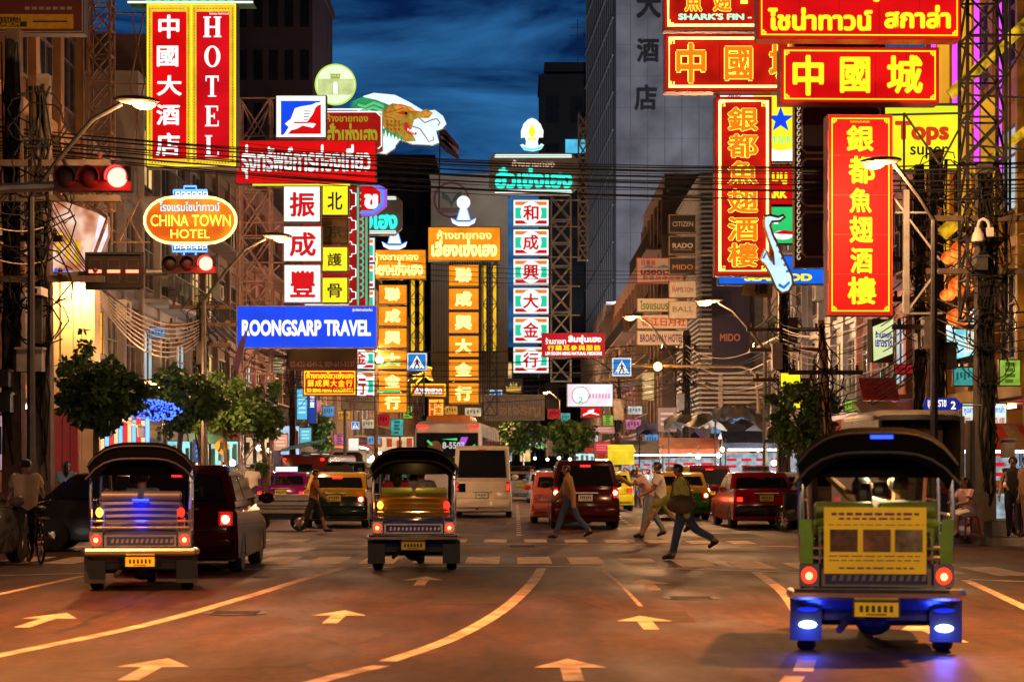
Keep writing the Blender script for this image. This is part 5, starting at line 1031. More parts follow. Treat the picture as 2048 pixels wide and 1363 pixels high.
s = Sign('character_banner', 'tan cloth banner with one dark character under the seafood sign', 'banner', (1484, 568, 1546, 594), 49.5, .03); s.poly('cloth', [(1490, 566), (1546, 566), (1544, 596), (1482, 590)], M('tan cloth', (.45, .30, .14), .8, 0, .3, 2), .03, 0); s.text('樓', (1507, 568, 1536, 588), BLKL, .03, .034)
# --- watch boards and hotel name boards
for nm, b_, mat, lm, w_ in (('CITIZEN', (1339, 430, 1391, 465), M('black board', (.02, .018, .018), .4), M('silver lettering', (.5, .46, .42), .5), .005), ('RADO', (1339, 473, 1391, 508), MC['black board'], MC['silver lettering'], .03), ('MIDO', (1339, 516, 1391, 548), MC['black board'], M('copper lettering', (.42, .2, .1), .5), .015), ('HAMILTON', (1339, 561, 1391, 594), M('grey board', (.42, .38, .35), .6, 0, .2), M('dark grey lettering', (.12, .1, .1), .6), .01), ('BALL', (1339, 603, 1392, 636), MC['grey board'], MC['dark grey lettering'], .005)):
    s = Sign('watch_board', ('black' if mat is MC['black board'] else 'grey') + ' unlit board lettered %s in the stacked column' % nm, 'sign', b_, 94, .35, 0, 'stacked watch boards', CAB, mat); x0, y0, x1, y1 = b_
    dy = 3 if nm == 'BALL' else 0; s.text(nm, (x0 + 6, y0 + 13 - dy, x1 - 5, y0 + 23 - dy), lm, w_); s.ring('frame', (x0 - .6, y0 - .6, x1 + .6, y1 + .6), 1, M('tan edge', (.4, .3, .2), .5), .03)
    if nm == 'RADO': s.text('SWITZERLAND', (x0 + 8, y0 + 25, x1 - 7, y0 + 27.5), lm, 0)
    if nm == 'HAMILTON': s.rect('badge', (x0 + 4, y0 + 11, x0 + 9, y0 + 17), M('orange badge', (.6, .25, .05), .5), .02)
for (nm, b_, lc, tb, lab) in (('โรงแรมบรอดเวย์', (1275, 597, 1372, 622), (.06, .22, .03), (1280, 601, 1372, 619), 'white board with green Thai hotel name'), ('香江日月社', (1275, 630, 1374, 656), (.5, .06, .04), (1282, 634, 1372, 652), 'white board with faint red characters'), ('BROADWAY HOTEL', (1275, 662, 1366, 689), (.09, .04, .22), (1280, 668, 1366, 684), 'white board lettered with a hotel name in purple capitals')):
    s = Sign('hotel_board', lab + ' on the right side', 'sign', b_, 96, .25, 0, 'hotel name boards', CAB, M('white lit board', (.62, .56, .50), .6, 0, .15, 2)); s.text(nm, tb, M('board letter ' + nm, lc, .6), .03)
s = Sign('harbour_board', 'pinkish white board with purple lettering and blue hills behind the watch boards', 'sign', (1274, 516, 1370, 566), 97, .25, 0, cab=CABR, face=M('pinkish board', (.55, .42, .42), .6, 0, .2, 2)); s.text('百樂飯', (1281, 520, 1312, 531), M('crimson lettering', (.42, .03, .06), .6), .02, horiz=True); s.poly('hill', [(1281, 536), (1296, 530), (1312, 534), (1330, 529), (1340, 536)], M('blue hill', (.12, .22, .42), .7), .02); s.text('บรอดเว', (1281, 539, 1340, 549), M('plum lettering', (.20, .01, .10), .6), .06); s.text('桑拿按摩浴室', (1284, 551, 1362, 560), MC['crimson lettering'], .01, horiz=True); s.ring('frame', (1273, 515, 1371, 567), 1.6, M('red frame', (.4, .05, .06), .6), .03)
s = Sign('watch_poster', 'tall navy poster with copper watch lettering', 'poster', (1425, 540, 1498, 742), 97.6, .1, cab=CAB, face=M('navy poster', (.020, .018, .065), .35, 0, .2, .5)); s.text('MIDO', (1440, 667, 1480, 682), M('bright copper lettering', (.6, .22, .12), .4), .02); s.text('a mark of true design', (1436, 628, 1478, 634), M('lilac lettering', (.3, .25, .38), .5), .01)
# --- shop level signs on the right
s = Sign('shop_name_sign', 'pale blue shop fascia with dark Thai letters behind the stalls', 'sign', (1422, 824, 1522, 866), 90, .2, 0, cab=CAB, face=E('pale blue fascia', (.16, .32, .62), .62, .2, .8)); s.text('ศรีนคร', (1440, 833, 1512, 858), M('navy lettering', (.03, .04, .12), .4), .05, .05)
s = Sign('yellow_upright_sign', 'small yellow upright sign half hidden by the right round tree', 'sign', (1562, 746, 1600, 815), 61, .15, 0, cab=CAB, face=YELP); s.text('แม่ศรี', (1570, 762, 1592, 776), BLKL, .03); s.rects('line', [(1568, 784 + i * 6, 1592, 786 + i * 6) for i in range(4)], BLKL)
s = Sign('street_name_sign', 'blue arrow shaped street name sign with the number 2', 'road sign', (1846, 794, 1927, 824), 41, .06, 0); ar = [(1846, 811), (1852, 795), (1912, 795), (1927, 810), (1912, 824), (1855, 823)]
s.poly('plate', ar, E('navy blue plate', (.01, .022, .26), .8, .15, 3), .0, .06); s.text('เยาวราช', (1855, 799, 1892, 813), WHT, .02); s.text('Yaowarat', (1856, 813, 1873, 817), WHT, .01); s.text('2', (1901, 802, 1911, 818), WHT, .03); s.tubes('bracket', [[(1927, 810), (1965, 810)]], .02, GSTL, -.06)
s = Sign('shark_restaurant_sign', 'white lit restaurant sign with green capitals behind the broad utility pole', 'sign', (1925, 807, 2012, 872), 51, .2, 0, cab=CAB, face=E('mint white panel', (.72, .92, .82), .9, .15, 1)); s.text('หูฉลามไชน่าทาวน์สกาล่า', (1928, 811, 2008, 829), BLUP, .02); s.text('銀都魚翅酒樓', (1928, 834, 2010, 848), REDL, .01, horiz=True); s.text("SHARK'S FIN RESTAURANT", (1936, 856, 2009, 868), E('green lettering', (.05, .42, .06), .7, sample=False), .03)
s = Sign('screen_sign', 'tilted teal and white lit screen beneath the red lanterns', 'sign', (1886, 636, 1960, 722), 47.8, .25, 24, cab=CAB); po = [(1886, 652), (1962, 612), (1962, 706), (1890, 722)]
s.poly('panel', po, E('teal screen', (.25, .80, .90), 1.0, .4, 2, True, (.85, 1, 1)), .02); s.rects('bar', [(1934 + i * 6, 660 - (i % 3) * 8, 1936.5 + i * 6, 700) for i in range(5)], E('amber bar', (.8, .5, .1), .8, sample=False), .03)
s = Sign('tilted_shop_sign', 'tilted pale yellow sign with purple Thai letters above the red eave', 'sign', (1742, 640, 1788, 722), 52, .2, 24, cab=CAB); s.poly('panel', [(1742, 654), (1790, 636), (1788, 706), (1744, 722)], E('pale lime panel', (.78, .88, .40), .85, .2, 1), .02); s.text('ร้านทอง', (1746, 662, 1786, 676), E('violet lettering', (.10, .03, .50), .6, sample=False), .05); s.text('เยาวราช', (1746, 679, 1786, 694), MC['violet lettering'], .05)
s = Sign('pharmacy_sign', 'small green and white sign by the grey truck', 'sign', (1722, 830, 1755, 862), 56, .15, 0, cab=CAB, face=WHTP); s.rect('green_field', (1722, 830, 1755, 844), E('mint green', (.03, .5, .15), .9, sample=False), .02); s.text('ภัตตา', (1726, 833, 1750, 841), WHT, .03, .03); s.text('中', (1732, 848, 1744, 860), REDL, .02)
ea = thing('tiled_eave', 'red tiled eave lit from below under the tilted pale yellow sign', 'eave', W(1740, 790, 53.5)); m = MB(M('red roof tile', (.55, .05, .03), .6, 0, .3, 3)); k = 53.5 / F
for i in range(14): x = -30 * k + i * 5.2 * k; m.slab([(x, -1.2, -12 * k), (x + 4.8 * k, -1.2, -11 * k + i * .0), (x + 4.8 * k + 10 * k, .3, 34 * k), (x + 10 * k, .3, 34 * k)], .03)
m.build('roof_tile', ea); m = MB(M('eave soffit', (.5, .4, .3), .7)); m.slab([(-34 * k, -1.0, -32 * k), (46 * k, -1.0, -32 * k), (46 * k, .2, -14 * k), (-34 * k, .2, -14 * k)], .04); m.build('soffit', ea)
# --- upper left boards
s = Sign('money_transfer_sign', 'dark red board with a yellow money transfer strip at the upper left corner', 'sign', (-60, -60, 165, 64), 44, .4, 0, cab=CAB, face=M('maroon board', (.13, .025, .02), .5, 0, .3, 1)); s.rect('yellow_strip', (-60, 29, 147, 58), M('ochre strip', (.55, .32, .02), .5), .02); s.text('WESTERN', (-10, 35, 42, 44), BLKL, .05); s.rect('black_bar', (-20, 44, 54, 54), BLKL, .024); s.text('UNION', (-2, 45, 41, 53), M('ochre lettering', (.55, .32, .02), .5), .04, .034); s.ring('frame', (-60, -60, 166, 65), 2, M('pale edge', (.4, .38, .36), .5, .4), .03); s.rects('icon', [(50 + i * 14, 14, 60 + i * 14, 20) for i in range(7)], M('pale icon', (.35, .25, .22), .6)); s.rects('small_line', [(66, 42, 135, 45)], MC['black lettering'], .024)
s = Sign('faded_red_sign', 'unlit faded red board behind the hotel sign lattice', 'sign', (162, 203, 294, 245), 74, .2, 0, cab=CAB, face=M('faded red board', (.32, .03, .03), .6, 0, .3, 1)); s.text('รุ่งทรัพย์', (196, 207, 290, 241), M('faded lettering', (.5, .22, .2), .6), .06)
s = Sign('led_canopy_sign', 'angled lit canopy billboard in orange white and violet behind the left utility pole', 'sign', (74, 385, 216, 605), 53, .3, 0)
s.poly('cabinet', [(76, 384), (215, 432), (216, 470), (168, 604), (76, 604)], CAB, 0, .3); s.poly('panel', [(76, 384), (200, 428), (170, 560), (76, 560)], E('warm photo panel', (.80, .26, .12), .75, .5, 1.6, True, (.9, .62, .45)), .012); s.poly('white_strip', [(200, 428), (215, 432), (216, 470), (196, 520), (172, 556)], E('pink white strip', (.95, .70, .80), 1.0, .4, 3), .016); s.poly('violet_strip', [(76, 528), (168, 548), (168, 604), (76, 604)], E('violet strip', (.16, .10, .85), .9, .6, 3, True, (.75, .8, 1.0)), .03)
s.polys('golden_figure', [[(98 + i * 18, 455 + i * 8), (108 + i * 18, 458 + i * 8), (104 + i * 18, 500 + i * 10), (94 + i * 18, 498 + i * 10)] for i in range(4)], E('golden figure', (.75, .40, .02), .9, .4, 4, False), .034)
s.tubes('edge_beam', [[(130, 378), (216, 436)], [(216, 436), (170, 560)]], .05, RST, .05)
s = Sign('yellow_upright_sign', 'plain warm yellow upright sign beside the warm lit columns', 'sign', (178, 625, 204, 706), 55, .15, 0, cab=CAB, face=E('warm yellow panel', (1.0, .48, .02), .95, .15, 1)); s.rects('seam', [(178, 650, 204, 651), (178, 676, 204, 677)], DRK, .016)
s = Sign('warning_sign', 'yellow diamond warning sign under the left street trees', 'road sign', (426, 876, 460, 910), 60, .03, 0); s.poly('plate', [(443, 874), (461, 892), (443, 910), (425, 892)], M('yellow sign plate', (.75, .52, .03), .45), 0); s.polys('figure', [[(440, 884), (446, 884), (446, 893), (451, 902), (447, 903), (443, 896), (439, 903), (435, 902), (440, 893)]], BLKL, .006); s.tubes('post', [[(443, 910), (443, 1006)]], .03, GSTL, -.05)
for i, (x0, y0, x1, y1, D, c, lab) in enumerate([(388, 880, 414, 925, 63, (.03, .12, .40), 'blue lit shop panel behind the left street trees'), (548, 868, 575, 900, 80, (.9, .35, .2), 'orange shop board far down the left pavement'), (600, 855, 622, 885, 88, (.15, .55, .75), 'pale teal shop board behind the small tree'), (697, 876, 717, 900, 95, (1, .9, .75), 'white lit shop panel left of the tour bus'), (1188, 884, 1220, 906, 100, (.65, .05, .06), 'red shop board beside the yellow skip'), (1286, 745, 1308, 800, 95, (.55, .36, .14), 'brown upright board above the stalls'), (1316, 815, 1352, 862, 84, (.40, .20, .13), 'brown poster board above the stalls'), (1180, 852, 1230, 866, 104, (.5, .2, .15), 'dim red canopy board over the far pavement')]):
    s = Sign('shop_board', lab, 'sign', (x0, y0, x1, y1), D, .12, 0, cab=CAB, face=E('board light %d' % i, c, .8, .25, 2)); w = x1 - x0; s.rects('line', [(x0 + w * .15, y0 + (y1 - y0) * (.2 + j * .22), x1 - w * (.15 + .1 * (j % 2)), y0 + (y1 - y0) * (.3 + j * .22)) for j in range(3)], E('board mark %d' % i, [min(1, q * 1.6 + .15) for q in c], .8, sample=False))
# flag beside the dragon
fl = thing('flag', 'striped flag drooping beside the dragon sign', 'flag', W(878, 420, 78)); k = 78 / F
MB(DRK).bar((0, 0, 0), (2 * k, 0, 165 * k), .03, 6).build('staff', fl)
for (c, a, b_) in (((.10, .03, .06), 0, 10), ((.25, .25, .28), 10, 20), ((.04, .05, .14), 20, 34)):
    MB(M('flag band %d' % a, c, .8)).prism([(2 * k, (162 - a) * k), (14 * k, (160 - a) * k), (40 * k, (128 - a) * k), (40 * k, (120 - a) * k), (14 * k, (150 - b_) * k), (2 * k, (162 - b_) * k)], 0, .04 + a * .001).build('flag_band', fl)

# --- small lit shop signs crowding the middle distance
SS = [('pink', (.85, .25, .45)), ('teal', (.10, .60, .55)), ('amber', (1.0, .45, .06)), ('white', (.90, .92, .85)), ('crimson', (.65, .02, .03)), ('sky blue', (.15, .45, .90)), ('lime', (.45, .75, .08)), ('cream', (.95, .75, .45))]
for i, (x0, y0, x1, y1, D, where) in enumerate([(620, 800, 640, 822, 95, 'over the small tree on the left'), (646, 812, 668, 832, 97, 'between the small tree and the bus'), (676, 822, 700, 838, 99, 'left of the tiny crossing sign'), (724, 838, 748, 856, 110, 'right of the tiny crossing sign'), (752, 828, 778, 850, 108, 'under the left amber column'), (782, 838, 806, 870, 112, 'just left of the tour bus roof'), (806, 812, 824, 836, 115, 'above the left corner of the tour bus'), (640, 842, 664, 858, 96, 'above the minibus'), (668, 868, 690, 890, 100, 'left above the minibus'), (735, 872, 760, 888, 125, 'behind the walking men'), (890, 812, 915, 828, 140, 'above the right side of the tour bus'), (930, 815, 962, 832, 145, 'under the central amber column'), (1096, 818, 1120, 836, 130, 'above the bright green small tree'), (1122, 826, 1140, 842, 122, 'left of the little swoosh sign'), (1206, 830, 1226, 850, 105, 'beside the pale utility pole'), (1256, 812, 1284, 828, 110, 'left of the brown poster board'), (1252, 838, 1282, 858, 104, 'above the yellow booth'), (1290, 868, 1316, 890, 98, 'above the waiting crowd'), (1356, 868, 1392, 884, 92, 'below the brown poster board'), (1395, 842, 1418, 872, 93, 'left of the pale blue fascia'), (1530, 850, 1552, 880, 76, 'left of the right round tree'), (1545, 700, 1560, 735, 74, 'upright behind the thick utility pole'), (1690, 800, 1716, 822, 62, 'under the red tiled eave'), (1180, 870, 1196, 884, 118, 'left of the pale utility pole'), (262, 560, 286, 600, 68, 'upright on the left facades under the countdown'), (300, 655, 330, 675, 66, 'above the blue fairy lights'), (440, 640, 462, 690, 86, 'upright behind the second left lamp post'), (540, 715, 566, 745, 90, 'left of the phone board'), (1790, 730, 1826, 746, 54, 'right of the tilted pale yellow sign'), (1908, 735, 1945, 770, 51, 'below the teal screen'), (2000, 720, 2040, 770, 49, 'at the right edge under the tangled cables')]):
    cn, c = SS[(i * 5) % 8]; s = Sign('small_shop_sign', 'small %s lit shop sign %s' % (cn, where), 'sign', (x0, y0, x1, y1), D, .12, 0, cab=CAB, face=E('small sign ' + cn, c, .5, .5, 3)); w, h = x1 - x0, y1 - y0; dk = E('sign mark ' + cn, [q * .25 for q in c], .6, sample=False)
    if w > h: s.rects('mark', [(x0 + w * (.12 + j * .2), y0 + h * .25, x0 + w * (.25 + j * .2), y0 + h * (.7 - .12 * (j % 2))) for j in range(4)], dk)
    else: s.rects('mark', [(x0 + w * .25, y0 + h * (.1 + j * .22), x0 + w * (.75 - .1 * (j % 2)), y0 + h * (.24 + j * .22)) for j in range(4)], dk)
# ---------------------------------------------------------------- vehicles
PAINT_C = {}
def car_paint(name, c):
    m = M('car paint ' + name, c, .16, .0, .12, 2, 0, .12); m.node_tree.nodes['Principled BSDF'].inputs['Specular IOR Level'].default_value = .08 if name == 'dark wine' else .3; return m
def wheel(parent, x, y, r=.3, w=.19, rim=CHR, spokes=8):
    sx = 1 if x > 0 else -1; T = Matrix.Translation((x, y, r)) @ Matrix.Rotation(math.pi / 2, 4, 'Y')
    t = MB(RUB); t.lathe([(r * .62, -w / 2), (r * .93, -w / 2), (r, -w * .32), (r, w * .32), (r * .93, w / 2), (r * .62, w / 2)], 22, T=T); o = t.build('wheel', parent)
    m = MB(rim); m.lathe([(r * .60, sx * w * .30), (r * .66, sx * w * .42), (r * .60, sx * w * .46), (r * .5, sx * w * .30)], 22, T=T)
    for k in range(spokes):
        a = 2 * math.pi * k / spokes; m.path([T @ Vector((0, 0, sx * w * .40)), T @ Vector((r * .58 * math.cos(a), r * .58 * math.sin(a), sx * w * .36))], [r * .12, r * .06], 4)
    m.lathe([(.02, sx * w * .36), (r * .16, sx * w * .40), (r * .1, sx * w * .46)], 10, T=T); m.build('rim', o); return o
def arches(L, ya, yb, r, zb): 
    o = []
    for yc in (yb, ya): o.append([(yc + r * math.cos(a), .02 + zb + max(0, r * math.sin(a))) for a in np.linspace(0, math.pi, 9)])
    return o
SED = dict(L=4.5, W=1.72, H=1.45, belt=.95, deck=1.02, g=(.62, 1.15, 2.45, 3.25), hood=.86)
HAT = dict(L=4.2, W=1.72, H=1.55, belt=.98, deck=.98, g=(.08, .62, 2.1, 3.35), hood=.9)
SUV = dict(L=4.5, W=1.76, H=1.76, belt=1.05, deck=1.05, g=(.10, .30, 2.9, 3.5), hood=1.0)
VAN = dict(L=5.3, W=1.88, H=2.28, belt=1.22, deck=1.22, g=(.06, .30, 4.1, 4.9), hood=1.1)
def car(label, px, D, shape, paint, lower=None, yaw=0, plate=PLATEY, cat='car', sign=None, lit=1, x=None, bumper=None, hi=True, name='parked_car', group=None, s=1.0, wind=None, lampz=None, dirt=False, people=False):
    q = dict(shape); L, Wd, H = q['L'], q['W'], q['H']; bz = .20; ht = q['belt']
    t = thing(name, label, cat, (PX(px, D) if x is None else x, D, 0), math.radians(yaw), group); t.scale = (s, s, s)
    ya, yb = .82, L - .85; r = .36; ar = arches(L, ya, yb, r, bz)
    prof = [(.06, bz + .02), (.0, .42), (.0, .62), (.05, ht * .9), (.12, q['deck'] - .02), (q['g'][0], q['deck'] + .02), (q['g'][3], ht), (L - .75, q['hood']), (L - .18, .72), (L, .55), (L - .02, .34), (L - .08, bz + .02)] + ar[0] + ar[1]
    b = MB(paint); b.xprism(prof, Wd, .16 if shape is HAT else .09, paint, (q['belt'] * .55, q['belt'] + .05, .05)); body = b.build('body', t)
    if lower:
        m = MB(lower); m.xprism([(-.012, .24), (-.012, .66), (.02, .82), (.09, .82), (.09, .24)], Wd + .012, .09, lower); m.xprism([(ya + r + .02, bz + .03), (ya + r + .02, .62), (yb - r - .02, .60), (yb - r - .02, bz + .03)], Wd + .016, .03, lower); m.build('lower_panel', t)
    g0, g1, g2, g3 = q['g']; tw = .13 if shape is SED else (.07 if shape is VAN else (.24 if shape is HAT else .17)); IN = .16 if shape is HAT else .09
    c = MB(paint); c.xprism([(g0, ht - .03), (g1 - .03, H - .08), (g1 + .10, H - .01), ((g1 + g2) / 2, H), (g2 - .1, H - .02), (g2, H - .07), (g3, ht - .03)], Wd * .955, .12 if shape is HAT else .06, paint, (ht, H, tw)); c.build('cabin', t)
    def P(y, z, f): k = (1 - tw * min(1, max(0, (z - ht) / (H - ht)))); return f * Wd * .955 / 2 * k
    z0, z1 = ht + .05, H - .15; yr = lambda z: g0 + (g1 - .03 - g0) * (z - ht + .03) / (H - .05 - ht)
    m = MB(GLS); e = .055; w0, w1 = P(0, z0, .86), P(0, z1, .84); m.slab([(-w0, yr(z0) - .015, z0), (w0, yr(z0) - .015, z0), (w1, yr(z1) - .015, z1), (-w1, yr(z1) - .015, z1)], .022); m.build('rear_window', t)
    yf = lambda z: g3 + (g2 - g3) * (z - ht + .03) / (H - .04 - ht)
    m = MB(GLS); m.slab([(w0, yf(z0) + .02, z0), (-w0, yf(z0) + .02, z0), (-w1, yf(z1) + .02, z1), (w1, yf(z1) + .02, z1)], .02); m.build('windscreen', t)
    mid = (g1 + g2) / 2
    for sx in (-1, 1):
        for a, b_ in ((0, 1), (1, 0)):
            ys0 = (yr(z0) + .16 if a == 0 else mid + .05); ys1 = (mid - .05 if a == 0 else yf(z0) - .16); yt0 = (yr(z1) + .14 if a == 0 else mid + .05); yt1 = (mid - .05 if a == 0 else yf(z1) - .12)
            f0, f1 = P(0, z0, 1) * sx, P(0, z1, 1) * sx; qd = [(f0, ys0, z0), (f0, ys1, z0), (f1, yt1, z1), (f1, yt0, z1)]
            m = MB(GLS); m.slab(qd if sx > 0 else qd[::-1], .014); m.build('side_window', t)
        m = MB(paint if not lower else BLK); m.ball((sx * (Wd / 2 + .10), g3 - .25, ht + .06), (.13, .07, .09), n=10, m=6); m.build('wing_mirror', t)
        # lamps
        lz = lampz or (ht - .20 if shape in (SED, HAT) else ht - .12); lh = .15 if shape in (SED,) else (.30 if shape in (SUV, VAN) else .2); lw = .20 if shape in (SED, HAT) else .12
        xo = sx * Wd * .46; xi = sx * (Wd * .46 - lw); yl = .02
        m = MB(TAILD); qd = [(xi, -.005, lz - lh / 2), (xo, .03, lz - lh / 2), (xo, .06, lz + lh / 2), (xi, .03, lz + lh / 2)]; m.slab(qd if sx > 0 else qd[::-1], .045); o = m.build('tail_lamp', t)
        if lit:
            m = MB(TAILR); qd = [(xi + sx * lw * .2, -.05, lz - lh * .35), (xo - sx * lw * .12, -.03, lz - lh * .35), (xo - sx * lw * .12, -.005, lz + lh * .3), (xi + sx * lw * .2, -.02, lz + lh * .3)]; m.slab(qd if sx > 0 else qd[::-1], .012); m.build('lamp_core', o)
            if lit > 1: m = MB(TAILW); m.ball((xo - sx * lw * .45, -.055, lz), (.055, .012, .06), n=10, m=6); m.build('brake_core', o)
        for y in (ya, yb): wheel(t, sx * (Wd / 2 - .10), y, .31)
        m = MB(E('headlamp', (1, .9, .7), 4, sample=False)); m.ball((sx * Wd * .36, L - .10, .66), (.16, .07, .08), n=10, m=6); m.build('headlight', t)
    m = MB(BLK); m.box(-Wd * .46, Wd * .46, .15, L - .15, bz - .02, .34); m.build('underbody', t)
    pz = .78 if shape is SED else (.72 if shape is VAN else .80); m = MB(plate); m.box(-.18, .18, -.045, .04, pz - .08, pz + .08); po = m.build('licence_plate', t); m = MB(DRK); m.box(-.20, .20, -.03, .02, pz - .10, pz + .10); m.build('plate_frame', po); m = MB(M('plate print', (.06, .04, .02), .6))
    for i in range(6): m.box(-.135 + i * .048, -.108 + i * .048, -.0465, .0, pz - .02, pz + .045)
    m.box(-.08, .08, -.0465, .0, pz - .055, pz - .04); m.build('plate_print', po)
    m = MB(bumper or paint); m.xprism([(-.07, .36), (-.08, .52), (-.03, .58), (.12, .58), (.12, .32), (-.03, .32)], Wd * .97, .12, bumper or paint); m.build('bumper', t)
    m = MB(CHR); m.box(-.32, .32, -.035, .03, pz + .115, pz + .14); m.build('trim_strip', t)
    m = MB(DRK); m.box(-Wd * .44, Wd * .44, -.012, .06, .625, .632); m.box(-.2, -.12, -.03, .05, .26, .32); m.build('panel_gap', t)
    if hi: m = MB(TAILR if lit > 1 else TAILD); m.slab([(-.13, yr(H - .16) - .06, H - .165), (.13, yr(H - .16) - .06, H - .165), (.13, yr(H - .12) - .06, H - .125), (-.13, yr(H - .12) - .06, H - .125)], .015); m.build('high_brake_lamp', t)
    if sign:
        m = MB(sign if not isinstance(sign, str) else M('taxi roof board', (.55, .45, .25), .5)); y = mid; m.box(-.36, .36, y - .09, y + .09, H + .02, H + .17); so = m.build('roof_sign', t)
        if isinstance(sign, str): m = MB(BLKL); put_text(m, sign, -.32, H + .05, .32, H + .14, y - .095, .05); m.build('lettering', so)
    return t
# tuk-tuks -----------------------------------------------------
def tuk(label, px, D, yaw, seat, roll, body, board=False, blue=False, plate_lit=False, amber=True, sc=1.0):
    t = thing('tuk_tuk', label, 'tuk-tuk', (PX(px, D), D, 0), math.radians(yaw)); t.scale = (sc, sc, sc)
    B_ = M('tuk paint ' + body[0], body[1], .25, .3, .2, 3, 0, .6); RFB = None; S_ = M('seat vinyl ' + seat[0], seat[1], .38, 0, .25, 3); RL = M('seat roll ' + roll[0], roll[1], .4, 0, .25, 3); RF = M('black canopy vinyl', (.008, .007, .007), .75, 0, .35, 3, .15)
    # lower body and bumper
    m = MB(B_); m.xprism([(.02, .54), (.02, .74), (.06, .78), (1.25, .78), (1.25, .36), (.12, .36)], 1.22, .05, B_); m.xprism([(1.25, .30), (1.25, .48), (2.2, .48), (2.62, .95), (2.74, .90), (2.70, .42), (2.4, .30)], 1.0, .12, B_); m.build('body', t)
    m = MB(CHR); m.box(-.44, .44, -.035, .018, .555, .70); np_ = m.build('name_panel', t)
    m = MB(B_); m.box(-.41, .41, -.042, -.02, .575, .68); m.build('panel_insert', np_)
    m = MB(CHR)
    for i in range(13): x = -.36 + i * .06; m.prism([(x, .60), (x + .035, .605), (x + .04, .655), (x + .012, .65)], -.047, -.03)
    m.build('chrome_ornament', np_)
    m = MB(CHR); m.path([(-.68, .05, .495), (-.66, -.08, .495), (.66, -.08, .495), (.68, .05, .495)], .048, 8); m.box(-.66, .66, -.10, .03, .455, .535); bo = m.build('bumper', t)
    m = MB(M('reflector', (.5, .02, .01), .3))
    for sx in (-1, 1): m.prism([(sx * .42, .48), (sx * .50, .48), (sx * .46, .53)], -.108, -.095)
    m.build('reflector', bo)
    # tail lamps
    for sx in (-1, 1):
        m = MB(CHR); m.box(sx * .54 - .08, sx * .54 + .08, -.03, .02, .555, .735); lo = m.build('tail_lamp', t)
        m = MB(E('tuk tail lamp', (1, .035, .015), 2.0, sample=False)); m.ball((sx * .54, -.03, .645), (.065, .03, .07), n=12, m=7); lm = m.build('lamp_lens', lo)
        m = MB(E('tuk lamp core', (1, .30, .08), 7, sample=False)); m.ball((sx * .54, -.058, .64), (.028, .01, .03), n=8, m=5); m.build('lamp_core', lm)
        # mudguard, flap and wheel
        m = MB(BLK); m.box(sx * .565 - .13, sx * .565 + .13, .10, .125, .10, .46); m.build('mud_flap', t)
        if amber and not board: m = MB(AMB if sx < 0 else TAILR); m.ball((sx * .50, -.01, .98), (.045, .03, .06), n=10, m=6); ao = m.build('side_lamp', t)
        w = wheel(t, sx * .56, .45, .255, .15)
        # posts and rails
        m = MB(CHR); m.path([(sx * .60, .05, .76), (sx * .615, .04, 1.2), (sx * .60, .08, 1.54)], .022, 7); m.build('post', t); m = MB(CHR); m.path([(sx * .58, 1.25, .5), (sx * .59, 1.28, 1.2), (sx * .58, 1.3, 1.58)], .02, 7); m.build('post', t); m = MB(CHR); m.path([(sx * .5, 2.25, .5), (sx * .52, 2.22, 1.1), (sx * .54, 2.1, 1.56)], .02, 7); m.build('post', t)
        m = MB(CHR)
        for z in (.86, .95, 1.04, 1.13): m.bar((sx * .615, .06, z), (sx * .60, 1.2, z), .011, 6)
        for y in (.3, .6, .9): m.bar((sx * .61, y, .78), (sx * .61, y, 1.13), .009, 5)
        m.build('side_rail', t)
    m = MB(M('tuk underbody', (.02, .018, .018), .6, .2, .3)); m.box(-.45, .45, .15, 1.9, .27, .40); m.path([(-.50, .45, .26), (.50, .45, .26)], .055, 8); m.ball((0, .45, .25), (.16, .14, .13)); m.path([(-.2, .1, .30), (-.28, .0, .22), (-.30, -.06, .20)], .03, 7); m.build('axle', t)
    m = MB(M('brown tank', (.16, .08, .05), .4, .3)); m.ball((.02, .3, .34), (.34, .16, .09), n=12, m=6); m.build('fuel_tank', t)
    wheel(t, .001, 2.35, .24, .12)
    m = MB(PLATEY); m.box(-.175, .175, -.10, -.085, .315, .43); po = m.build('licence_plate', t); m = MB(DRK); m.box(-.19, .19, -.084, -.06, .305, .46); m.build('plate_bracket', po); m = MB(M('plate print', (.06, .04, .02), .6))
    for i in range(6): m.box(-.135 + i * .048, -.108 + i * .048, -.1015, -.09, .352, .405)
    m.box(-.08, .08, -.1015, -.09, .328, .338); m.build('plate_print', po)
    m = MB(CHR)
    for z in (.79, .87): m.bar((-.61, .0, z), (.61, .0, z), .016, 6)
    for x in (-.6, -.45, .45, .6): m.bar((x, .0, .74), (x, .0, 1.02), .012, 6)
    m.build('rear_rail', t)
    # seat: back with pleats, roll and cushion
    m = MB(S_)
    for i in range(4): m.xprism([(.07, .80 + i * .078), (.05, .84 + i * .078), (.07, .873 + i * .078), (.18, .873 + i * .078), (.18, .80 + i * .078)], 1.02, .04, S_)
    so = m.build('seat_back', t)
    for i in range(2): m = MB(RL); m.path([((-.5, .02)[i], .12, 1.17), ((-.48, .04)[i], .12, 1.17), ((-.04, .48)[i], .12, 1.17), ((-.02, .5)[i], .12, 1.17)], [.05, .075, .075, .05], 12); m.build('head_roll', so)
    m = MB(S_); m.xprism([(.18, .78), (.18, .92), (.3, .95), (.72, .94), (.76, .88), (.76, .78)], 1.04, .05, S_); m.build('seat_cushion', t)
    m = MB(S_); m.xprism([(1.35, .62), (1.35, .78), (1.42, .80), (1.7, .79), (1.72, .62)], .56, .05, S_); m.xprism([(1.28, .78), (1.25, 1.05), (1.33, 1.06), (1.38, .80)], .50, .04, S_); m.build('driver_seat', t)
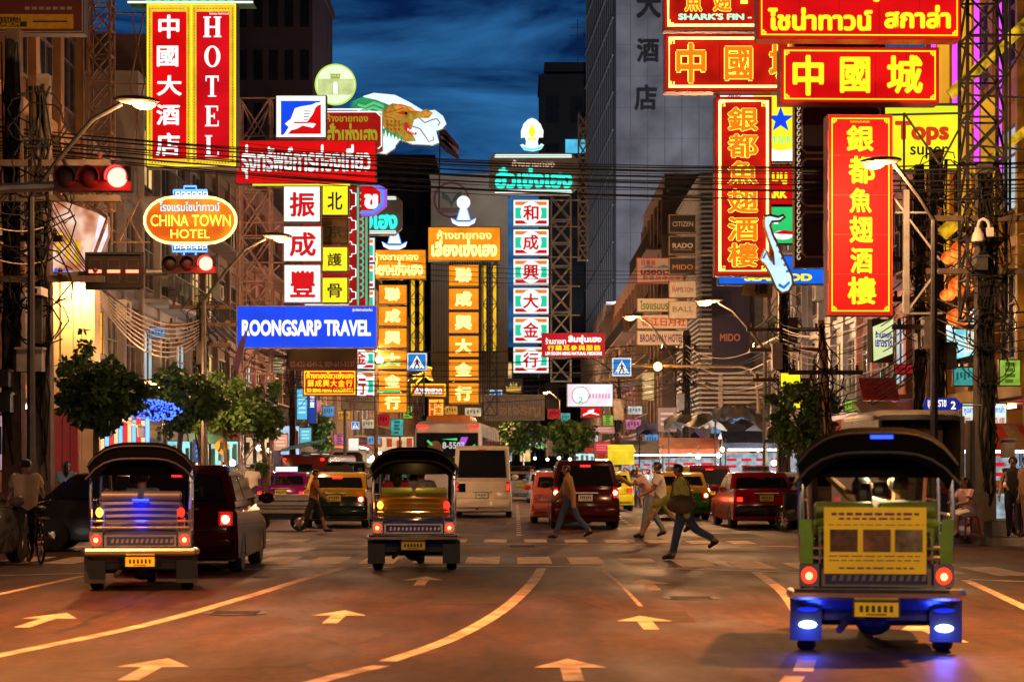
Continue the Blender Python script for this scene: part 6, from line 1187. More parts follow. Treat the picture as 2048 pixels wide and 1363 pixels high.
    # roof
    n = 13; vs, fs = [], []; ys = [(-.10, -.16, .93), (-.13, .0, 1.0), (-.08, .05, 1.0), (.5, .04, 1.0), (1.3, .01, 1.0), (2.1, -.05, .98), (2.35, -.12, .94)]
    for (y, dz, k) in ys:
        for i in range(n):
            f = i / (n - 1) * 2 - 1; vs.append((f * .635 * k, y, 1.54 + dz + .26 * (1 - abs(f) ** 3.6)))
    for a in range(len(ys) - 1):
        for i in range(n - 1): fs.append((a * n + i, a * n + i + 1, (a + 1) * n + i + 1, (a + 1) * n + i))
    o = len(vs); vs2 = [(x * .97, y + (.02 if y < 0 else 0), z - .035) for x, y, z in vs]; f2 = [tuple(i + o for i in f[::-1]) for f in fs]
    rim = list(range(n)) + [a * n + n - 1 for a in range(1, len(ys))] + [(len(ys) - 1) * n + i for i in range(n - 2, -1, -1)] + [a * n for a in range(len(ys) - 2, 0, -1)]
    f3 = [(rim[i], rim[i - 1], rim[i - 1] + o, rim[i] + o) for i in range(len(rim))]
    m = MB(RF); m.add(vs + vs2, fs + f2 + f3, RF, True); ro = m.build('canopy', t)
    m = MB(RF)
    for y in (.5, 1.0, 1.5, 2.0): m.path([(f * .64, y, 1.505 + .24 * (1 - abs(f) ** 3.6)) for f in np.linspace(-1, 1, 9)], .016, 5, STL)
    m.build('roof_bow', ro)
    m = MB(M('roof edge piping', (.02, .018, .016), .6)); m.path([(f * .66, -.11, 1.385 + .26 * (1 - abs(f) ** 3.6)) for f in np.linspace(-1, 1, 13)], .014, 6); m.path([(f * .645, -.14, 1.54 + .26 * (1 - abs(f) ** 3.6)) for f in np.linspace(-1, 1, 13)], .010, 6); m.build('piping', ro)
    m = MB(RF)
    for y in (.14,): m.prism([(f * .60, 1.50 + .25 * (1 - abs(f) ** 3.6)) for f in np.linspace(-1, 1, 13)] + [(.58, 1.44), (-.58, 1.44)], y, y + .02)  # black panel near the rear, stands for the shaded canopy interior
    m.build('interior_shade_panel', ro)
    # front: windscreen frame, dash, handlebar
    m = MB(BLK); m.path([(-.46, 2.45, .95), (-.48, 2.25, 1.5)], .03, 6); m.path([(.46, 2.45, .95), (.48, 2.25, 1.5)], .03, 6); m.bar((-.48, 2.25, 1.5), (.48, 2.25, 1.5), .03, 6); m.bar((-.46, 2.46, .95), (.46, 2.46, .95), .04, 6); m.build('windscreen_frame', t)
    m = MB(BLK); m.path([(-.34, 1.95, 1.0), (-.12, 2.08, 1.02), (.12, 2.08, 1.02), (.34, 1.95, 1.0)], .018, 6); m.bar((0, 2.1, 1.0), (0, 2.3, .5), .03, 6); m.build('handlebar', t)
    for sx in (-1, 1): m = MB(CHR); m.bar((sx * .5, 2.2, 1.25), (sx * .68, 2.15, 1.22), .01, 5); m.box(sx * .68 - .05, sx * .68 + .05, 2.13, 2.15, 1.15, 1.29, GLS); m.build('wing_mirror', t)
    def light(loc, e, c, r=.05):
        l = bpy.data.lights.new('cabin_light', 'POINT'); l.energy = e; l.color = c; l.shadow_soft_size = r; lo = bpy.data.objects.new('cabin_light', l); COL.objects.link(lo); lo.parent = t; lo.location = loc
    if amber and not blue and not board:
        m = MB(E('cabin bulb', (1, .55, .16), 14, sample=False)); m.ball((.02, .06, 1.68), (.05, .03, .045)); m.ball((-.12, .06, 1.67), (.02, .016, .02)); m.build('cabin_lamp', t); light((.02, .0, 1.60), 5, (1, .5, .15))
    if board:
        BY = M('yellow advert board', (.92, .66, .03), .45, 0, .15, 2); m = MB(BY); m.box(-.42, .40, -.055, -.03, .66, 1.20); bd = m.build('advert_board', t)
        for i, x in enumerate((-.37, -.105, .15)): m = MB(M('dark food picture %d' % i, [(.10, .04, .02), (.16, .07, .03), (.22, .16, .10)][i], .5, 0, .8, 9)); m.box(x, x + .22, -.061, -.05, .84, 1.02); m.build('food_picture', bd)
        m = MB(M('purple print', (.16, .05, .14), .5)); 
        for (a, z, w_, h) in ((-.36, 1.135, .70, .022), (-.30, 1.10, .58, .016), (-.38, 1.055, .76, .006), (-.38, .80, .74, .008), (-.38, .765, .74, .008), (-.3, .70, .6, .014)):
            q = a
            while q < a + w_: l = R.uniform(.03, .09); m.box(q, min(q + l, a + w_), -.058, -.05, z, z + h); q += l + .018
        m.build('print_line', bd)
        m = MB(E('roof blue led', (.02, .06, 1.0), 3, sample=False)); m.box(-.05, .13, -.15, -.11, 1.755, 1.785); m.build('roof_led', t)
        for sx in (-1, 1):
            m = MB(E('blue led core', (.35, .55, 1.0), 12, sample=False)); m.ball((sx * .55, .06, .235 - (.02 if sx > 0 else 0)), (.075, .02, .032), n=12, m=6); m.build('wheel_led', t); light((sx * .55, -.10, .16), 4.5, (.02, .06, 1.0), .06)
            m = MB(E('dim blue led', (.01, .03, .8), .8, sample=False)); m.ball((sx * .55, .07, .36), (.09, .02, .02), n=10, m=5); m.build('blue_lamp', t)
        GRN = M('lime trim', (.14, .28, .03), .4); 
        for sx in (-1, 1): m = MB(GRN); m.box(sx * .56 - .05, sx * .56 + .05, -.05, -.03, .74, .98); m.box(sx * .57 - .05, sx * .57 + .05, -.05, -.03, .98, 1.10); m.build('lime_panel', t)
        light((0, .5, 1.5), 10, (1, .75, .35))
    if blue:
        m = MB(E('blue seat led', (.02, .06, 1.0), 5, sample=False)); m.box(-.10, .10, .0, .03, 1.125, 1.145); m.build('seat_led', t); light((0, -.06, 1.06), .9, (.02, .05, 1.0), .08); light((0, -.10, .86), .5, (.02, .05, 1.0), .08)
    return t
tuk('blue seated tuk-tuk nearest the left edge of the road', 281, 24.8, 7, ('blue', (.03, .05, .32)), ('slate', (.07, .07, .11)), ('navy', (.05, .06, .16)), blue=True)
tuk('amber seated tuk-tuk waiting on the middle lane before the crossing', 827, 30, 0, ('amber', (.42, .22, .015)), ('olive', (.22, .26, .04)), ('blue', (.03, .06, .30)))
tuk('tuk-tuk with a yellow advert board and blue wheel lights nearest on the right', 1752, 16.3, -8, ('lime', (.20, .32, .04)), ('lime dark', (.12, .16, .03)), ('navy', (.02, .03, .14)), board=True)

BLKP = car_paint('black', (.012, .010, .010)); MAR = car_paint('maroon', (.07, .008, .008)); REDP = car_paint('red', (.42, .012, .012)); PURP = car_paint('purple', (.30, .01, .24)); YELPN = car_paint('yellow', (.62, .36, .02)); GRNP = car_paint('green', (.03, .16, .03)); SIL = car_paint('silver', (.42, .40, .38)); WHTC = car_paint('white', (.66, .60, .52)); BRZ = car_paint('bronze', (.28, .19, .12)); YG = car_paint('bright yellow', (.85, .68, .02)); ORP = car_paint('salmon', (.60, .14, .09)); DBR = car_paint('oxblood', (.22, .035, .02)); DGN = car_paint('dark green', (.012, .025, .016))
car('glossy dark wine hatchback with its right brake lamp glowing beside the blue seated tuk-tuk', 352, 28.8, HAT, car_paint('dark wine', (.035, .004, .004)), yaw=1.2, plate=PLATEW, lit=2, s=1.02)
car('dusky grey car cut off by the left edge of the picture', -222, 28.9, SED, car_paint('dusky grey', (.14, .12, .11)), yaw=-3, lit=0)
car('dark saloon turning side-on behind the cyclist', 30, 37.6, SED, BLKP, yaw=-86, lit=2, s=1.0)
car('purple taxi with a white roof sign behind the steel vendor cart', 561, 66, SED, PURP, sign=E('white roof sign', (.9, .92, 1), 1.2, sample=False), cat='taxi', name='taxi', lit=1)
car('yellow and dark green taxi left of the middle tuk-tuk', 668, 52, SED, YELPN, lower=DGN, cat='taxi', name='taxi', lit=2, sign=BLK, bumper=DGN)
car('tall white passenger van behind the middle tuk-tuk', 964, 63, VAN, WHTC, plate=PLATEW, cat='van', name='van', lit=1, lampz=.98)
car('maroon family car with glowing brake lamps in the right lane', 1171, 51, SUV, MAR, plate=PLATEW, lit=2)
car('salmon taxi half hidden by the maroon family car', 1124, 56, SED, ORP, cat='taxi', name='taxi', lit=0)
car('bright yellow taxi right of the maroon family car', 1222, 74, SED, YG, cat='taxi', name='taxi', lit=1, sign=M('taxi roof board', (.55, .45, .25), .5))
car('green and yellow taxi behind the crossing pedestrians', 1365, 60, SED, YELPN, lower=GRNP, cat='taxi', name='taxi', lit=2, bumper=GRNP, sign=M('taxi roof board', (.55, .45, .25), .5))
car('dark red estate between the green taxi and the red taxi', 1420, 67, SUV, MAR, lit=2, s=.95)
car('red saloon behind the red taxi', 1482, 74, SED, REDP, lit=1)
car('red taxi with a lettered roof sign on the right', 1533, 52, SED, REDP, yaw=2, cat='taxi', name='taxi', sign='TAXI-METER', bumper=BLK, lit=1)
car('silver saloon with stickers in its rear window right of the red taxi', 1622, 57, SED, SIL, yaw=2, plate=PLATEW, lit=0)
car('bronze tall car hidden behind the nearest tuk-tuk', 1690, 50, SUV, BRZ, plate=PLATEW, lit=0)
car('pale blue saloon far ahead of the maroon family car', 1092, 92, SED, car_paint('pale blue', (.30, .36, .45)), lit=1)
car('grey saloon far ahead beside the motorcyclist', 1040, 100, SED, SIL, lit=1)
car('dark tall car far ahead left of the motorcyclist', 1046, 118, SUV, BLKP, lit=1)
car('small orange taxi at the far end of the queue', 1092, 132, SED, ORP, cat='taxi', name='taxi', lit=2, sign=BLK)
car('red taxi at the far end of the queue', 1128, 140, SED, REDP, cat='taxi', name='taxi', lit=2)
car('white saloon at the far end of the queue', 1068, 150, SED, WHTC, lit=2)
car('dark van facing the street on the left behind the walkers', 690, 78, SUV, BLKP, lit=0, yaw=0, s=1.05)
car('dim red saloon far behind the green taxi', 1330, 92, SED, MAR, lit=1)
for (px, D, c, lab) in [(1012, 175, SIL, 'tiny silver car at the far end under the big dark tree'), (1030, 190, MAR, 'tiny maroon car at the far end under the big dark tree'), (1055, 205, YELPN, 'tiny yellow taxi at the far end of the street'), (1078, 180, WHTC, 'tiny white car at the far end right of the dark tree'), (1100, 200, BLKP, 'tiny black car at the far end below the bright small tree'), (1150, 165, PURP, 'tiny purple taxi at the far end near the yellow booth'), (1172, 185, GRNP, 'tiny green taxi at the far end near the yellow booth'), (1195, 120, DBR, 'oxblood saloon beyond the maroon family car'), (1270, 104, BRZ, 'bronze saloon behind the bright yellow taxi'), (1305, 112, SIL, 'silver saloon behind the waiting crowd'), (770, 110, BLKP, 'black saloon beyond the dark van on the left'), (742, 130, REDP, 'red saloon beyond the dark van on the left'), (640, 72, BRZ, 'bronze saloon tucked behind the yellow and dark green taxi'), (1568, 62, BLKP, 'black saloon behind the silver saloon with stickers')]: car(lab, px, D, SED, c, lit=2)
# big vehicles
def bigbox(name, label, cat, px, D, W_, H_, L_, paint, yaw=0, z0=.35, rnd=.18, win=None):
    t = thing(name, label, cat, (PX(px, D), D, 0), math.radians(yaw)); m = MB(paint); m.xprism([(.03, z0), (0, z0 + .3), (.05, H_ * .6), (.16, H_ - .12), (.35, H_), (L_ - .3, H_), (L_, H_ - .3), (L_, z0)], W_, rnd, paint, (H_ * .5, H_, .05)); m.build('body', t)
    for sx in (-1, 1):
        for y in (L_ * .22, L_ * .78): wheel(t, sx * (W_ / 2 - .16), y, .45 if H_ > 3 else .34, .24)
        m = MB(TAILR); m.box(sx * W_ * .42 - .08, sx * W_ * .42 + .08, -.03, .05, .9, 1.2); m.build('tail_lamp', t)
    m = MB(BLK); m.box(-W_ * .45, W_ * .45, .2, L_ - .2, z0 - .12, z0 + .05); m.build('underbody', t); return t
b = bigbox('tour_bus', 'tall white tour bus with green reflections painted on its dark rear window', 'bus', 895, 72, 2.5, 3.28, 11.5, car_paint('bus white', (.55, .48, .44)), yaw=-3.0, rnd=.25)
m = MB(GLS); m.box(-1.12, 1.1, -.02, .06, 1.75, 2.85); w = m.build('rear_window', b); gs = MB(E('green painted reflection', (.05, .75, .18), .9, sample=False)); gs.prism([(-.75, 2.55), (-.7, 2.6), (-.15, 2.1), (-.2, 2.05)], -.035, -.02); gs.prism([(.2, 1.95), (.25, 2.0), (1.0, 2.45), (1.0, 2.35)], -.035, -.02); gs.prism([(-.2, 2.62), (.35, 2.66), (.35, 2.58)], -.035, -.02); gs.build('painted_reflection', w)  # glowing strips laid on the glass stand for reflections
gs = MB(E('violet painted reflection', (.45, .10, .75), .8, sample=False)); gs.prism([(.25, 2.0), (.5, 2.1), (.75, 2.7), (.5, 2.7)], -.034, -.02); gs.build('painted_reflection', w); m = MB(E('dim white display', (.8, .8, .75), .6, sample=False)); put_text(m, '8-5507', -.18, 2.28, .62, 2.52, -.045, .03); m.build('lettering', w)
m = MB(M('faint portrait print', (.20, .10, .06), .4, 0, .5, 1.2)); m.ball((-.45, -.0, 2.2), (.34, .045, .42), n=16, m=8); m.build('window_print', w)
m = MB(M('orange roof pod', (.6, .2, .06), .4, 0, .2)); m.xprism([(.3, 3.26), (.5, 3.5), (3.2, 3.52), (3.6, 3.26)], 1.7, .2, MC['orange roof pod']); m.build('roof_unit', b)
m = MB(TAILR)
for sx in (-1, 1): m.box(sx * .95 - .18, sx * .95 + .18, .03, .2, 3.06, 3.14)
m.build('marker_lamp', b)
for i in range(5): m = MB(GLS); y = .9 + i * 2.1; m.box(1.16, 1.235, y, y + 1.9, 1.8, 2.7); m.build('side_window', b)
b = bigbox('songthaew_truck', 'dark red covered passenger truck behind the purple and yellow taxis', 'truck', 606, 82, 2.1, 2.15, 5.4, DBR, yaw=-9, rnd=.12)
m = MB(GLS); m.prism([(-.42, 1.45), (.42, 1.45), (.35, 1.75), (-.35, 1.75)], -.02, .1); m.build('rear_opening', b)
m = MB(TAILR)
for sx in (-1, 1): m.ball((sx * .8, .06, 1.95), (.09, .04, .06))
m.build('roof_lamp', b)
for i in range(3): m = MB(M('pale poster', (.5, .42, .36), .6, 0, .4, 5)); m.box(1.0, 1.06, 1.2 + i * 1.2, 2.0 + i * 1.2, 1.5, 1.8); m.build('side_poster', b)
b = bigbox('minibus', 'small grey minibus with a rounded rear window far on the left', 'bus', 694, 100, 2.0, 2.6, 6, SIL, rnd=.3); m = MB(GLS); m.prism([(-.82, 1.5), (.82, 1.5), (.78, 2.25), (.6, 2.42), (-.6, 2.42), (-.78, 2.25)], -.02, .12); m.build('rear_window', b)
b = thing('box_truck', 'grey open backed truck with cartons parked at the right kerb', 'truck', (PX(1838, 40.5), 40.5, 0), math.radians(1)); TB = M('dull truck steel', (.16, .15, .14), .5, .4, .35, 3)
m = MB(TB); m.box(-.93, -.85, 0, 3.6, .75, 2.6).box(.85, .93, 0, 3.6, .75, 2.6).box(-.93, .93, 3.52, 3.6, .751, 2.599).box(-.9, .9, .01, 3.55, .70, .78); m.xprism([(-.03, 2.52), (-.03, 2.62), (.15, 2.72), (3.5, 2.72), (3.6, 2.55)], 1.88, .2, TB); m.build('cargo_box', b)
m = MB(M('carton', (.30, .20, .12), .8, 0, .3, 4))
for i in range(16): x = -.8 + (i % 4) * .4; z = .8 + (i // 4) * .42; m.box(x, x + .38, 1.0 + R.uniform(0, .3), 2.2, z, z + .40)
m.build('carton_load', b)
m = MB(TB); 
for sx in (-1, 1): m.box(sx * .97 - .03, sx * .97 + .03, -.9 if sx < 0 else -.55, .0, .8, 2.5)
m.build('rear_door', b); m = MB(BLKL); put_text(m, '0275', .3, 2.58, .52, 2.64, -.04, .02); m.build('lettering', b)
m = MB(BLK); m.box(-.8, .8, .1, 5.2, .45, .68).box(-.85, .85, -.05, .02, .5, .6); m.build('chassis', b); m = MB(SIL); m.xprism([(3.7, .5), (3.7, 2.1), (3.9, 2.2), (4.9, 2.1), (5.3, 1.3), (5.3, .5)], 1.7, .1, SIL); m.build('cab', b)
for sx in (-1, 1):
    for y in (.9, 4.6): wheel(b, sx * .75, y, .38, .24)
    m = MB(TAILD); m.box(sx * .7 - .1, sx * .7 + .1, -.06, -.03, .62, .72); m.build('tail_lamp', b)
# two wheelers and carts
def bike(label, X, D, yaw, motor, paint, z=0, name=None):
    t = thing(name or ('motorcycle' if motor else 'bicycle'), label, 'motorcycle' if motor else 'bicycle', (X, D, z), math.radians(yaw)); r = .28 if motor else .33; wb = 1.22 if motor else 1.05
    for y in (0, wb):
        T = Matrix.Translation((0, y, r)) @ Matrix.Rotation(math.pi / 2, 4, 'Y'); w_ = .05 if motor else .02
        m = MB(RUB); n = 26; vs, fs = [], []
        for i in range(n):
            a = 2 * math.pi * i / n
            for k in range(6): b2 = 2 * math.pi * k / 6; q = r - w_ + w_ * math.cos(b2); vs.append(T @ Vector((q * math.cos(a), q * math.sin(a), w_ * math.sin(b2))))
        for i in range(n):
            for k in range(6): fs.append((i * 6 + k, ((i + 1) % n) * 6 + k, ((i + 1) % n) * 6 + (k + 1) % 6, i * 6 + (k + 1) % 6))
        m.add(vs, fs, RUB, True); wo = m.build('wheel', t); m = MB(CHR)
        for k in range(10): a = k * math.pi / 5; m.bar((0, y, r), (0, y + (r - w_ * 1.5) * math.cos(a), r + (r - w_ * 1.5) * math.sin(a)), .006 if not motor else .012, 4)
        m.path([(0, y + (r - w_ * 2) * math.cos(a), r + (r - w_ * 2) * math.sin(a)) for a in np.linspace(0, 6.2832, 25)], .012, 4); m.lathe([(.04, -.05), (.04, .05)], 8, T=T); m.build('spokes', wo)
        m = MB(paint if motor else CHR); q = r + .045; m.path([(0, y + q * math.cos(a), r + q * math.sin(a)) for a in np.linspace(.5, 2.9, 10)], .03 if motor else .016, 5); m.build('mudguard', t)
    if motor:
        m = MB(paint); m.xprism([(-.15, .62), (-.12, .74), (.3, .70), (.55, .55), (.85, .42), (1.0, .55), (1.05, .95), (1.12, .95), (1.12, .45), (.85, .26), (.3, .30), (.1, .5)], .30, .06, paint); m.build('body', t)
        m = MB(BLK); m.xprism([(-.18, .74), (-.12, .80), (.35, .78), (.55, .72), (.5, .68)], .27, .05, BLK); m.build('seat', t); m = MB(TAILR); m.ball((0, -.18, .70), (.07, .03, .04)); m.build('tail_lamp', t); m = MB(PLATEW); m.box(-.09, .09, -.26, -.25, .48, .62); m.build('licence_plate', t)
        m = MB(BLK); m.path([(-.34, .92, 1.02), (-.1, 1.05, 1.0), (.1, 1.05, 1.0), (.34, .92, 1.02)], .016, 6); m.bar((0, 1.05, 1.0), (0, wb, r), .03, 6); m.build('handlebar', t); m = MB(DRK); m.ball((0, .55, .34), (.16, .2, .13)); m.path([(.14, .4, .28), (.16, -.2, .34)], .04, 7); m.build('engine', t)
        for sx in (-1, 1): m = MB(BLK); m.bar((sx * .26, .96, 1.03), (sx * .34, .92, 1.2), .008, 4); m.ball((sx * .34, .92, 1.22), (.06, .015, .045)); m.build('mirror', t)
    else:
        m = MB(paint)
        for a, b2 in (((0, 0, r), (0, .42, .28)), ((0, .42, .28), (0, .22, .86)), ((0, .0, r), (0, .24, .74)), ((0, .26, .72), (0, .82, .78)), ((0, .42, .28), (0, .84, .66)), ((0, .80, .92), (0, 1.05, r))): m.bar(a, b2, .018, 6)
        m.build('frame', t); m = MB(BLK); m.ball((0, .16, .90), (.10, .15, .045)); m.build('saddle', t); m = MB(CHR); m.path([(-.28, .66, 1.02), (-.2, .78, 1.0), (0, .80, .95), (.2, .78, 1.0), (.28, .66, 1.02)], .013, 6); m.build('handlebar', t); m = MB(CHR); m.path([(-.16, .42, .10), (-.05, .42, .1), (0, .42, .28), (.05, .42, .45), (.16, .42, .46)], .012, 5); m.build('pedal_crank', t); m = MB(TAILD); m.ball((0, -.36, .42), (.03, .02, .03)); m.build('reflector', t); m = MB(STL); m.box(-.09, .09, -.28, .12, r + .40, r + .42); m.build('rear_rack', t)
    return t
bike('old black bicycle held up by the man in the beige shirt', PX(82, 31.9), 31.9, 24, False, BLKP)
bike('blue motorcycle ridden by the red helmeted rider', PX(1063, 95), 95, 0, True, car_paint('bike blue', (.03, .12, .35)))
bike('black scooter parked between the silver saloon and the nearest tuk-tuk', PX(1636, 48.5), 48.5, 35, True, BLKP)
t = thing('vendor_cart', 'steel vendor cart on two wheels crossing before the purple taxi', 'cart', (PX(566, 50), 50, 0)); m = MB(M('polished cart steel', (.62, .56, .48), .25, .9, .15, 3)); m.box(-.72, .72, -.35, .35, .48, .86).box(-.76, .76, -.39, .39, .862, .90).box(-.74, .74, -.37, .37, .44, .478); m.build('cart_body', t)
m = MB(CHR)
for z in (.55, .62, .74): m.bar((-.72, -.37, z), (.72, -.37, z), .018, 6)
m.bar((.72, -.25, .8), (1.05, -.25, .95), .02, 6).bar((.72, .25, .8), (1.05, .25, .95), .02, 6).bar((1.05, -.25, .95), (1.05, .25, .95), .02, 6); m.build('rail', t); m = MB(DRK); m.box(-.7, .7, -.3, .3, .28, .44); m.build('lower_shelf', t)
for x in (-.5, .45):
    T = Matrix.Translation((x, -.40, .22)) @ Matrix.Rotation(math.pi / 2, 4, 'X'); m = MB(RUB); m.lathe([(.12, -.03), (.22, -.03), (.22, .03), (.12, .03)], 18, T=T); o = m.build('wheel', t); m = MB(CHR); m.lathe([(.02, .02), (.12, .02), (.12, .034), (.02, .05)], 12, T=T); m.build('rim', o)
# ---------------------------------------------------------------- people
def rotx(v, a): c, s_ = math.cos(a), math.sin(a); return Vector((v[0], v[1] * c + v[2] * s_, -v[1] * s_ + v[2] * c))
PEND = []
def person(label, loc, H=1.68, face=0, pose='stand', shirt=None, pants=None, hair='short', sleeve='short', legs='long', shoes=None, girth=1., sit_z=.45, bag=None, group=None, arms=None, lean=None, head=0., legsw=None, hat=None, skin=None, headturn=0., detail=True):
    """one skinned body; clothes and hair are its children. Local +y is where the person faces."""
    s = H / 1.70; D2 = math.radians
    P = dict(stand=((3, 2, 2), (-3, 2, -2), (4, 7, 8), (-2, 6, 10), 1), walk=((26, 8, 0), (-24, 22, 0), (-24, 6, 18), (22, 6, 24), 4), stride=((30, 4, 0), (-34, 30, 0), (-26, 6, 22), (26, 6, 30), 6), sit=((84, 86, 6), (84, 84, -6), (30, 10, 50), (28, 10, 55), 8), ride=((52, 62, 8), (14, 12, -6), (42, 12, 26), (42, 12, 26), 18), motor=((66, 78, 12), (66, 78, -12), (52, 14, 24), (52, 14, 24), 10), bend=((16, 6, 0), (-16, 16, 0), (50, 6, 60), (46, 6, 64), 26))[pose]
    LL, LR, AL, AR, ln = P
    if legsw: LL, LR = legsw
    if arms: AL, AR = arms
    if lean is not None: ln = lean
    J = {}; hip = Vector((0, 0, 0)); tl = D2(ln); up = Vector((0, math.sin(tl), math.cos(tl)))
    J['hip'] = hip; J['belly'] = up * .14; J['chest'] = up * .33; J['nb'] = up * .47
    hu = Vector((0, math.sin(tl + D2(head)), math.cos(tl + D2(head)))); hf = Vector((0, math.cos(tl + D2(head)), -math.sin(tl + D2(head))))
    J['nk'] = J['nb'] + hu * .05; J['jaw'] = J['nb'] + hu * .115 + hf * .025; J['skull'] = J['nb'] + hu * .18 + hf * .01; J['top'] = J['nb'] + hu * .245
    for sd, (sw, kn, ab), key_ in ((-1, LL, 'l'), (1, LR, 'r')):
        a = D2(sw); d = Vector((math.sin(D2(ab)) * sd * (1 if True else 1) * .6, math.sin(a), -math.cos(a))).normalized(); h0 = Vector((sd * .09, 0, -.03)); k = h0 + d * .42; a2 = a - D2(kn); e = Vector((d.x * .3, math.sin(a2), -math.cos(a2))).normalized(); an = k + e * .40
        ft = Vector((0, math.cos(a2 * .5), math.sin(a2 * .5) * .9)); J['h' + key_] = h0; J['k' + key_] = k; J['a' + key_] = an; J['heel' + key_] = an + Vector((0, -.035, -.045)); J['toe' + key_] = an + Vector((sd * .02, 0, -.05)) + ft * .17
    for sd, (sw, ab, el), key_ in ((-1, AL, 'l'), (1, AR, 'r')):
        a = D2(sw) + tl * .6; b = D2(ab); sh = J['nb'] + Vector((sd * .175, 0, 0)) - up * .055; d = Vector((sd * math.sin(b), math.sin(a) * math.cos(b), -math.cos(a) * math.cos(b))); e0 = sh + d * .275; a2 = a + D2(el); d2 = Vector((sd * math.sin(b) * .5, math.sin(a2) * math.cos(b), -math.cos(a2) * math.cos(b))).normalized(); wr = e0 + d2 * .245
        J['s' + key_] = sh; J['e' + key_] = e0; J['w' + key_] = wr; J['p' + key_] = wr + d2 * .085; J['d' + key_] = d2
    lowest = min(J[k].z for k in ('heell', 'heelr', 'toel', 'toer')) - .035; off = Vector((0, 0, (sit_z / s + .10) if pose in ('sit', 'ride', 'motor') and sit_z is not None else -lowest))
    g = girth; RD = {'hip': (.15 * g, .115 * g), 'belly': (.14 * g, .105 * g), 'chest': (.165 * g, .115 * g), 'nb': (.075, .07), 'nk': .055, 'jaw': (.068, .072), 'skull': (.082, .098), 'top': (.055, .065)}
    for k in 'lr': RD.update({'h' + k: .098 * g, 'k' + k: .062, 'a' + k: .042, 'heel' + k: .036, 'toe' + k: .030, 's' + k: .062 * (.6 + .4 * g), 'e' + k: .043, 'w' + k: .029, 'p' + k: (.040, .020)})
    names = [k for k in J if k[0] != 'd']; ED = [('hip', 'belly'), ('belly', 'chest'), ('chest', 'nb'), ('nb', 'nk'), ('nk', 'jaw'), ('jaw', 'skull'), ('skull', 'top')]
    for k in 'lr': ED += [('hip', 'h' + k), ('h' + k, 'k' + k), ('k' + k, 'a' + k), ('a' + k, 'heel' + k), ('a' + k, 'toe' + k), ('chest', 's' + k), ('s' + k, 'e' + k), ('e' + k, 'w' + k), ('w' + k, 'p' + k)]
    co = {k: (J[k] + off) * s for k in names}; ix = {k: i for i, k in enumerate(names)}
    me = bpy.data.meshes.new('person_body'); me.from_pydata([co[k] for k in names], [(ix[a], ix[b]) for a, b in ED], []); o = bpy.data.objects.new('person_body', me); COL.objects.link(o)
    o.modifiers.new('skin', 'SKIN'); sb = o.modifiers.new('sub', 'SUBSURF'); sb.levels = 1; sb.render_levels = 1
    for k in names: v = me.skin_vertices[0].data[ix[k]]; r = RD[k]; v.radius = [q * s for q in (r if isinstance(r, tuple) else (r, r))]
    me.skin_vertices[0].data[ix['hip']].use_root = True
    PEND.append(dict(o=o, label=label, loc=loc, face=face, co=co, s=s, J=J, off=off, hu=hu, hf=hf, shirt=shirt, pants=pants, hair=hair, sleeve=sleeve, legs=legs, shoes=shoes or BLK, bag=bag, group=group, hat=hat, skin=skin or SKIN, ED=ED, detail=detail, headturn=headturn))
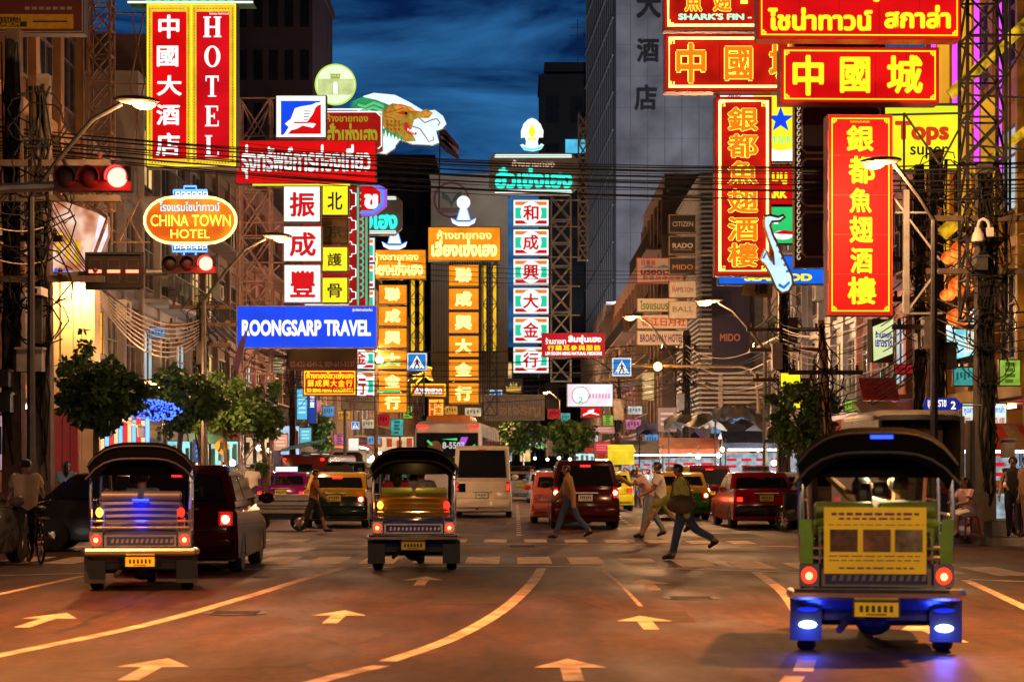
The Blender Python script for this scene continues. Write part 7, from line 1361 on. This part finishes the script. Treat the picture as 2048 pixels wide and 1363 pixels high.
def finish_people():
    dg = bpy.context.evaluated_depsgraph_get(); dg.update(); EYE = M('eye', (.02, .015, .012), .2)
    for p in PEND:
        o = p['o']; me = bpy.data.meshes.new_from_object(o.evaluated_get(dg)); V = np.array([v.co[:] for v in me.vertices]); Nn = np.array([v.normal[:] for v in me.vertices]); Fc = [tuple(f.vertices) for f in me.polygons]; co, s = p['co'], p['s']
        bpy.data.objects.remove(o); bpy.data.meshes.remove(me)
        seg = [(a, b) for a, b in p['ED']]; best = np.full(len(V), 9e9); wh = np.zeros(len(V), int); tt = np.zeros(len(V))
        for i, (a, b) in enumerate(seg):
            A, B = np.array(co[a]), np.array(co[b]); d = B - A; L2 = d @ d; t = np.clip(((V - A) @ d) / L2, 0, 1); dist = np.linalg.norm(V - A - t[:, None] * d, axis=1); k = dist < best; best[k] = dist[k]; wh[k] = i; tt[k] = t[k]
        def reg(i):
            a, b = seg[wh[i]]; t = tt[i]
            if a in ('nk', 'jaw', 'skull') or (a, b) == ('nb', 'nk'): return 'head'
            if a[0] == 'e' or a[0] == 'w': return 'fore'
            if a[0] == 's' and len(a) == 2: return 'up1' if t < .62 else 'up2'
            if a == 'chest' and b[0] == 's': return 'torso'
            if a == 'hip' and b[0] == 'h': return 'pelvis'
            if a in ('hl', 'hr'): return 'thigh'
            if a in ('kl', 'kr'): return 'shin1' if t < .18 else ('shin2' if t < .9 else 'ankle')
            if a in ('al', 'ar'): return 'foot'
            if (a, b) == ('hip', 'belly'): return 'pelvis' if t < .15 else 'torso'
            return 'torso'
        rg = [reg(i) for i in range(len(V))]
        sk = p['skin']; mb = MB(sk); mb.add([Vector(v) for v in V], Fc, sk, True)
        J, off, hu, hf = p['J'], p['off'], p['hu'], p['hf']; H0 = (J['skull'] + off)
        if p['detail']:
            rt = Vector((1, 0, 0))
            def at(a, b, c): return (H0 + rt * a + hf * b + hu * c) * s
            mb.add([at(-.016, .095, -.03), at(.016, .095, -.03), at(0, .118, -.032), at(0, .095, .018)], [(0, 1, 2), (0, 2, 3), (2, 1, 3)], sk)
            for sx in (-1, 1):
                mb.ball(at(sx * .085, -.005, -.01), (.012 * s, .022 * s, .032 * s), n=8, m=5); mb.ball(at(sx * .033, .088, .012), .011 * s, EYE, 8, 5)
            mb.path([at(-.026, .090, -.058), at(0, .099, -.058), at(.026, .090, -.058)], .006 * s, 5, M('lips', (.28, .09, .07), .5))
            for k, sx in (('l', -1), ('r', 1)):
                d = J['d' + k]; pw = J['p' + k] + off; side = Vector((0, 1, 0)) - d * d.y; side = side.normalized() if side.length > .1 else Vector((1, 0, 0)); inn = Vector((-sx, 0, 0))
                for f, (l, q) in enumerate(((.068, -.027), (.078, -.009), (.073, .009), (.058, .026))):
                    a = pw + side * -q - d * .015; mb.path([(a) * s, (a + d * l * .5 + inn * .006) * s, (a + d * l * .85 + inn * .028) * s], [.0095 * s, .0085 * s, .006 * s], 5)
                a = J['w' + k] + off + d * .03 + side * .028; mb.path([a * s, (a + side * .022 + d * .03) * s, (a + side * .024 + d * .062 + inn * .01) * s], [.012 * s, .010 * s, .007 * s], 5)
        root = mb.build('person'); root.location = p['loc']; root.rotation_euler = (0, 0, math.radians(p['face'])); tag(root, p['label'], 'person', p['group'])
        def layer(name, regs, mat, t, extra=None):
            vs = {}; L = MB(mat); out = []; fs = []
            for f in Fc:
                if sum(rg[i] in regs for i in f) * 2 > len(f) and (extra is None or extra(f)):
                    q = []
                    for i in f:
                        if i not in vs: vs[i] = len(out); out.append(Vector(V[i] + Nn[i] * t * s))
                        q.append(vs[i])
                    fs.append(q)
            if fs: L.add(out, fs, mat, True); return L.build(name, root)
        top = {'torso', 'up1'} | ({'up2', 'fore'} if p['sleeve'] == 'long' else set()); top -= {'up1'} if p['sleeve'] == 'none' else set()
        bot = {'pelvis', 'thigh'} | ({'shin1', 'shin2'} if p['legs'] == 'long' else ({'shin1'} if p['legs'] == 'shorts' else set()))
        if p['pants']: layer('trousers', bot, p['pants'], .016)
        if p['shirt']: layer('shirt', top | {'pelvis'} if p['legs'] != 'tuck' else top, p['shirt'], .028, lambda f: all(rg[i] != 'pelvis' for i in f) or np.mean([V[i][2] for i in f]) > co['hip'].z - .03 * s)
        layer('shoes', {'foot'}, p['shoes'], .007)
        sk0 = np.array(co['skull']); hfv, huv = np.array(hf), np.array(hu)
        if p['hair']:
            def hb(f): c = np.mean([V[i] for i in f], 0) - sk0; return (c @ huv) / s > -.055 + .10 * max(0, (c @ hfv) / s / .07) and not ((c @ hfv) / s > .045 and (c @ huv) / s < .055)
            h = layer('hair', {'head'}, p['hat'] or HAIR, .022 if not p['hat'] else .04, hb)
            if p['hair'] == 'long' and h:
                L = MB(HAIR); b0 = H0 - hf * .085; L.path([(b0 + hu * .03) * s, (b0 - hu * .08) * s, (b0 - hu * .2 - hf * .02) * s, (b0 - hu * .30 - hf * .01) * s], [.05 * s, .075 * s, .065 * s, .02 * s], 8); L.build('long_hair', root)
    PEND.clear()
FA = lambda n, c, v=.2, sc=4: M('cloth ' + n, c, .8, 0, v, sc)
JEAN = FA('jeans', (.04, .07, .16)); LJEAN = FA('pale jeans', (.22, .28, .36)); BEIGE = FA('beige shirt', (.52, .40, .27)); WHS = FA('white shirt', (.68, .62, .56)); KHA = FA('plaid shorts', (.42, .30, .17), .6, 14); LIME = FA('lime top', (.45, .48, .08)); ORA = FA('orange top', (.62, .20, .03)); BLU = FA('blue blouse', (.12, .26, .55)); DKT = FA('dark trousers', (.03, .028, .03)); PKT = FA('pale pink top', (.62, .38, .38)); BKT = FA('black top', (.015, .013, .016)); BRO = FA('brown jacket', (.32, .18, .08)); CYB = FA('turquoise shirt', (.10, .38, .50)); REDT = FA('red top', (.45, .03, .03)); GRY = FA('grey shirt', (.30, .27, .27), .5, 10); DSK = M('warm skin', (.42, .22, .13), .55, 0, .12, 8)
def at(px, D, z=0): return (PX(px, D), D, z)
person('man with a beige short sleeved shirt astride the old black bicycle', at(52, 32.3), 1.72, 14, 'ride', BEIGE, DKT, sit_z=.86, legsw=((16, 2, 8), (44, 62, 4)), arms=((36, 14, 26), (40, 14, 24)), lean=10)
person('man in a brown jacket and dark jeans crossing before the maroon car', at(1139, 43.5), 1.72, 88, 'walk', BRO, JEAN, sleeve='long', head=6)
person('man in a white shirt and plaid shorts striding over the crossing', at(1322, 43.6), 1.84, 80, 'stride', WHS, KHA, legs='shorts', arms=((20, 8, 40), (-14, 8, 24)))
person('stooping man in a pale pink shirt and pale jeans ahead of the plaid shorts', at(1300, 44.6), 1.72, 92, 'bend', PKT, LJEAN, head=30)
person('woman in a lime top and flared jeans carrying a brown shoulder bag over the crossing', at(1366, 33.4), 1.68, 86, 'stride', LIME, JEAN, hair='short', sleeve='long', head=4, legsw=((14, 2, 0), (-30, 34, 0)))
person('woman in an orange top and dark skirt walking before the yellow taxi', at(627, 48), 1.62, -88, 'walk', ORA, DKT, hair='short', legs='shorts')
person('woman in a pale blue blouse with a ponytail seen from behind on the left', at(133, 42.5, .15), 1.58, 10, 'stand', BLU, DKT, hair='long')
person('man in a blue shirt walking beside the dark van', at(722, 72), 1.70, 30, 'walk', FA('strong blue shirt', (.04, .13, .42)), DKT, detail=False)
person('man in a white shirt facing the traffic beside the dark van', at(735, 68), 1.72, 170, 'walk', WHS, DKT, detail=False)
person('motorcycle rider in a turquoise shirt with a red helmet', at(1063, 95.2), 1.72, 0, 'motor', CYB, JEAN, sit_z=.74, hat=M('red helmet', (.45, .03, .04), .25))
person('woman in a pink top sitting on a red stool at the right kerb', at(1935, 39.8, .15), 1.60, 120, 'sit', PKT, FA('pale shorts', (.55, .5, .48)), legs='short', sit_z=.44, hair='long')
person('woman in a black sleeveless top standing on the right pavement', at(2026, 40.6, .15), 1.66, 165, 'stand', BKT, DKT, sleeve='none', skin=DSK, arms=((6, 12, 40), (4, 14, 20)))
person('person in a tan outfit cut off by the right edge', at(2056, 40.2, .15), 1.66, 120, 'stand', FA('tan top', (.5, .32, .2)), FA('tan skirt', (.4, .25, .15)), skin=DSK, hair='long')
person('stall keeper in a bright blue shirt behind the broad utility pole', at(1950, 47.5, .15), 1.62, 60, 'stand', CYB, DKT)
person('woman in a red top sitting by the grey truck', at(1888, 40.9, .15), 1.58, 150, 'sit', REDT, JEAN, sit_z=.44)
# passengers and drivers
person('passenger with short black hair in the blue seated tuk-tuk', at(285, 25.35), 1.66, 0, 'sit', FA('pale blue shirt', (.2, .24, .4)), DKT, sit_z=.70, lean=-4)
person('driver of the blue seated tuk-tuk', at(268, 26.35), 1.66, 0, 'sit', REDT, DKT, sit_z=.66, arms=((48, 12, 26), (48, 12, 26)), detail=False)
person('left passenger in the amber seated tuk-tuk', at(795, 30.5), 1.62, 0, 'sit', REDT, DKT, sit_z=.78, lean=-4, hair='long')
person('right passenger in the amber seated tuk-tuk', at(842, 30.5), 1.66, 0, 'sit', GRY, DKT, sit_z=.77, lean=-4)
person('driver of the amber seated tuk-tuk', at(828, 31.5), 1.66, 0, 'sit', WHS, DKT, sit_z=.66, arms=((48, 12, 26), (48, 12, 26)), detail=False)
person('waving passenger in white leaning out of the nearest tuk-tuk', (PX(1795, 16.85), 16.85, 0), 1.68, 4, 'sit', WHS, DKT, sit_z=.67, lean=-4, arms=((0, 114, 10), (10, 16, 40)), sleeve='short', skin=DSK)
person('long haired passenger on the left seat of the nearest tuk-tuk', (PX(1722, 16.85), 16.85, 0), 1.62, 4, 'sit', FA('olive top', (.2, .2, .06)), DKT, sit_z=.66, lean=-4, hair='long')
person('driver of the nearest tuk-tuk', (PX(1765, 17.9), 17.9, 0), 1.66, 4, 'sit', BLU, DKT, sit_z=.60, arms=((48, 12, 26), (48, 12, 26)), detail=False)
# waiting crowd by the yellow taxi, each one a person
cw = [GRY, PKT, WHS, BLU, BRO, REDT, LIME, BKT, CYB, BEIGE]; nm = ['grey patterned', 'pale pink', 'white', 'pale blue', 'brown', 'red', 'lime', 'black', 'turquoise', 'beige']
for i, (px, D, h, f) in enumerate([(1262, 80, 1.62, 170), (1276, 82, 1.7, 185), (1286, 79, 1.6, 160), (1300, 81, 1.66, 200), (1316, 80, 1.7, 170), (1330, 84, 1.6, 140), (1342, 83, 1.7, 190), (1250, 86, 1.66, 170), (1238, 88, 1.7, 200), (1478, 80, 1.66, 150), (1498, 76, 1.7, 60), (1584, 66, 1.66, 90), (1384, 88, 1.68, 20), (1412, 90, 1.6, 80)]):
    person('far pedestrian in a %s top %s' % (nm[i % 10], ['left of the crossing group', 'waiting beside the yellow taxi', 'shopping by the food stalls', 'at the edge of the stalls'][0 if i < 3 else 1 if i < 9 else 2 if i < 12 else 3]), at(px, D), h, f, 'stand' if i % 3 else 'walk', cw[i % 10], [JEAN, DKT, KHA][i % 3], legs='long' if i % 3 != 2 else 'shorts', group='pedestrians by the stalls', hair='long' if i % 4 == 1 else 'short', detail=False)
for i, (px, D) in enumerate([(505, 64), (388, 62), (410, 63), (448, 66), (480, 68), (760, 84), (775, 88)]):
    person('far pedestrian in a %s top on the left %s' % (nm[(i + 2) % 10], 'pavement' if i < 5 else 'side of the traffic'), at(px, D, .15 if i < 5 else 0), 1.66, 40 * i, 'stand' if i % 2 else 'walk', cw[(i + 2) % 10], DKT, group='pedestrians on the left', detail=False)
finish_people()
# bag and stools
b = thing('shoulder_bag', 'big brown bag hanging from the shoulder of the woman in lime', 'bag', (PX(1362, 33.1), 33.05, .80)); m = MB(M('brown bag leather', (.10, .06, .035), .6, 0, .3, 6)); m.ball((0, 0, .13), (.25, .09, .15), n=14, m=8); m.ball((.02, .01, .24), (.20, .05, .06), n=12, m=6); m.build('bag_body', b); m = MB(MC['brown bag leather']); m.path([(-.18, 0, .25), (-.12, .04, .5), (0, .1, .66), (.12, .12, .5), (.18, 0, .25)], .014, 6); m.build('strap', b)
def stool(label, px, D, mat):
    t = thing('stool', label, 'stool', at(px, D, .15), .3, 'plastic stools'); m = MB(mat); m.box(-.15, .15, -.15, .15, .41, .44); m.build('seat', t)
    for sx in (-1, 1):
        for sy in (-1, 1): m = MB(mat); m.path([(sx * .13, sy * .13, .41), (sx * .18, sy * .18, 0)], [.03, .022], 5); m.build('leg', t)
RP = M('red plastic', (.55, .02, .015), .4); stool('red plastic stool under the woman in the pink top', 1937, 39.8, RP); stool('red plastic stool under the woman in the red top', 1890, 40.9, RP)
# ---------------------------------------------------------------- stalls, shop glow, small things
STR = M('red white stripe', (.6, .05, .03), .7, 0, .2, 3)
def stall(label, px, D, w, mat, z=2.5, lit=TUBEW, front=None, side=0):
    t = thing('food_stall', label, 'stall', (PX(px, D), D, .02 if abs(PX(px, D)) < 9 else .15)); h = w / 2; m = MB(mat)
    n = 7
    for i in range(n):
        x0, x1 = -h + w * i / n, -h + w * (i + 1) / n; c = mat if i % 2 == 0 or mat is not STR else M('cream stripe', (.40, .26, .12), .7)
        m.slab([(x0, -.5, z - .45), (x1, -.5, z - .45), (x1, .5, z), (x0, .5, z)], .02, c); m.slab([(x0, .5, z), (x1, .5, z), (x1, 1.6, z - .25), (x0, 1.6, z - .25)], .02, c); m.slab([(x0, -.5, z - .65), (x1, -.5, z - .65), (x1, -.5, z - .46), (x0, -.5, z - .46)], .01, c)
    m.build('canopy', t); m = MB(STL)
    for sx in (-1, 1):
        for y in (-.4, 1.4): m = MB(STL); m.bar((sx * (h - .08), y, 0), (sx * (h - .08), y, z - .3), .03, 6); m.build('post', t)
    m = MB(M('steel counter', (.45, .42, .40), .35, .6)); m.box(-h + .1, h - .1, -.1, .9, .0, .85); m.box(-h + .06, h - .06, -.16, .96, .852, .9); m.build('counter', t)
    m = MB(front or E('menu panel white', (.55, .70, .80), .42, .6, 5)); m.box(-h + .15, h - .15, -.13, -.105, .18, .78); m.box(-h + .1, h - .1, 1.2, 1.24, 1.1, 2.0); fo = m.build('menu_panel', t)
    m = MB(REDL)
    for i in range(4):
        for j in range(3): x = -h + .3 + i * (w - .6) / 4; m.box(x, x + (w - .6) / 6, 1.18, 1.199, 1.2 + j * .25, 1.3 + j * .25)
    m.build('menu_line', fo)
    m = MB(lit); m.box(-h + .2, h - .2, -.2, -.12, z - .72, z - .66); m.build('tube_light', t)
    for i in range(6): x = -h + .3 + i * (w - .6) / 5; m = MB(M('stall goods %d' % i, (R.uniform(.2, .8), R.uniform(.1, .5), R.uniform(.03, .2)), .5)); m.ball((x, .3, .98), (.12, .12, .09)); m.build('goods', t)
    return t
stall('food stall with red striped canopy right of the red taxi', 1660, 60, 2.2, STR); stall('food stall with striped canopy behind the nearest tuk-tuk', 1712, 57, 2.0, STR, 2.3)
stall('white lit food stall with a dark tarpaulin nearest the utility poles', 1520, 74, 2.8, M('dark tarp', (.06, .06, .09), .6, 0, .5, 2), 2.8); stall('bright white lit food stall under an orange tarpaulin', 1408, 82, 3.6, M('orange tarp', (.35, .08, .03), .7, 0, .4, 2), 2.8); stall('pale lit food stall beside the waiting crowd', 1290, 96, 2.6, M('white tarp', (.25, .27, .32), .7), 2.9)
stall('far food stall glowing behind the yellow skip', 1215, 118, 2.6, STR, 2.8, TUBEY); stall('food stall with red canopy behind the broad utility pole', 1965, 49, 2.6, STR, 2.5)
for i, (px, D, w, h, c) in enumerate([(1440, 80, 4.4, 3.3, (.035, .035, .05)), (1345, 90, 3.2, 3.2, (.03, .035, .12)), (1500, 72, 2.6, 3.4, (.05, .045, .045))]):
    t = thing('tarpaulin', ['crumpled black tarpaulin slung over the stalls', 'blue tarpaulin sagging left of the black one', 'dark grey tarpaulin tied to the utility poles'][i], 'tarpaulin', (PX(px, D), D, h)); m = MB(M('tarp cloth %d' % i, c, .45, 0, .5, 3)); nx, ny = 14, 7; vs = []
    for a in range(nx + 1):
        for b in range(ny + 1): x = -w / 2 + w * a / nx; y = 1.8 * b / ny; vs.append((x, y - .9, .22 * math.sin(a * 1.3 + b) + .18 * math.sin(a * .5) + .32 * b / ny - .4 * abs(a / nx - .5) + R.uniform(-.06, .06)))
    m.add(vs, [(a * (ny + 1) + b, (a + 1) * (ny + 1) + b, (a + 1) * (ny + 1) + b + 1, a * (ny + 1) + b + 1) for a in range(nx) for b in range(ny)], None, True); m.build('cloth', t)
    m = MB(STL)
    for sx in (-1, 1): m = MB(STL); m.bar((sx * w * .45, .8, -h + .1), (sx * w * .45, .8, .1), .03, 6); m.build('post', t)
t = thing('yellow_canopy', 'small bright yellow canvas booth by the yellow taxi', 'booth', (PX(1243, 86), 86, 0)); m = MB(E('lit yellow canvas', (.85, .62, .02), .8, .3, 1.5)); m.box(-.55, .55, 0, .9, 1.75, 2.35); m.slab([(-.6, -.3, 2.3), (.6, -.3, 2.3), (.55, 1, 2.6), (-.55, 1, 2.6)], .02); m.build('canvas', t); m = MB(STL)
for sx in (-1, 1): m = MB(STL); m.bar((sx * .5, .1, 0), (sx * .5, .1, 1.8), .025, 6); m.build('post', t)
# bare bulbs over the stalls
for i, (px, py, D) in enumerate([(1396, 912, 80), (1438, 910, 78), (1444, 898, 79), (1548, 925, 70), (1602, 906, 66), (1560, 918, 72), (1380, 905, 84), (1118, 915, 130), (1095, 918, 140), (1070, 916, 150), (1165, 912, 125), (1140, 918, 135), (540, 900, 70), (518, 895, 68), (465, 925, 64), (700, 938, 90), (745, 915, 100), (780, 920, 110), (400, 928, 62), (1010, 912, 170), (1240, 905, 110), (1265, 912, 105), (760, 905, 120), (800, 900, 140)]):
    t = thing('bulb', 'bare glowing bulb strung at stall height over the pavements', 'light bulb', W(px, py, D), 0, 'bare bulbs over the stalls'); MB(E('bare bulb', (1, .82, .5), 16, sample=True)).ball((0, 0, 0), .10, n=8, m=6).build('bulb_glass', t); m = MB(WIRE); m.bar((0, 0, .09), (0, 0, .5), .012, 5); m.build('flex', t)
    if i < 13 or i in (15, 20):
        l = bpy.data.lights.new('bulb_light', 'POINT'); l.energy = 230; l.color = [(1, .80, .55), (.85, .95, 1)][i % 2]; l.shadow_soft_size = .12; lo = bpy.data.objects.new('bulb_light', l); COL.objects.link(lo); lo.parent = t; lo.location = (0, -.15, -.05)
# hanging red strips, pillars and lit shop panels on the left pavement
for i, px in enumerate((102, 118, 134, 150)):
    D = 50; t = MB(M('red pillar paint', (.42, .03, .02), .45, 0, .2, 3)).box(-.09, .09, -.1, .1, 0, 2.9).build('pillar_post'); t.location = (PX(px, D), D, .15); tag(t, 'red painted post of the shop front behind the woman in blue', 'post', 'red posts on the left')
for i, px in enumerate(range(160, 300, 9)):
    D = 58 + (i % 3) * .2; col = [NEOB, E('lit red tassel', (.85, .03, .02), 1.2, sample=False), E('lit warm tassel', (1, .6, .3), 1.2, sample=False)][i % 3]; t = MB(col).path([(0, 0, 0), (0, 0, .75 + .3 * (i % 2))], .06, 6).build('hanging_light'); t.location = (PX(px, D), D, 2.2 - .2 * (i % 2)); tag(t, 'short hanging light tube in blue, red or cream between the tree trunks', 'light tube', 'hanging tubes on the left')
for i, (x0, y0, x1, y1, D, c, lab) in enumerate([(116, 880, 150, 965, 52, (.65, .06, .04), 'red lit shop panel behind the woman in blue'), (55, 905, 66, 970, 46, (.35, .75, .85), 'narrow pale blue lit panel beside the left poles'), (0, 830, 20, 940, 45, (.55, .35, .42), 'pinkish poster at the left edge'), (330, 880, 382, 950, 70, (.35, .85, .95), 'cyan lit shop window under the second round tree'), (420, 880, 478, 946, 74, (.40, .88, .90), 'cyan lit shop window under the third round tree'), (490, 872, 545, 935, 78, (.85, .55, .30), 'orange lit shop window beside the shrub'), (560, 850, 600, 910, 92, (.50, .70, .95), 'pale blue lit shop window beyond the red truck'), (1560, 905, 1640, 935, 70, (.75, .12, .08), 'red lit counter panel behind the red taxi'), (1700, 905, 1745, 950, 58, (.80, .55, .25), 'warm lit panel behind the stalls'), (1700, 845, 1750, 890, 62, (.95, .75, .40), 'warm lit upper window right of the round tree'), (1935, 880, 1965, 960, 54, (.60, .20, .10), 'orange lit shop interior behind the broad pole'), (1990, 890, 2045, 945, 52, (.05, .30, .80), 'blue lit drinks panel at the right edge'), (1985, 868, 2050, 890, 51.8, (.75, .05, .03), 'red shop fascia at the right edge'), (620, 905, 660, 930, 100, (.9, .75, .5), 'far warm lit shop front on the left'), (1150, 905, 1190, 930, 112, (.6, .9, 1.0), 'far cold lit shop front on the right'), (900, 880, 990, 915, 180, (.5, .35, .2), 'far dim shop front behind the bus'), (750, 870, 830, 905, 130, (.7, .5, .28), 'far warm shop front left of the bus')]):
    s = Sign('shop_display', lab, 'shop display', (x0, y0, x1, y1), D, .15, 0, cab=CAB, face=E('shop light %d' % i, c, .85, .35, 2.5)); w, h = x1 - x0, y1 - y0
    s.rects('panel_detail', [(x0 + w * (j + .15) / 4, y0 + h * R.uniform(.1, .3), x0 + w * (j + .15) / 4 + w * .14, y0 + h * R.uniform(.5, .95)) for j in range(4)], M('panel detail %d' % (i % 5), [(.08, .05, .05), (.3, .04, .03), (.05, .1, .2), (.35, .25, .05), (.1, .2, .1)][i % 5], .6))
    s.ring('frame', (x0, y0, x1, y1), max(1, w * .04), DRK, .04)
t = thing('umbrella_canopy', 'pale blue folded parasol leaning out over the left pavement', 'parasol', W(562, 900, 78)); m = MB(M('pale blue cloth', (.25, .55, .70), .7)); m.path([(0, 0, 0), (.9, 0, .22), (1.75, 0, .42)], [.05, .09, .03], 8); m.build('cloth', t)
t = thing('rubbish_bag', 'shiny purple rubbish bag by the feet of the woman in black', 'bag', at(2040, 41.6, .15)); m = MB(M('purple plastic film', (.10, .03, .22), .2, 0, .5, 8, .4)); m.ball((0, 0, .33), (.26, .26, .36), n=12, m=8); m.ball((0, 0, .7), (.06, .06, .1)); m.build('bag_body', t)
t = thing('planter', 'low concrete planter box beside the broad utility pole', 'planter', at(1998, 41.4, .15)); m = MB(CONC); m.box(-.2, .2, -.25, .5, 0, .3); m.build('trough', t); m = MB(M('soil', (.05, .035, .025), .9)); m.box(-.16, .16, -.21, .46, .3, .31); m.build('soil', t)
for i, (px, py, D, sd) in enumerate([(345, 575, 70, -1), (362, 590, 72, -1), (300, 640, 62, -1), (440, 600, 82, -1), (520, 640, 94, -1), (1640, 560, 76, 1), (1600, 600, 80, 1), (1700, 540, 68, 1), (1560, 640, 86, 1), (1340, 740, 118, 1), (1300, 770, 136, 1)]):
    X = -12.3 if sd < 0 else (12.5 if D < 100 else 8.5 if D < 130 else 8.1); t = thing('air_conditioner', 'boxy grey air conditioner fixed to the facades of the %s row' % ('left' if sd < 0 else 'right'), 'air conditioner', (X, D, PZ(py, D)), math.radians(90 if sd < 0 else -90), 'air conditioners ' + ('left' if sd < 0 else 'right'))
    MB(M('aged white enamel', (.42, .38, .34), .6, 0, .3, 4)).box(-.45, .45, -.42, -.10, 0, .6).build('casing', t); m = MB(DRK); T = Matrix.Translation((-.12, -.425, .3)) @ Matrix.Rotation(math.pi / 2, 4, 'X'); m.lathe([(.02, 0), (.24, 0), (.24, .015), (.02, .02)], 16, T=T); m.build('fan_grille', t); m = MB(STL); m.bar((-.4, -.1, -.04), (-.4, -.42, -.04), .02).bar((.4, -.1, -.04), (.4, -.42, -.04), .02); m.build('bracket', t)

# floodlights on the roof of the dark shophouse that wash the hotel slab, as seen glowing above the name boards
for i, (px, py, D, tx) in enumerate([(1254, 606, 150, 14.5), (1288, 640, 150, 20)]):
    t = thing('floodlight', ['small white floodlight aimed at the grey hotel slab above the medicine sign', 'second white floodlight aimed at the grey hotel slab above the name boards'][i], 'lamp', W(px, py, D)); MB(DRK).box(-.5, .5, -.1, .2, -.25, 0).build('housing', t); MB(E('white floodlight tube', (.8, .9, 1), 14, sample=False)).box(-.42, .42, -.08, .18, 0, .05).build('tube', t); m = MB(DRK); m.bar((0, .1, -.25), (0, .1, -2.4), .06, 6); m.build('post', t)
    l = bpy.data.lights.new('floodlight_lamp', 'SPOT'); l.energy = 60000; l.color = (.80, .86, 1.0); l.spot_size = math.radians(75); l.spot_blend = .9; l.shadow_soft_size = .4; lo = bpy.data.objects.new('floodlight_lamp', l); COL.objects.link(lo); lo.parent = t; lo.location = (0, .0, .35)
    d = Vector((tx, 230, 34)) - W(px, py, D); lo.rotation_euler = d.to_track_quat('-Z', 'Y').to_euler()
